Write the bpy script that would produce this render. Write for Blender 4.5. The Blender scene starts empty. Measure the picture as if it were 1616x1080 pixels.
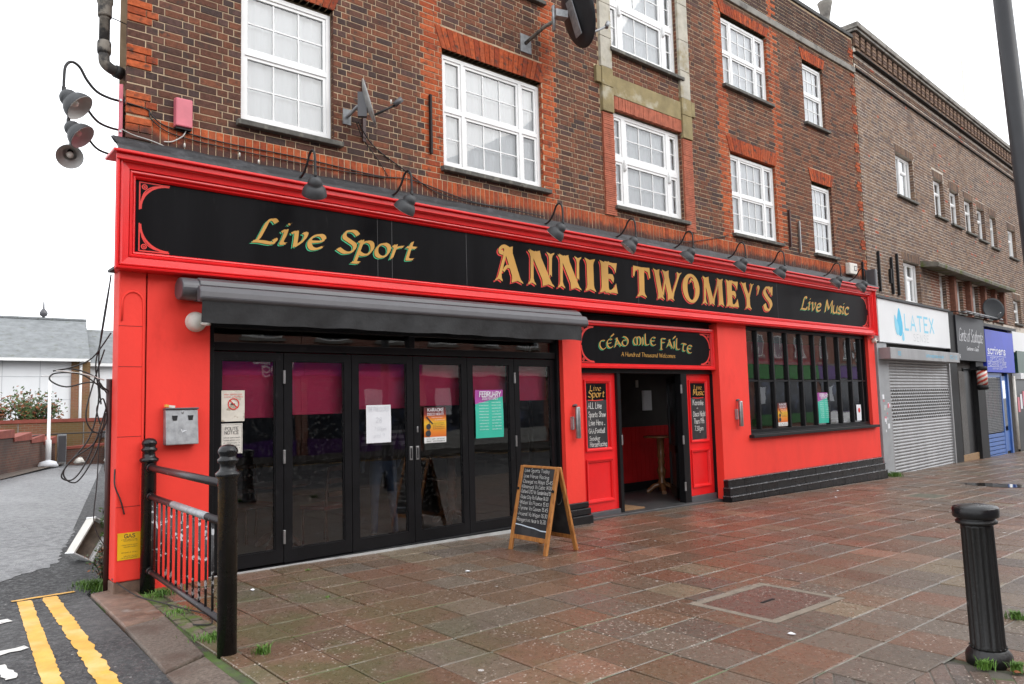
import bpy, bmesh, math, random
from mathutils import Vector, Matrix, Euler
from mathutils.geometry import tessellate_polygon
R = math.radians
random.seed(11)
sc = bpy.context.scene
col = sc.collection

# ------------------------------------------------------------------ camera
cd = bpy.data.cameras.new('camera'); cam = bpy.data.objects.new('camera', cd); col.objects.link(cam)
sc.camera = cam
cd.sensor_width = 36.0; cd.lens = 1179.15 / 1616 * 36
cd.clip_start = 0.05; cd.clip_end = 800
YAW, PIT, ROL = R(40.587), R(4.782), R(1.5115)
fw = Vector((math.sin(YAW) * math.cos(PIT), math.cos(YAW) * math.cos(PIT), math.sin(PIT)))
rt = Vector((math.cos(YAW), -math.sin(YAW), 0)); dn = fw.cross(rt)
r2 = rt * math.cos(ROL) + dn * math.sin(ROL); d2 = -rt * math.sin(ROL) + dn * math.cos(ROL)
M3 = Matrix((r2, -d2, -fw)).transposed()
CAMPOS = Vector((0, -7.5, 1.6))
cam.matrix_world = Matrix.Translation(CAMPOS) @ M3.to_4x4()

# ------------------------------------------------------------------ world: overcast sky
w = bpy.data.worlds.new('World'); sc.world = w; w.use_nodes = True
nt = w.node_tree; nt.nodes.clear()
SUN_EL, SUN_AZ = R(38), R(150)           # a weak sun behind cloud, over the street
sky = nt.nodes.new('ShaderNodeTexSky'); sky.sky_type = 'NISHITA'; sky.sun_disc = False
sky.sun_elevation = SUN_EL; sky.sun_rotation = SUN_AZ; sky.air_density = 1.0; sky.dust_density = 3.0; sky.ozone_density = 1.0
hs = nt.nodes.new('ShaderNodeHueSaturation'); hs.inputs['Saturation'].default_value = 0.10; hs.inputs['Value'].default_value = 1.0
mx = nt.nodes.new('ShaderNodeMix'); mx.data_type = 'RGBA'; mx.inputs[0].default_value = 0.72
mx.inputs[7].default_value = (15.2, 15.6, 16.2, 1)       # the even grey-white of the cloud sheet
bg = nt.nodes.new('ShaderNodeBackground'); bg.inputs[1].default_value = 0.115
wo = nt.nodes.new('ShaderNodeOutputWorld')
nt.links.new(sky.outputs[0], hs.inputs['Color']); nt.links.new(hs.outputs[0], mx.inputs[6])
nt.links.new(mx.outputs[2], bg.inputs[0]); nt.links.new(bg.outputs[0], wo.inputs[0])
sd = bpy.data.lights.new('sun', 'SUN'); sd.energy = 0.6; sd.angle = R(40); sd.color = (1, .97, .93)
so = bpy.data.objects.new('sun', sd); col.objects.link(so)
sv = Vector((math.cos(SUN_EL) * math.sin(SUN_AZ), math.cos(SUN_EL) * math.cos(SUN_AZ), math.sin(SUN_EL)))
so.rotation_euler = sv.to_track_quat('Z', 'Y').to_euler()
so.location = (0, -20, 30)
vs = sc.view_settings; vs.view_transform = 'Standard'; vs.look = 'None'; vs.exposure = 0.55; vs.gamma = 1; vs.use_curve_mapping = False
sc.cycles.max_bounces = 6; sc.cycles.diffuse_bounces = 3; sc.cycles.glossy_bounces = 3; sc.cycles.transparent_max_bounces = 10
sc.cycles.use_denoising = True

# ------------------------------------------------------------------ materials
def mat(name, c, rough=.6, var=.18, scale=5., bump=.0, bscale=60., metal=0., spec=.5, c2=None, t2=.6, w2=.08, s2=9., attr=False, rvar=.0, stain=None, coat=0., stretch=None):
    m = bpy.data.materials.new(name); m.use_nodes = True; n = m.node_tree.nodes; L = m.node_tree.links; n.clear()
    out = n.new('ShaderNodeOutputMaterial'); b = n.new('ShaderNodeBsdfPrincipled'); L.new(b.outputs[0], out.inputs[0])
    b.inputs['Metallic'].default_value = metal; b.inputs['Roughness'].default_value = rough
    b.inputs['Specular IOR Level'].default_value = spec
    if coat: b.inputs['Coat Weight'].default_value = coat; b.inputs['Coat Roughness'].default_value = .12
    geo = n.new('ShaderNodeNewGeometry'); pos = geo.outputs['Position']
    if stretch:
        mp = n.new('ShaderNodeMapping'); mp.inputs['Scale'].default_value = stretch; L.new(pos, mp.inputs[0]); spos = mp.outputs[0]
    else: spos = pos
    def noise(s, d=4, p=None):
        t = n.new('ShaderNodeTexNoise'); t.inputs['Scale'].default_value = s; t.inputs['Detail'].default_value = d; t.inputs['Roughness'].default_value = .62
        L.new(p if p is not None else pos, t.inputs['Vector']); return t.outputs['Fac']
    if attr:
        a = n.new('ShaderNodeAttribute'); a.attribute_name = 'bc'; base = a.outputs['Color']
    else:
        rgb = n.new('ShaderNodeRGB'); rgb.outputs[0].default_value = (*c, 1); base = rgb.outputs[0]
    def mixc(f, A, B, mode='MIX'):
        x = n.new('ShaderNodeMix'); x.data_type = 'RGBA'; x.blend_type = mode
        if isinstance(f, float): x.inputs[0].default_value = f
        else: L.new(f, x.inputs[0])
        for i, v in ((6, A), (7, B)):
            if isinstance(v, tuple): x.inputs[i].default_value = (*v, 1)
            else: L.new(v, x.inputs[i])
        return x.outputs[2]
    def ramp(f, lo, hi, a=0., z=1.):
        r = n.new('ShaderNodeMapRange'); r.inputs[1].default_value = lo; r.inputs[2].default_value = hi; r.inputs[3].default_value = a; r.inputs[4].default_value = z
        r.interpolation_type = 'SMOOTHSTEP'; L.new(f, r.inputs[0]); return r.outputs[0]
    cur = base
    if var:
        f = noise(scale, 5, spos); g = ramp(f, .25, .75, 1 - var, 1 + var)
        cc = n.new('ShaderNodeCombineColor'); [L.new(g, cc.inputs[i]) for i in range(3)]
        cur = mixc(1., cur, cc.outputs[0], 'MULTIPLY')
    if c2:
        f2 = ramp(noise(s2, 6, spos), t2 - w2, t2 + w2); cur = mixc(f2, cur, c2)
    if stain: cur = stain(n, L, pos, noise, ramp, mixc, cur)
    L.new(cur, b.inputs['Base Color'])
    if rvar:
        L.new(ramp(noise(scale * .6, 4), .3, .7, max(.03, rough - rvar), min(1., rough + rvar)), b.inputs['Roughness'])
    if bump:
        bp = n.new('ShaderNodeBump'); bp.inputs['Strength'].default_value = bump; bp.inputs['Distance'].default_value = .01
        L.new(noise(bscale, 4), bp.inputs['Height']); L.new(bp.outputs[0], b.inputs['Normal'])
    return m

def glassmat(name, tint=(.92, .95, .95), ior=1.5, dirt=.0):
    m = bpy.data.materials.new(name); m.use_nodes = True; n = m.node_tree.nodes; L = m.node_tree.links; n.clear()
    out = n.new('ShaderNodeOutputMaterial'); tr = n.new('ShaderNodeBsdfTransparent'); tr.inputs[0].default_value = (*tint, 1)
    gl = n.new('ShaderNodeBsdfGlossy'); gl.inputs['Roughness'].default_value = .012
    fr = n.new('ShaderNodeFresnel'); fr.inputs[0].default_value = ior
    # sealed double glazing: four surfaces reflect
    mt = n.new('ShaderNodeMath'); mt.operation = 'MULTIPLY'; mt.inputs[1].default_value = 2.7; mt.use_clamp = True
    mixs = n.new('ShaderNodeMixShader'); L.new(fr.outputs[0], mt.inputs[0]); L.new(mt.outputs[0], mixs.inputs[0])
    L.new(tr.outputs[0], mixs.inputs[1]); L.new(gl.outputs[0], mixs.inputs[2])
    geo = n.new('ShaderNodeNewGeometry'); nz = n.new('ShaderNodeTexNoise'); nz.inputs['Scale'].default_value = 1.3; L.new(geo.outputs['Position'], nz.inputs['Vector'])
    bp = n.new('ShaderNodeBump'); bp.inputs['Strength'].default_value = .035; bp.inputs['Distance'].default_value = .05; L.new(nz.outputs['Fac'], bp.inputs['Height']); L.new(bp.outputs[0], gl.inputs['Normal'])
    last = mixs.outputs[0]
    if dirt:
        df = n.new('ShaderNodeBsdfDiffuse'); df.inputs[0].default_value = (.45, .44, .42, 1); m2 = n.new('ShaderNodeMixShader')
        n2 = n.new('ShaderNodeTexNoise'); n2.inputs['Scale'].default_value = 30; n2.inputs['Detail'].default_value = 6; L.new(geo.outputs['Position'], n2.inputs['Vector'])
        r = n.new('ShaderNodeMapRange'); r.inputs[1].default_value = .55; r.inputs[2].default_value = .85; r.inputs[4].default_value = dirt; L.new(n2.outputs['Fac'], r.inputs[0])
        L.new(r.outputs[0], m2.inputs[0]); L.new(last, m2.inputs[1]); L.new(df.outputs[0], m2.inputs[2]); last = m2.outputs[0]
    L.new(last, out.inputs[0]); return m

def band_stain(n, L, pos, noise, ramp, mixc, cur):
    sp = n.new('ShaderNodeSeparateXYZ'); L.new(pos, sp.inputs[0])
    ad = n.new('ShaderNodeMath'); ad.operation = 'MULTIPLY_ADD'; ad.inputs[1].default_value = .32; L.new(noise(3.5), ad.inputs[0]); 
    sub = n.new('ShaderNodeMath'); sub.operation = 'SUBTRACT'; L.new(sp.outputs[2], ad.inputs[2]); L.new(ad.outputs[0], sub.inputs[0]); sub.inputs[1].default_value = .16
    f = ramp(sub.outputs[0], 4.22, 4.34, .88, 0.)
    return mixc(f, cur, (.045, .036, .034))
def green_moss(n, L, pos, noise, ramp, mixc, cur):
    # moss grows in the joints at the west end of the pavement
    sp = n.new('ShaderNodeSeparateXYZ'); L.new(pos, sp.inputs[0])
    fx = ramp(sp.outputs[0], 2.6, 6.0, 1., 0.); mu = n.new('ShaderNodeMath'); mu.operation = 'MULTIPLY'; L.new(fx, mu.inputs[0]); L.new(ramp(noise(1.6), .40, .58), mu.inputs[1])
    return mixc(mu.outputs[0], cur, (.07, .12, .02))
def slab_stain(n, L, pos, noise, ramp, mixc, cur):
    def vor(s, th, colr, cur, lo=0.):
        v = n.new('ShaderNodeTexVoronoi'); v.inputs['Scale'].default_value = s; L.new(pos, v.inputs['Vector'])
        sz = n.new('ShaderNodeSeparateColor'); L.new(v.outputs['Color'], sz.inputs[0])
        th2 = n.new('ShaderNodeMath'); th2.operation = 'MULTIPLY'; th2.inputs[1].default_value = th; L.new(ramp(sz.outputs[0], .55 + lo, 1.), th2.inputs[0])
        lt = n.new('ShaderNodeMath'); lt.operation = 'LESS_THAN'; L.new(v.outputs['Distance'], lt.inputs[0]); L.new(th2.outputs[0], lt.inputs[1])
        return mixc(lt.outputs[0], cur, colr)
    cur = mixc(ramp(noise(1.1), .50, .66, 0., .22), cur, (.085, .066, .05))
    # exposed pale aggregate, in worn patches
    ag = n.new('ShaderNodeTexVoronoi'); ag.inputs['Scale'].default_value = 55; L.new(pos, ag.inputs['Vector'])
    sc_ = n.new('ShaderNodeSeparateColor'); L.new(ag.outputs['Color'], sc_.inputs[0])
    mu = n.new('ShaderNodeMath'); mu.operation = 'MULTIPLY'; L.new(ramp(sc_.outputs[1], .80, .86), mu.inputs[0]); L.new(ramp(noise(.9), .44, .6, .25, 1.), mu.inputs[1])
    mu2 = n.new('ShaderNodeMath'); mu2.operation = 'MULTIPLY'; L.new(mu.outputs[0], mu2.inputs[0]); L.new(ramp(ag.outputs['Distance'], .25, .45, 1., 0.), mu2.inputs[1])
    cur = mixc(mu2.outputs[0], cur, (.50, .42, .36))
    cur = vor(4.2, .085, (.48, .46, .44), cur, .0)      # trodden chewing gum
    # green film near the corner
    sp = n.new('ShaderNodeSeparateXYZ'); L.new(pos, sp.inputs[0])
    fx = ramp(sp.outputs[0], 2.2, 4.2, .55, 0.); m3 = n.new('ShaderNodeMath'); m3.operation = 'MULTIPLY'; L.new(fx, m3.inputs[0]); L.new(ramp(noise(1.7), .4, .6), m3.inputs[1])
    return mixc(m3.outputs[0], cur, (.075, .085, .03))
def road_stain(n, L, pos, noise, ramp, mixc, cur):
    ag = n.new('ShaderNodeTexVoronoi'); ag.inputs['Scale'].default_value = 62; L.new(pos, ag.inputs['Vector'])
    s = n.new('ShaderNodeSeparateColor'); L.new(ag.outputs['Color'], s.inputs[0])
    cur = mixc(ramp(s.outputs[0], .62, .95, 0., .55), cur, (.12, .115, .11))
    v2 = n.new('ShaderNodeTexVoronoi'); v2.inputs['Scale'].default_value = 7; L.new(pos, v2.inputs['Vector']); l2 = n.new('ShaderNodeMath'); l2.operation = 'LESS_THAN'; l2.inputs[1].default_value = .06; L.new(v2.outputs['Distance'], l2.inputs[0]); cur = mixc(l2.outputs[0], cur, (.26, .25, .24))
    cur = mixc(ramp(noise(.5), .45, .6, 0., .6), cur, (.075, .075, .075))
    return cur

RED = (.76, .016, .018)
ma = {}
ma['brick'] = mat('brick_face', (1, 1, 1), .92, .28, 26., .5, 90., attr=True, spec=.2, c2=(.060, .046, .040), t2=.60, w2=.10, s2=11.)
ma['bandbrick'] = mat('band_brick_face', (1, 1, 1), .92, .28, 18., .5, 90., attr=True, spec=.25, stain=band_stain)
ma['mortar'] = mat('lime_mortar', (.50, .38, .255), .95, .18, 6., .4, 120., spec=.2, c2=(.30, .22, .15), t2=.66, s2=2.5)
ma['nbbrick'] = mat('neighbour_brick_face', (1, 1, 1), .92, .25, 20., .5, 90., attr=True, spec=.25)
ma['nbmortar'] = mat('pale_mortar', (.56, .50, .43), .95, .25, 6., .3, 120., spec=.2, c2=(.24, .21, .18), t2=.60, s2=.8)
ma['red'] = mat('red_gloss_paint', RED, .26, .06, 2.2, .05, 14., c2=(.68, .014, .015), t2=.62, w2=.15, s2=1.2)
ma['redwall'] = mat('red_masonry_paint', (.84, .046, .030), .6, .07, 1.6, .2, 22., c2=(.74, .034, .022), t2=.64, w2=.10, s2=2.1, stretch=(1, 1, .45), spec=.35)
ma['black'] = mat('black_sign_paint', (.008, .008, .009), .36, .25, 3., .02, 30., spec=.05, c2=(.022, .022, .022), t2=.70, s2=26., stretch=(1, 1, .12))
ma['blackgloss'] = mat('black_gloss_paint', (.010, .010, .011), .28, .3, 5., .08, 35., rvar=.08, spec=.35)
ma['blackmatt'] = mat('black_matt', (.011, .011, .012), .6, .3, 6., .12, 40., spec=.3)
ma['doorframe'] = mat('black_door_frame', (.008, .008, .009), .34, .2, 4., .03, 30., spec=.22, c2=(.03, .03, .03), t2=.7, s2=7.)
ma['felt'] = mat('bitumen_felt', (.018, .018, .020), .55, .35, 5., .6, 26., c2=(.05, .05, .055), t2=.6, s2=6.)
ma['gold'] = mat('ochre_sign_paint', (.56, .30, .055), .5, .06, 4.)
ma['green'] = mat('green_shadow_paint', (.045, .46, .22), .5, .05, 4.)
ma['redletter'] = mat('red_shadow_paint', (.68, .03, .022), .5, .05, 4.)
ma['white'] = mat('white_upvc', (.80, .80, .79), .35, .05, 3.)
ma['whitewall'] = mat('white_render', (.74, .75, .76), .7, .05, .6)
ma['offwhite'] = mat('aged_white_plastic', (.66, .63, .57), .45, .12, 9.)
ma['stone'] = mat('weathered_stone', (.46, .43, .36), .88, .18, 5., .3, 50., c2=(.30, .25, .15), t2=.56, s2=2.2)
ma['sandstone'] = mat('sandstone_lintel', (.27, .215, .105), .9, .22, 4., .3, 50., c2=(.42, .38, .28), t2=.6, s2=2.6)
ma['sill'] = mat('sill_concrete', (.10, .095, .085), .9, .3, 8., .4, 45., c2=(.20, .19, .16), t2=.6)
ma['concrete'] = mat('band_concrete', (.24, .225, .20), .9, .2, 3., .3, 40., c2=(.12, .11, .10), t2=.58, s2=4.)
ma['terracotta'] = mat('terracotta_tile', (.40, .115, .062), .85, .25, 9., .3, 60.)
ma['glass'] = glassmat('window_glass', (.95, .97, .97), 1.5)
ma['shopglass'] = glassmat('shop_glass', (.86, .88, .88), 1.5, dirt=.08)
ma['net'] = mat('net_curtain', (.82, .84, .86), .9, .05, 1.5, stretch=(1, 1, .1))
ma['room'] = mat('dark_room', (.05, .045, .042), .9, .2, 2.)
ma['upperroom'] = mat('upper_room', (.32, .31, .30), .9, .1, 2.)
ma['blind'] = mat('pink_blind', (.80, .055, .17), .8, .05, 3.)
ma['greymetal'] = mat('grey_powder_coat', (.085, .083, .090), .32, .10, 4., spec=.5)
ma['awncloth'] = mat('black_awning_cloth', (.020, .020, .021), .85, .25, 7., .5, 16.)
ma['lamp'] = mat('dark_grey_lamp', (.040, .042, .045), .55, .15, 8., .05, 60.)
ma['lampin'] = mat('lamp_white_enamel', (.55, .54, .52), .5, .1, 9.)
ma['steel'] = mat('brushed_steel', (.36, .36, .36), .38, .2, 12., metal=.85)
ma['galv'] = mat('galvanised_steel', (.34, .35, .36), .5, .25, 14., metal=.6)
ma['cast'] = mat('cast_iron_black', (.009, .009, .010), .26, .3, 9., .2, 40., rvar=.10, spec=.4)
ma['chipped'] = mat('chipped_black_paint', (.014, .012, .013), .36, .3, 9., .3, 45., c2=(.42, .42, .43), t2=.585, w2=.012, s2=21.)
ma['chipped2'] = mat('worn_rail_paint', (.016, .010, .012), .34, .3, 9., .3, 45., c2=(.36, .36, .38), t2=.66, w2=.015, s2=14.)
ma['bollard'] = mat('bollard_black', (.009, .009, .009), .42, .3, 12., .35, 60., c2=(.10, .10, .10), t2=.70, w2=.02, s2=26., stretch=(1, 1, .35))
ma['slab'] = mat('paving_slab', (1, 1, 1), .36, .22, 38., .4, 90., attr=True, stain=slab_stain, rvar=.14, spec=.42)
ma['joint'] = mat('paving_joint', (.050, .042, .034), .9, .3, 5., .4, 80., stain=green_moss)
ma['pointing'] = mat('pale_pointing', (.25, .235, .21), .85, .3, 9., .4, 80., c2=(.10, .085, .07), t2=.60, s2=2.5, stain=green_moss)
ma['asphalt'] = mat('asphalt', (.028, .028, .030), .70, .45, 34., 1., 60., stain=road_stain, rvar=.20)
ma['asphalt2'] = mat('worn_alley_tarmac', (.150, .150, .155), .42, .35, 16., .8, 45., stretch=(1, .45, 1), c2=(.21, .21, .215), t2=.55, s2=.7, rvar=.16)
ma['kerb'] = mat('granite_kerb', (.125, .096, .076), .7, .45, 45., .8, 60., c2=(.085, .055, .04), t2=.58, s2=2.4)
ma['yellow'] = mat('yellow_road_paint', (.70, .37, .055), .65, .16, 5., .25, 50., c2=(.74, .50, .20), t2=.60, s2=3., w2=.15)
ma['roadwhite'] = mat('white_road_paint', (.62, .61, .58), .7, .1, 6., c2=(.12, .12, .12), t2=.61, w2=.03, s2=16.)
ma['grass'] = mat('grass_blade', (.085, .18, .022), .6, .35, 3.)
ma['leaf'] = mat('leaf', (.055, .095, .022), .6, .45, 2.2)
ma['leafrust'] = mat('rusty_leaf', (.23, .075, .025), .65, .35, 2.2)
ma['bark'] = mat('bark', (.07, .05, .035), .9, .3, 8.)
ma['slate'] = mat('roof_slate', (.175, .185, .19), .7, .22, 2.5, .5, 20., c2=(.12, .13, .11), t2=.62, s2=3.)
ma['wood'] = mat('varnished_pine', (.42, .175, .045), .5, .25, 5., .1, 40., c2=(.27, .09, .022), t2=.57, s2=7., stretch=(6, 6, .7))
ma['chalkboard'] = mat('chalkboard', (.020, .020, .022), .75, .3, 3., c2=(.038, .038, .04), t2=.55, s2=3.)
ma['chalk'] = mat('chalk', (.52, .52, .50), .9, .25, 60.)
ma['paper'] = mat('white_paper', (.74, .75, .78), .8, .04, 6.)
ma['ink'] = mat('dark_ink', (.03, .03, .035), .8, .1)
ma['cable'] = mat('black_cable', (.014, .013, .013), .55, .2)
ma['cablewhite'] = mat('white_cable', (.55, .53, .50), .5, .2)
ma['pipe'] = mat('weathered_pipe', (.17, .15, .125), .75, .35, 12., .4, 60., c2=(.045, .042, .04), t2=.52, s2=10.)
ma['brownpipe'] = mat('brown_pipe', (.055, .022, .020), .45, .2, 6.)
ma['alarm'] = mat('faded_red_plastic', (.62, .15, .19), .42, .15, 3.)
ma['wine'] = mat('dark_wood', (.075, .030, .016), .32, .3, 9.)
ma['doorred'] = mat('entrance_red_wainscot', (.52, .014, .016), .5, .15, 3.)
ma['mat'] = mat('coir_mat', (.24, .13, .06), .95, .3, 60.)
ma['tile'] = mat('floor_dark', (.055, .055, .055), .45, .25, 3.)

# ------------------------------------------------------------------ mesh collector
def tag(o, label=None, cat=None, group=None, kind=None):
    if label: o['label'] = label
    if cat: o['category'] = cat
    if group: o['group'] = group
    if kind: o['kind'] = kind
    return o
def empty(name, loc=(0, 0, 0), rz=0., parent=None):
    o = bpy.data.objects.new(name, None); col.objects.link(o); o.location = loc; o.rotation_euler = (0, 0, rz); o.empty_display_size = .1
    if parent is not None: o.parent = parent
    return o
class MB:
    def __init__(s): s.v = []; s.f = []; s.c = []; s.smooth = set()
    def add(s, vs, fs, c=None, smooth=False):
        b = len(s.v); s.v += [tuple(p) for p in vs]
        for f in fs:
            if smooth: s.smooth.add(len(s.f))
            s.f.append(tuple(b + i for i in f)); s.c.append(c)
        return s
    def box(s, x0, x1, y0, y1, z0, z1, c=None, M=None):
        vs = [(x, y, z) for z in (z0, z1) for y in (y0, y1) for x in (x0, x1)]
        if M is not None: vs = [M @ Vector(p) for p in vs]
        return s.add(vs, [(0, 2, 3, 1), (4, 5, 7, 6), (0, 1, 5, 4), (2, 6, 7, 3), (0, 4, 6, 2), (1, 3, 7, 5)], c)
    def quad(s, a, b, c_, d, c=None): return s.add([a, b, c_, d], [(0, 1, 2, 3)], c)
    def tube(s, pts, r, n=8, c=None, cap=True, smooth=True):
        P = [Vector(p) for p in pts]; vs = []; fs = []; up = None
        rs = r if isinstance(r, (list, tuple)) else [r] * len(P)
        for i, p in enumerate(P):
            t = (P[min(i + 1, len(P) - 1)] - P[max(i - 1, 0)]).normalized()
            if up is None: up = Vector((0, 0, 1)) if abs(t.z) < .9 else Vector((1, 0, 0))
            a = (up - t * up.dot(t))
            if a.length < 1e-4: a = t.orthogonal()
            a.normalize(); b = t.cross(a); up = a
            for k in range(n):
                th = 2 * math.pi * k / n; vs.append(p + (a * math.cos(th) + b * math.sin(th)) * rs[i])
        for i in range(len(P) - 1):
            for k in range(n):
                fs.append((i * n + k, i * n + (k + 1) % n, (i + 1) * n + (k + 1) % n, (i + 1) * n + k))
        s.add(vs, fs, c, smooth)
        if cap:
            b = len(s.v) - len(vs); s.f.append(tuple(b + k for k in range(n))[::-1]); s.c.append(c); e = b + (len(P) - 1) * n; s.f.append(tuple(e + k for k in range(n))); s.c.append(c)
        return s
    def lathe(s, prof, n=24, M=None, c=None, smooth=True, cap=True, flute=None):
        vs = []; fs = []
        for i, (r, z) in enumerate(prof):
            for k in range(n):
                th = 2 * math.pi * k / n; rr = r
                if flute and flute[1] <= z <= flute[2]: rr = r * (1 - flute[0] * (.5 - .5 * math.cos(th * flute[3])))
                vs.append((rr * math.cos(th), rr * math.sin(th), z))
        for i in range(len(prof) - 1):
            for k in range(n): fs.append((i * n + k, i * n + (k + 1) % n, (i + 1) * n + (k + 1) % n, (i + 1) * n + k))
        if M is not None: vs = [M @ Vector(p) for p in vs]
        b = len(s.v); s.add(vs, fs, c, smooth)
        if cap:
            s.f.append(tuple(b + k for k in range(n))[::-1]); s.c.append(c); e = b + (len(prof) - 1) * n; s.f.append(tuple(e + k for k in range(n))); s.c.append(c)
        return s
    def build(s, name, m, parent=None, bevel=0., **kw):
        me = bpy.data.meshes.new(name); me.from_pydata(s.v, [], s.f); me.update()
        if any(x is not None for x in s.c):
            at = me.color_attributes.new('bc', 'FLOAT_COLOR', 'CORNER'); k = 0; flat = []
            for f, cc in zip(s.f, s.c): flat += list(((*(cc or (1, 1, 1)), 1.0)) * len(f))
            at.data.foreach_set('color', flat)
        if s.smooth:
            sm = [i in s.smooth for i in range(len(s.f))]; me.polygons.foreach_set('use_smooth', sm)
        me.materials.append(ma[m] if isinstance(m, str) else m)
        o = bpy.data.objects.new(name, me); col.objects.link(o)
        if parent is not None: o.parent = parent
        if bevel:
            md = o.modifiers.new('bevel', 'BEVEL'); md.width = bevel; md.segments = 2; md.limit_method = 'ANGLE'; md.angle_limit = R(40)
        tag(o, **kw); return o
def instance(me, name, parent, loc=(0, 0, 0)):
    o = bpy.data.objects.new(name, me); col.objects.link(o); o.parent = parent; o.location = loc; return o
def copy_tree(o, parent=None):
    c = o.copy(); col.objects.link(c); c.parent = parent
    for ch in [k for k in bpy.data.objects if k.parent == o]: copy_tree(ch, c)
    return c
def crom(pts, n=6, closed=False):
    P = [Vector(p) for p in pts]; out = []
    for i in range(len(P) - 1):
        p0 = P[max(i - 1, 0)]; p1 = P[i]; p2 = P[i + 1]; p3 = P[min(i + 2, len(P) - 1)]
        for k in range(n):
            t = k / n; out.append(.5 * ((2 * p1) + (p2 - p0) * t + (2 * p0 - 5 * p1 + 4 * p2 - p3) * t * t + (3 * p1 - p0 - 3 * p2 + p3) * t ** 3))
    out.append(P[-1]); return out
def gz(x, y=0): return .06 - .0155 * x

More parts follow.
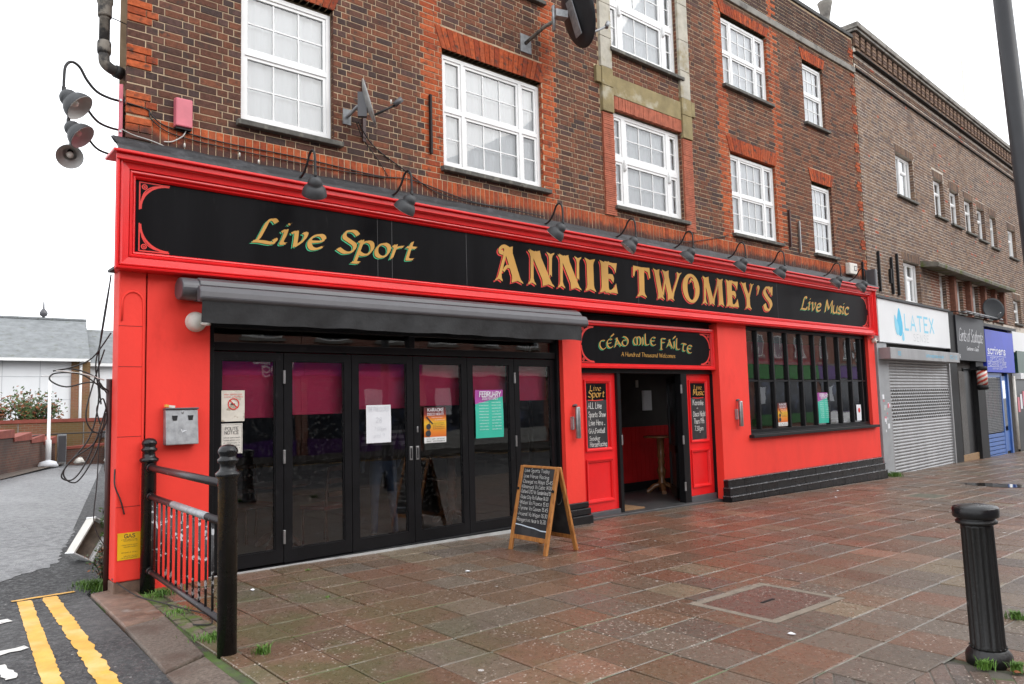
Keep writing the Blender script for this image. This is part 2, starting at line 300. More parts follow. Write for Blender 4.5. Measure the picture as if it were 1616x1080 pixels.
# ------------------------------------------------------------------ lettering
FONT = {
'A':(6,'0,0 3,8 6,0|1.1,3 4.9,3'),'B':(5,'0,0 0,8|~0,8 3,8 4.3,6.6 3.2,4.5 0,4.3|~0,4.3 3.4,4.1 5,2.2 3.4,0 0,0'),'C':(5.5,'~5.5,6.6 3.6,8 1,7 0,4 1,1 3.3,0 5.5,1.4'),
'D':(5.5,'0,0 0,8|~0,8 3,7.8 5.5,5.8 5.5,2.4 3,.2 0,0'),'E':(4.5,'4.5,8 0,8|0,8 0,0|0,0 4.5,0|0,4.2 3.6,4.2'),'F':(4.5,'4.5,8 0,8|0,8 0,0|0,4.2 3.6,4.2'),
'G':(5.6,'~5.5,6.8 3.5,8 1,7 0,4 1,1 3.3,0 5.5,1.2|5.5,1.2 5.5,3.8|5.5,3.8 3.4,3.8'),'H':(5,'0,0 0,8|5,0 5,8|0,4 5,4'),'I':(.6,'.3,0 .3,8'),'J':(3,'~3,8 3,2 2,.2 0,1'),
'K':(4.8,'0,0 0,8|4.6,8 0,3.5|1.4,4.8 4.8,0'),'L':(4,'0,8 0,0|0,0 4,0'),'^L':(4.6,'~3.3,7.1 2.3,8 1.1,7.2 .6,4 .1,.9 -.7,.1|~-.9,.05 1.,.25 3.,.1 4.2,.2 4.5,1.2 4.1,1.6'),'M':(6.6,'0,0 .5,8|.5,8 3.2,2|3.2,2 6,8|6,8 6.5,0'),'N':(5,'0,0 0,8|0,8 5,0|5,0 5,8'),
'O':(6,'~3,8 .8,7 0,4 .8,1 3,0 5.2,1 6,4 5.2,7 3,8'),'P':(4.8,'0,0 0,8|~0,8 3.2,8 4.8,6.2 3.2,4 0,3.9'),'R':(5,'0,0 0,8|~0,8 3.2,8 4.8,6.2 3.2,4 0,3.9|2.2,4 5,0'),
'S':(4.7,'~4.6,6.8 3,8 .9,7.4 .8,5.5 2.6,4.3 4.5,3 4.4,.9 2.4,0 0,1.2'),'T':(5.5,'0,8 5.5,8|2.75,8 2.75,0'),'U':(5.2,'~0,8 0,2.4 1,.4 2.6,0 4.2,.4 5.2,2.4 5.2,8'),
'V':(5.4,'0,8 2.7,0|2.7,0 5.4,8'),'W':(8,'0,8 2,0|2,0 4,7|4,7 6,0|6,0 8,8'),'X':(5,'0,8 5,0|5,8 0,0'),'Y':(5.2,'0,8 2.6,4|5.2,8 2.6,4|2.6,4 2.6,0'),'Z':(5,'0,8 5,8|5,8 0,0|0,0 5,0'),
'a':(4.6,'~3.8,4.2 2.2,5 .5,4 0,2.2 .7,.4 2,0 3.4,1.2 3.9,3|~3.9,5 3.8,1 4.6,0'),'b':(4,'0,8 0,.3|~0,1 1.4,0 3.2,.5 4,2.6 3,4.7 1.5,4.8 0,3.6'),'c':(4,'~3.8,4 2.2,5 .6,4 0,2.4 .6,.7 2.2,0 3.9,1'),
'd':(4,'~3.9,3.8 2.4,5 .7,4.2 0,2.4 .7,.5 2,0 3.9,1.5|3.9,8 3.9,0'),'e':(4,'~.1,2.3 2.4,2.6 3.8,3.5 3,4.8 1.6,4.8 .3,3.6 .1,1.8 1,.2 2.4,0 4,1'),'f':(3,'~3,7.6 2,8 1.2,7 1.2,0|0,5 2.7,5'),
'g':(4,'~3.9,3.8 2.4,5 .7,4.2 0,2.4 .7,.5 2,0 3.9,1.5|~3.9,5 3.9,-1.5 2.4,-3 .2,-2.2'),'h':(3.7,'0,8 0,0|~0,3 1.5,4.8 3.2,4.6 3.6,3 3.6,0'),'i':(1,'~-.6,4.2 .4,5 .5,3 .3,.6 1.3,.5|.5,7 .9,7.3'),
'k':(3.6,'0,8 0,0|3.4,5 0,2|1.2,3 3.6,0'),'l':(.8,'~0,8 0,.8 .8,0'),'m':(5.6,'0,5 0,0|~0,3 1.2,4.9 2.4,4.6 2.7,3 2.7,0|~2.7,3 3.9,4.9 5.2,4.6 5.5,3 5.5,0'),
'n':(3.7,'0,5 0,0|~0,3 1.4,4.8 3.1,4.6 3.6,3 3.6,0'),'o':(4,'~2,5 .6,4.3 0,2.5 .6,.7 2,0 3.4,.7 4,2.5 3.4,4.3 2,5'),'p':(4,'~-.7,4.2 .2,5 .3,3.5 0,-3|-.8,-3 1.2,-3|~.2,3.6 1.7,4.9 3.3,4.5 4,2.5 3.2,.5 1.6,0 .1,.8'),
'r':(2.8,'~-.6,4.2 .3,5 .3,3 .1,0|~.1,2.6 1.1,4.3 2.7,4.8'),'s':(3.2,'~3.2,4.2 1.8,5 .4,4.3 .6,3.1 2.4,2.1 3.1,.9 1.8,0 0,.7'),'t':(2.9,'~1.2,7 1,2 1.2,.4 2.9,.6|0,5 2.9,5'),
'u':(3.7,'~0,5 0,1.4 1,0 2.4,.3 3.6,1.8|~3.6,5 3.6,.8 4.2,.2'),'v':(3.8,'~-.3,4.2 .8,5 1.2,3.5 1.7,0|~1.7,0 3.4,2.4 3.7,4.6 2.9,5'),'w':(5.2,'0,5 1.3,0|1.3,0 2.6,4.4|2.6,4.4 3.9,0|3.9,0 5.2,5'),
'x':(3.6,'0,5 3.6,0|3.6,5 0,0'),'y':(3.9,'0,5 2,.3|3.9,5 1.2,-3'),'z':(3.4,'0,5 3.4,5|3.4,5 0,0|0,0 3.4,0'),
'0':(4.4,'~2.2,8 .5,6.8 0,4 .5,1.2 2.2,0 3.9,1.2 4.4,4 3.9,6.8 2.2,8'),'1':(1.6,'0,6.4 1.5,8|1.5,8 1.5,0'),'2':(4.2,'~.2,6.6 2,8 4,6.6 3.4,4.2 0,0|0,0 4.2,0'),'3':(4.2,'~.2,7.2 2.2,8 4,6.6 2,4.4|~2,4.4 4.2,3 3.6,.8 1.8,0 0,1'),
'4':(4.4,'3.2,0 3.2,8|3.2,8 0,2.6|0,2.6 4.4,2.6'),'5':(4.2,'4,8 .6,8|.6,8 .4,4.6|~.4,4.6 2.4,5.2 4.2,3.4 3.4,.6 1.6,0 0,.8'),'6':(4.2,'~3.6,8 1.2,6 0,2.6 1,.3 3,.2 4.2,2.2 3,4.4 .8,3.8'),'7':(4,'0,8 4,8|4,8 1.2,0'),
'8':(4.2,'~2.1,4.3 .4,6 2.1,8 3.8,6 2.1,4.3 0,2.2 2.1,0 4.2,2.2 2.1,4.3'),'9':(4.2,'~3.9,5.8 2,4 .2,5.6 1.6,8 3.8,7 4,4 2.6,0'),
'-':(2.4,'0,3 2.4,3'),'.':(.6,'.1,0 .5,.4'),'+':(3,'0,3.2 3,3.2|1.5,1.7 1.5,4.7'),"'":(.8,'.6,8 .2,6.4'),':':(.6,'.1,.8 .5,1.2|.1,4 .5,4.4'),',':(.6,'.5,.4 0,-1.2'),'!':(.6,'.3,8 .3,2.4|.1,0 .5,.4'),'&':(4.5,'~4.5,0 1.4,5.5 2,8 3.4,6.8 .4,2.6 1.6,0 4.4,3')}
# wide-nib Irish lettering
FONT.update({'~C':(4.6,'~4.5,6.4 3,7 1,6.4 0,3.5 1,.8 2.6,0 4.6,1'),'~E':(4.4,'~4.2,6.2 2.6,7 .6,5.8 0,3.5 .6,1 2.4,0 4.4,1|0,3.7 3.4,3.9'),'~A':(5,'0,0 2.8,7|1.8,7 5,0|.9,2.2 3.8,2.2'),
'~D':(5,'~1.2,7.6 3,7 4.7,5 4.8,2.4 3.6,.4 1.8,0 .2,1.2 .2,3.4 1.6,4.6 3.6,4.4'),'~M':(6.4,'~2.6,6.6 .8,5.8 0,3 .8,.6 2.2,.2|~3.1,6.6 3.2,3 3,0|~3.1,6 4.6,6.8 6,5.4 6.2,2.6 5.6,.4 4.4,.2'),
'~I':(.8,'~.2,6.4 .5,3 .3,0'),'~L':(3.8,'~.4,9.4 .4,2 1.2,0 3.8,.8'),'~F':(4.4,'~.6,6.2 .6,0 .4,-2.6|-.5,-2.6 1.6,-2.6|~.2,6.4 2.2,7 4.4,6.8|.6,3.4 3.6,3.6'),'~T':(4.4,'~-.2,6 1.6,6.6 4.6,6.4|~2.2,6.4 1.6,2 2.2,.2 3.9,.6')})
def strokes(ch):
    w_, s_ = FONT[ch]; out = []
    for st in s_.split('|'):
        cu = st[0] == '~'; pts = [tuple(float(q) for q in p.split(',')) for p in st.lstrip('~').split(' ')]
        out.append((cu, pts))
    return w_, out
class Letters:
    """pen strokes laid on a plane: o origin, U along the line, V up, N out"""
    def __init__(s, o, U, V, N): s.o, s.U, s.V, s.N = Vector(o), Vector(U), Vector(V), Vector(N); s.mb = MB(); s.h = 0.
    def P(s, u, v, h=0.): return s.o + s.U * u + s.V * v + s.N * h
    def stroke(s, pts, nib=None, pen=None, h=0.):
        s.h += .00003; hh = h + s.h
        if nib:
            n = Vector((math.cos(nib[0]), math.sin(nib[0]))) * nib[1] * .5
            t_ = Vector((-n.y, n.x)) * .34
            for a, b in zip(pts[:-1], pts[1:]):
                a = Vector(a); b = Vector(b); hh += .000006
                q = [a - n, b - n, b + n, a + n]
                s.mb.add([s.P(p.x, p.y, hh) for p in q], [(0, 1, 2, 3)])
                # nib thickness
                q = [a - t_, b - t_, b + t_, a + t_]; s.mb.add([s.P(p.x, p.y, hh + .000003) for p in q], [(0, 1, 2, 3)])
        else:
            n = len(pts)
            L_, R_ = [], []
            for i, p in enumerate(pts):
                p = Vector(p); t = Vector(pts[min(i + 1, n - 1)]) - Vector(pts[max(i - 1, 0)])
                if t.length < 1e-9: t = Vector((1, 0))
                t.normalize()
                if i == 0: p = p - t * pen * .35
                if i == n - 1: p = p + t * pen * .35
                m = Vector((-t.y, t.x)) * pen * .5; L_.append(p + m); R_.append(p - m)
            for i in range(n - 1):
                hh += .000004
                s.mb.add([s.P(q.x, q.y, hh) for q in (R_[i], R_[i + 1], L_[i + 1], L_[i])], [(0, 1, 2, 3)])
    def text(s, t, u0, v0, size, width=None, slant=0., nib=None, pen=None, track=1.4, h=0., jit=0., pre='', arc=None, n=5):
        """size = height of a capital; width = squeeze the line into that width"""
        k = size / 8.; x = 0.; items = []
        for ch in t:
            if ch == ' ': x += 3.2; continue
            g = pre + ch if pre + ch in FONT else ch
            if g not in FONT: g = g.lower() if g.lower() in FONT else 'x'
            w_, st = strokes(g); items.append((x, w_, st)); x += w_ + track
        total = (x - track) * k; sx = 1. if width is None else width / max(total, 1e-6)
        for x, w_, st in items:
            jx, jy, js = random.uniform(-jit, jit), random.uniform(-jit, jit), 1 + random.uniform(-jit, jit) * .12
            for cu, pts in st:
                p = [((x + (a * js + b * slant) + jx) * k * sx + u0, (b * js + jy) * k + v0) for a, b in pts]
                if arc:
                    cx = (x + w_ / 2) * k * sx + u0; zc, th = arc(cx); c_, s_ = math.cos(th), math.sin(th)
                    p = [(cx + (a - cx) * c_ - (b - v0) * s_, v0 + zc + (a - cx) * s_ + (b - v0) * c_) for a, b in p]
                if cu: p = [(q.x, q.y) for q in crom([(a, b, 0) for a, b in p], n)]
                s.stroke(p, nib=(nib[0], nib[1] * k) if nib else None, pen=pen * k if pen else None, h=h)
        return s
    def poly(s, outer, holes=(), h=0.):
        loops = [[Vector((a, b, 0)) for a, b in outer]] + [[Vector((a, b, 0)) for a, b in hl] for hl in holes]
        tri = tessellate_polygon(loops); flat = [p for l in loops for p in l]
        fs = []
        for t in tri:
            a, b, c_ = (flat[i] for i in t)
            fs.append(tuple(t) if (b - a).cross(c_ - a).z > 0 else tuple(reversed(t)))
        s.mb.add([s.P(p.x, p.y, h) for p in flat], fs); return s
    def rect(s, u0, u1, v0, v1, h=0.): s.mb.add([s.P(u0, v0, h), s.P(u1, v0, h), s.P(u1, v1, h), s.P(u0, v1, h)], [(0, 1, 2, 3)]); return s
    def disc(s, u, v, r, h=0., n=20, ri=None):
        if ri is None: s.mb.add([s.P(u + r * math.cos(6.2832 * k / n), v + r * math.sin(6.2832 * k / n), h) for k in range(n)], [tuple(range(n))])
        else:
            a = [s.P(u + r * math.cos(6.2832 * k / n), v + r * math.sin(6.2832 * k / n), h) for k in range(n)]; b = [s.P(u + ri * math.cos(6.2832 * k / n), v + ri * math.sin(6.2832 * k / n), h) for k in range(n)]
            s.mb.add(a + b, [(k, (k + 1) % n, n + (k + 1) % n, n + k) for k in range(n)])
        return s
    def build(s, name, m, parent, **kw): return s.mb.build(name, m, parent, **kw)
def front(o): return Letters(o, (1, 0, 0), (0, 0, 1), (0, -1, 0))
# ------------------------------------------------------------------ helper: what the photograph can see
def px(p):
    d = Vector(p) - CAMPOS; z = d.dot(fw)
    if z < .1: return None
    return (808 + 1179.15 * d.dot(r2) / z, 540 + 1179.15 * d.dot(d2) / z, z)
def inview(p, m=12):
    q = px(p); return q is not None and -m < q[0] < 1616 + m and -m < q[1] < 1080 + m

# ------------------------------------------------------------------ ground, roads, pavements
def sheet(name, pts, m, z=0., tilt=True, thick=.0, **kw):
    b = MB(); n = len(pts); top = [(x, y, (gz(x) if tilt else 0.) + z) for x, y in pts]
    if thick:
        bot = [(x, y, q - thick) for x, y, q in top]; b.add(top + bot, [tuple(range(n))] + [(i, n + i, n + (i + 1) % n, (i + 1) % n) for i in range(n)])
    else: b.add(top, [tuple(range(n))])
    return b.build(name, m, kind='structure', **kw)
b = MB(); b.add([(-300, -300, -1.6), (400, -300, -1.6), (400, 400, -1.6), (-300, 400, -1.6)], [(0, 1, 2, 3)]); b.build('ground', 'asphalt', kind='structure')
sheet('road', [(-60, -16.4), (110, -16.4), (110, -7.12), (-60, -7.12)], 'asphalt', -.13)
sheet('alley_road', [(-40, -7.12), (1.40, -7.12), (1.40, -2.9), (1.50, .15), (1.66, .45), (6.6, 23.5), (-10, 23.5), (-40, 23.5)], 'asphalt', -.014)
# paler worn tarmac further up the alley, with a ragged edge
rag = [(-10, .2), (-3, .35), (-1, .7), (0., .95), (.5, 1.05), (.95, 1.18), (1.2, 1.55), (1.45, 1.75), (1.6, 2.05), (1.78, 2.9), (2.2, 4.5), (5.9, 20.6), (6.2, 23.4), (-10, 23.4)]
rag2 = []
for (ax_, ay_), (bx_, by_) in zip(rag, rag[1:] + rag[:1]):
    nn_ = max(1, int(math.hypot(bx_ - ax_, by_ - ay_) / .05)) if by_ < 4.6 and ay_ < 4.6 and ax_ > -3.1 else 1
    for q in range(nn_): rag2.append((ax_ + (bx_ - ax_) * q / nn_ + random.uniform(-.03, .03), ay_ + (by_ - ay_) * q / nn_ + random.uniform(-.06, .06)))
sheet('worn_tarmac', rag2, 'asphalt2', -.010)
sheet('pavement_bed', [(1.45, -7.0), (48, -7.0), (48, 1.75), (17.15, .05), (1.72, .05), (1.50, -.0)], 'joint', -.016, thick=.3)
kerb_main = empty('kerb'); tag(kerb_main, kind='structure')
for k in range(34):
    x = 1.45 + k * .92; b = MB(); b.box(x + .004, x + .912, -7.14, -7.0, -.3, 0); 
    for i, v in enumerate(b.v): b.v[i] = (v[0], v[1], v[2] + gz(v[0]))
    b.build('kerbstone', 'kerb', kerb_main, bevel=.012)
# wide granite kerb flags along the alley corner
ck = empty('corner_kerb'); tag(ck, kind='structure')
def flag(pts, z0, z1, parent, m='kerb', name='kerbstone'):
    b = MB(); n = len(pts); b.add([(x, y, gz(x) + z1) for x, y in pts] + [(x, y, gz(x) + z0) for x, y in pts], [tuple(range(n)) if True else None] + [(i, n + i, n + (i + 1) % n, (i + 1) % n) for i in range(n)])
    b.f[0] = tuple(reversed(b.f[0])) if False else b.f[0]
    return b.build(name, m, parent, bevel=.012)
ma['kerbrust'] = mat('rust_stained_kerb', (.17, .105, .075), .6, .35, 9., .5, 80., c2=(.24, .21, .185), t2=.62, s2=3., rvar=.15)
flag([(1.475, -1.30), (1.795, -1.18), (1.86, .16), (1.515, .05)], -.2, .004, ck, 'kerbrust')
flag([(1.405, -2.55), (1.70, -2.36), (1.79, -1.20), (1.47, -1.32)], -.2, .006, ck)
flag([(1.36, -3.75), (1.66, -3.65), (1.69, -2.40), (1.40, -2.58)], -.2, .002, ck)
flag([(1.30, -5.2), (1.62, -5.2), (1.655, -3.67), (1.355, -3.77)], -.2, .003, ck)
# small mossy setts beside the kerb
ma['sett'] = mat('mossy_sett', (.13, .105, .08), .7, .35, 14., .5, 70., c2=(.07, .11, .02), t2=.52, s2=6.)
sb = empty('sett_strip'); tag(sb, kind='structure')
for i in range(17):
    y0 = -.72 - i * .105
    for j in range(2):
        xa = 1.82 - .035 * (i * .105) + j * .105; b = MB(); zz = random.uniform(-.010, .003)
        b.box(xa, xa + .097, y0 - .095, y0, -.1, zz)
        b.v = [(v[0] + (v[1] - y0) * .03, v[1], v[2] + gz(v[0])) for v in b.v]; b.build('sett', 'sett', sb, bevel=.006)
# paving flags, 400 mm square
PAL = [(.145, .098, .072), (.150, .102, .076), (.135, .094, .070), (.152, .095, .070), (.160, .094, .070), (.138, .102, .080), (.142, .108, .086), (.128, .092, .070), (.155, .110, .082), (.140, .090, .067)]
GREY = [(.128, .112, .098), (.138, .120, .106), (.120, .104, .094), (.145, .122, .102)]
G_ = .4045; gx0, gy0 = 2.70, -2.795
HOLES = [(4.995, 6.065, -4.505, -3.735), (13.515, 14.285, -2.485, -1.865)]
def in_block(x, y):      # brick-laid corner by the bollard
    return x < 5.02 and y < -5.02 - (x - 3.5) * .30 and y > -7.1
def facade_y(x):
    if x < 7.2: return -.03
    if x < 10.95: return -.10 if x < 7.6 else .02
    if x < 17.0: return -.30
    return .0524 * (x - 17.15) - .02
slabs = []
for i in range(-3, 112):
    for j in range(-12, 16):
        x0 = gx0 + i * G_; y1 = gy0 - j * G_; x1 = x0 + G_ - .0115; y0 = y1 - G_ + .0105
        if y1 < -7.0 or x1 < 1.72: continue
        xa = max(x0, (1.98 if y1 > -1.9 else 1.76) if y1 > -3.0 else 1.70)
        fy = facade_y((x0 + x1) / 2); yb = min(y1, fy); ya = max(y0, -6.99)
        if yb - ya < .05 or x1 - xa < .08: continue
        cx, cy = (xa + x1) / 2, (ya + yb) / 2
        if in_block(cx, yb) and cx < 5.05: continue
        rr = random.Random(i * 977 + j * 31 + 5)
        red = max(0, 1 - ((cx - 8.6) ** 2 / 14 + (cy + 2.2) ** 2 / 5))
        c = rr.choice(PAL)
        if rr.random() < .22 + max(0, (-cy - 3.6)) * .12 + max(0, (cx - 12) * .03): c = rr.choice(GREY)
        if rr.random() < .05: c = (.205, .135, .105)
        if rr.random() < .04: c = (.175, .150, .115)
        if rr.random() < red: c = (c[0] * 1.04, c[1] * .91, c[2] * .88)
        f_ = rr.uniform(.90, 1.10); c = (c[0] * f_ * .97, c[1] * f_ * .85, c[2] * f_ * .73)
        q = px((cx, cy, gz(cx))); vis = q is not None and -40 < q[0] < 1656 and q[1] < 1110
        tl = (rr.uniform(-.004, .004), rr.uniform(-.004, .004), rr.uniform(-.003, .003))
        pieces = [(xa, x1, ya, yb)]
        for h in HOLES:
            nx_ = []
            for (p, q_, u, v) in pieces:
                if q_ <= h[0] or p >= h[1] or v <= h[2] or u >= h[3]: nx_.append((p, q_, u, v)); continue
                if p < h[0]: nx_.append((p, h[0] - .004, u, v))
                if q_ > h[1]: nx_.append((h[1] + .004, q_, u, v))
                m0, m1 = max(p, h[0]), min(q_, h[1])
                if u < h[2]: nx_.append((m0, m1, u, h[2] - .004))
                if v > h[3]: nx_.append((m0, m1, h[3] + .004, v))
            pieces = [t for t in nx_ if t[1] - t[0] > .025 and t[3] - t[2] > .025]
        for (p, q_, u, v) in pieces: slabs.append((q[2] if vis else 999, p, q_, u, v, c, tl))
slabs.sort(key=lambda s: s[0])
pv = empty('pavement'); tag(pv, kind='structure')
def slab_box(b, xa, x1, ya, yb, c, tl):
    k = len(b.v); e = .006
    cx, cy = (xa + x1) / 2, (ya + yb) / 2
    def z(x, y): return gz(x) + tl[2] + (x - cx) * tl[0] * 3 + (y - cy) * tl[1] * 3
    o = [(xa, ya), (x1, ya), (x1, yb), (xa, yb)]; n_ = [(xa + e, ya + e), (x1 - e, ya + e), (x1 - e, yb - e), (xa + e, yb - e)]
    vs = [(x, y, z(x, y)) for x, y in n_] + [(x, y, z(x, y) - .005) for x, y in o] + [(x, y, z(x, y) - .05) for x, y in o]
    fs = [(0, 1, 2, 3)] + [(4 + i, 4 + (i + 1) % 4, (i + 1) % 4, i) for i in range(4)] + [(8 + i, 8 + (i + 1) % 4, 4 + (i + 1) % 4, 4 + i) for i in range(4)]
    b.add(vs, fs, c)
pt = MB()
for j in range(-12, 16):
    yj = gy0 - j * G_ - G_ ; 
    for q in range(0, 60):
        x_a = 1.76 + q * .8; x_b = x_a + .8; f0 = facade_y(x_a) - .02
        if yj > f0 or yj < -6.9 or random.random() < .12: continue
        if any(h[0] < x_b and h[1] > x_a and h[2] < yj + .01 < h[3] for h in HOLES) or in_block(x_b, yj): continue
        pt.add([(x_a, yj - .001, gz(x_a) - .0045), (x_b, yj - .001, gz(x_b) - .0045), (x_b, yj + .0115, gz(x_b) - .0045), (x_a, yj + .0115, gz(x_a) - .0045)], [(0, 1, 2, 3)])
pt.build('pointing_lines', 'pointing', pv, kind='stuff')
rest = MB()
for k, (d, xa, x1, ya, yb, c, tl) in enumerate(slabs):
    if k < 300 and d < 900: b = MB(); slab_box(b, xa, x1, ya, yb, c, tl); b.build('paving_slab', 'slab', pv)
    else: slab_box(rest, xa, x1, ya, yb, c, tl)
rest.build('far_paving_slabs', 'slab', pv, kind='stuff')
# brick-laid corner, herringbone
bp = empty('block_paving'); tag(bp, kind='structure')
BCOL = [(.135, .092, .072), (.12, .088, .072), (.145, .095, .072), (.105, .085, .072)]
ca, sa = math.cos(R(28)), math.sin(R(28)); nb = 0
for i in range(-30, 30):
    for j in range(-12, 14):
        u2 = j * .206 + (.103 if i % 2 else 0); v2 = i * .105; wu, wv = .199, .098
        x = 4.3 + u2 * ca - v2 * sa; y = -6.1 + u2 * sa + v2 * ca
        cx = x + (wu / 2) * ca - (wv / 2) * sa; cy = y + (wu / 2) * sa + (wv / 2) * ca
        if not in_block(cx, cy - .38) or cx < 1.8 or cx > 4.98: continue
        if not inview((cx, cy, gz(cx)), 30): continue
        b = MB(); M = Matrix.Translation((x, y, gz(cx) - .007 + random.uniform(-.002, .001))) @ Matrix.Rotation(R(28), 4, 'Z'); b.box(0, wu, 0, wv, -.05, 0, random.choice(BCOL), M)
        b.build('paver', 'slab', bp, bevel=.005); nb += 1
ma['blockbed'] = mat('block_joint', (.085, .075, .06), .8, .3, 6., .4, 80., c2=(.06, .09, .02), t2=.6, s2=5.)
sheet('block_bed', [(1.7, -6.98), (5.05, -6.98), (5.05, -5.15), (3.5, -4.7), (1.7, -4.2)], 'blockbed', -.0105)
# covers
def cover(name, x0, x1, y0, y1, m, label, tray='joint', slot=True):
    t = empty(name, ((x0 + x1) / 2, (y0 + y1) / 2, 0)); ox, oy = (x0 + x1) / 2, (y0 + y1) / 2
    def slope(b): b.v = [(v[0] - ox, v[1] - oy, v[2] + gz(v[0])) for v in b.v]; return b
    b = MB(); e = .07
    for q in ((x0, x1, y0, y0 + e), (x0, x1, y1 - e, y1), (x0, x0 + e, y0 + e, y1 - e), (x1 - e, x1, y0 + e, y1 - e)): b.box(*q, -.06, -.0005)
    slope(b).build('surround', tray, t)
    b = MB(); b.box(x0 + e + .008, x1 - e - .008, y0 + e + .008, y1 - e - .008, -.05, -.002, (.115, .07, .055)); slope(b).build('lid', m, t)
    if slot: b = MB(); b.box(ox - .09, ox + .09, oy - .012, oy + .012, -.01, .003); slope(b).build('lifting_slot', 'blackmatt', t)
    tag(t, label, 'manhole cover'); return t
ma['surround'] = mat('cover_surround', (.19, .155, .12), .8, .25, 9., .4, 60.)
ma['covergreen'] = mat('mossy_cover', (.10, .10, .07), .7, .25, 9., .4, 60.)
cover('manhole_cover', 5.0, 6.06, -4.50, -3.74, 'slab', 'large red-brown inset manhole cover in pale surround mid pavement', 'surround')
cover('utility_cover', 13.52, 14.28, -2.48, -1.87, 'covergreen', 'small greenish utility cover in pavement below the barred window', 'surround', False)
# yellow lines and lettering on the alley mouth
def ribbon(name, pts, wd, m, z, label=None, cat=None, group=None, jit=.0, jit_r=None):
    b = MB(); L_ = []; 
    P = [Vector((x, y, 0)) for x, y in pts]; n = len(P)
    for i, p in enumerate(P):
        t = (P[min(i + 1, n - 1)] - P[max(i - 1, 0)]).normalized(); m_ = Vector((-t.y, t.x, 0))
        j1, j2 = random.gauss(0, jit), random.gauss(0, jit if jit_r is None else jit_r); L_.append((p + m_ * (wd / 2 + j1), p - m_ * (wd / 2 + j2)))
    vs = [(q.x, q.y, gz(q.x) + z) for pr in L_ for q in pr]
    b.add(vs, [(2 * i, 2 * i + 1, 2 * i + 3, 2 * i + 2) for i in range(n - 1)])
    return tag(b.build(name, m), label, cat, group)
def linepts(a, b_, n): return [(a[0] + (b_[0] - a[0]) * k / n, a[1] + (b_[1] - a[1]) * k / n) for k in range(n + 1)]
ribbon('yellow_line', linepts((1.045, .23), (.84, -2.6), 60), .105, 'yellow', -.009, 'yellow no-waiting line further from the kerb on alley mouth', 'road marking', 'double yellow lines', .003)
ribbon('yellow_line', linepts((1.235, .25), (1.10, -2.8), 70), .115, 'yellow', -.009, 'ragged yellow no-waiting line nearer the kerb on alley mouth', 'road marking', 'double yellow lines', .006)
ribbon('yellow_end_bar', linepts((.96, .275), (1.44, .315), 14), .05, 'yellow', -.0065, 'short yellow bar closing the ends of the double yellow lines', 'road marking', None, .004)
for k, (p, q, wd) in enumerate([((.62, .02), (.80, .03), .05), ((.58, -.20), (.83, -.16), .06), ((.55, -.48), (.87, -.42), .12), ((.40, -1.42), (.86, -1.32), .10), ((.66, -1.66), (.70, -2.0), .06)]):
    ribbon('road_letter', linepts(p, q, 8), wd, 'roadwhite', -.0075, ['short worn white painted stroke on alley asphalt nearest the yellow end bar', 'worn white painted stroke on alley asphalt second from the yellow end bar', 'broad worn white painted stroke on alley asphalt third from yellow end bar', 'long worn white painted stroke beside the yellow line low in frame', 'worn white painted stroke running lengthwise at bottom left corner'][k], 'road marking', 'worn white road lettering', .008)
# double yellow lines on the main road (seen in the door glass)
for nm, y in (('near', -7.30), ('far', -16.2)):
    ribbon('road_yellow_line', [(x, y) for x in range(-20, 70, 5)], .1, 'yellow', -.124, 'yellow line along the %s kerb of the main road reflected in glass' % nm, 'road marking')
sheet('opposite_pavement', [(-40, -20.6), (100, -20.6), (100, -16.4), (-40, -16.4)], 'joint', -.01, thick=.3)

# ------------------------------------------------------------------ brickwork
BRX = 1.24
BR = [(.115, .056, .038), (.135, .062, .040), (.100, .050, .036), (.088, .048, .038), (.150, .068, .043), (.070, .042, .035), (.125, .066, .050), (.108, .060, .046), (.165, .072, .044), (.085, .055, .050), (.057, .042, .040)]
BR = [(c[0] * BRX * .98, c[1] * BRX * .86, c[2] * BRX * .82) for c in BR]
OR = [(.42, .094, .034), (.38, .082, .030), (.46, .108, .040), (.34, .074, .030), (.40, .100, .042), (.30, .066, .030)]
PINK = [(.40, .13, .075), (.36, .11, .065)]
NB = [(.150, .095, .066), (.128, .080, .058), (.170, .108, .072), (.110, .070, .054), (.140, .082, .055), (.095, .066, .056), (.182, .118, .080), (.120, .086, .068)]
NB = [tuple(v * 1.25 for v in c) for c in NB]
BH, BJ = .0655, .0100          # brick height, joint
def bond(x0, x1, z0, z1, openings, pick, yf=0., depth=.03, skip=None):
    """Flemish bond; yields (xa,xb,za,zb,yfront,colour)"""
    S, H = .2150, .1030; C = BH + BJ; out = []; k = 0; z = z0
    while z + BH <= z1 + 1e-6:
        x = x0 - (0 if k % 2 == 0 else (S + H + 2 * BJ) / 2 ); i = k % 2
        blocked = [(a, b) for a, b, c, d in openings if c - .02 < z + BH / 2 < d + .02]
        while x < x1:
            wd = S if i % 2 == 0 else H; segs = [(max(x, x0), min(x + wd, x1))]
            for a, b in blocked:
                ns = []
                for p, q in segs:
                    if q <= a or p >= b: ns.append((p, q)); continue
                    if p < a - .02: ns.append((p, a))
                    if q > b + .02: ns.append((b, q))
                segs = ns
            for p, q in segs:
                if q - p < .03: continue
                r = random.Random(int(p * 1000) * 7919 + k * 104729)
                cx = (p + q) / 2
                if skip and skip(cx, z + BH / 2): continue
                c, pr = pick(cx, z + BH / 2, k, r, p, q)
                if c is None: continue
                j = r.uniform(-.0020, .0012)
                out.append((p, q, z + r.uniform(-.0015, .0015), z + BH + r.uniform(-.002, .002), yf + j - pr, c))
            x += wd + BJ; i += 1
        z += C; k += 1
    return out
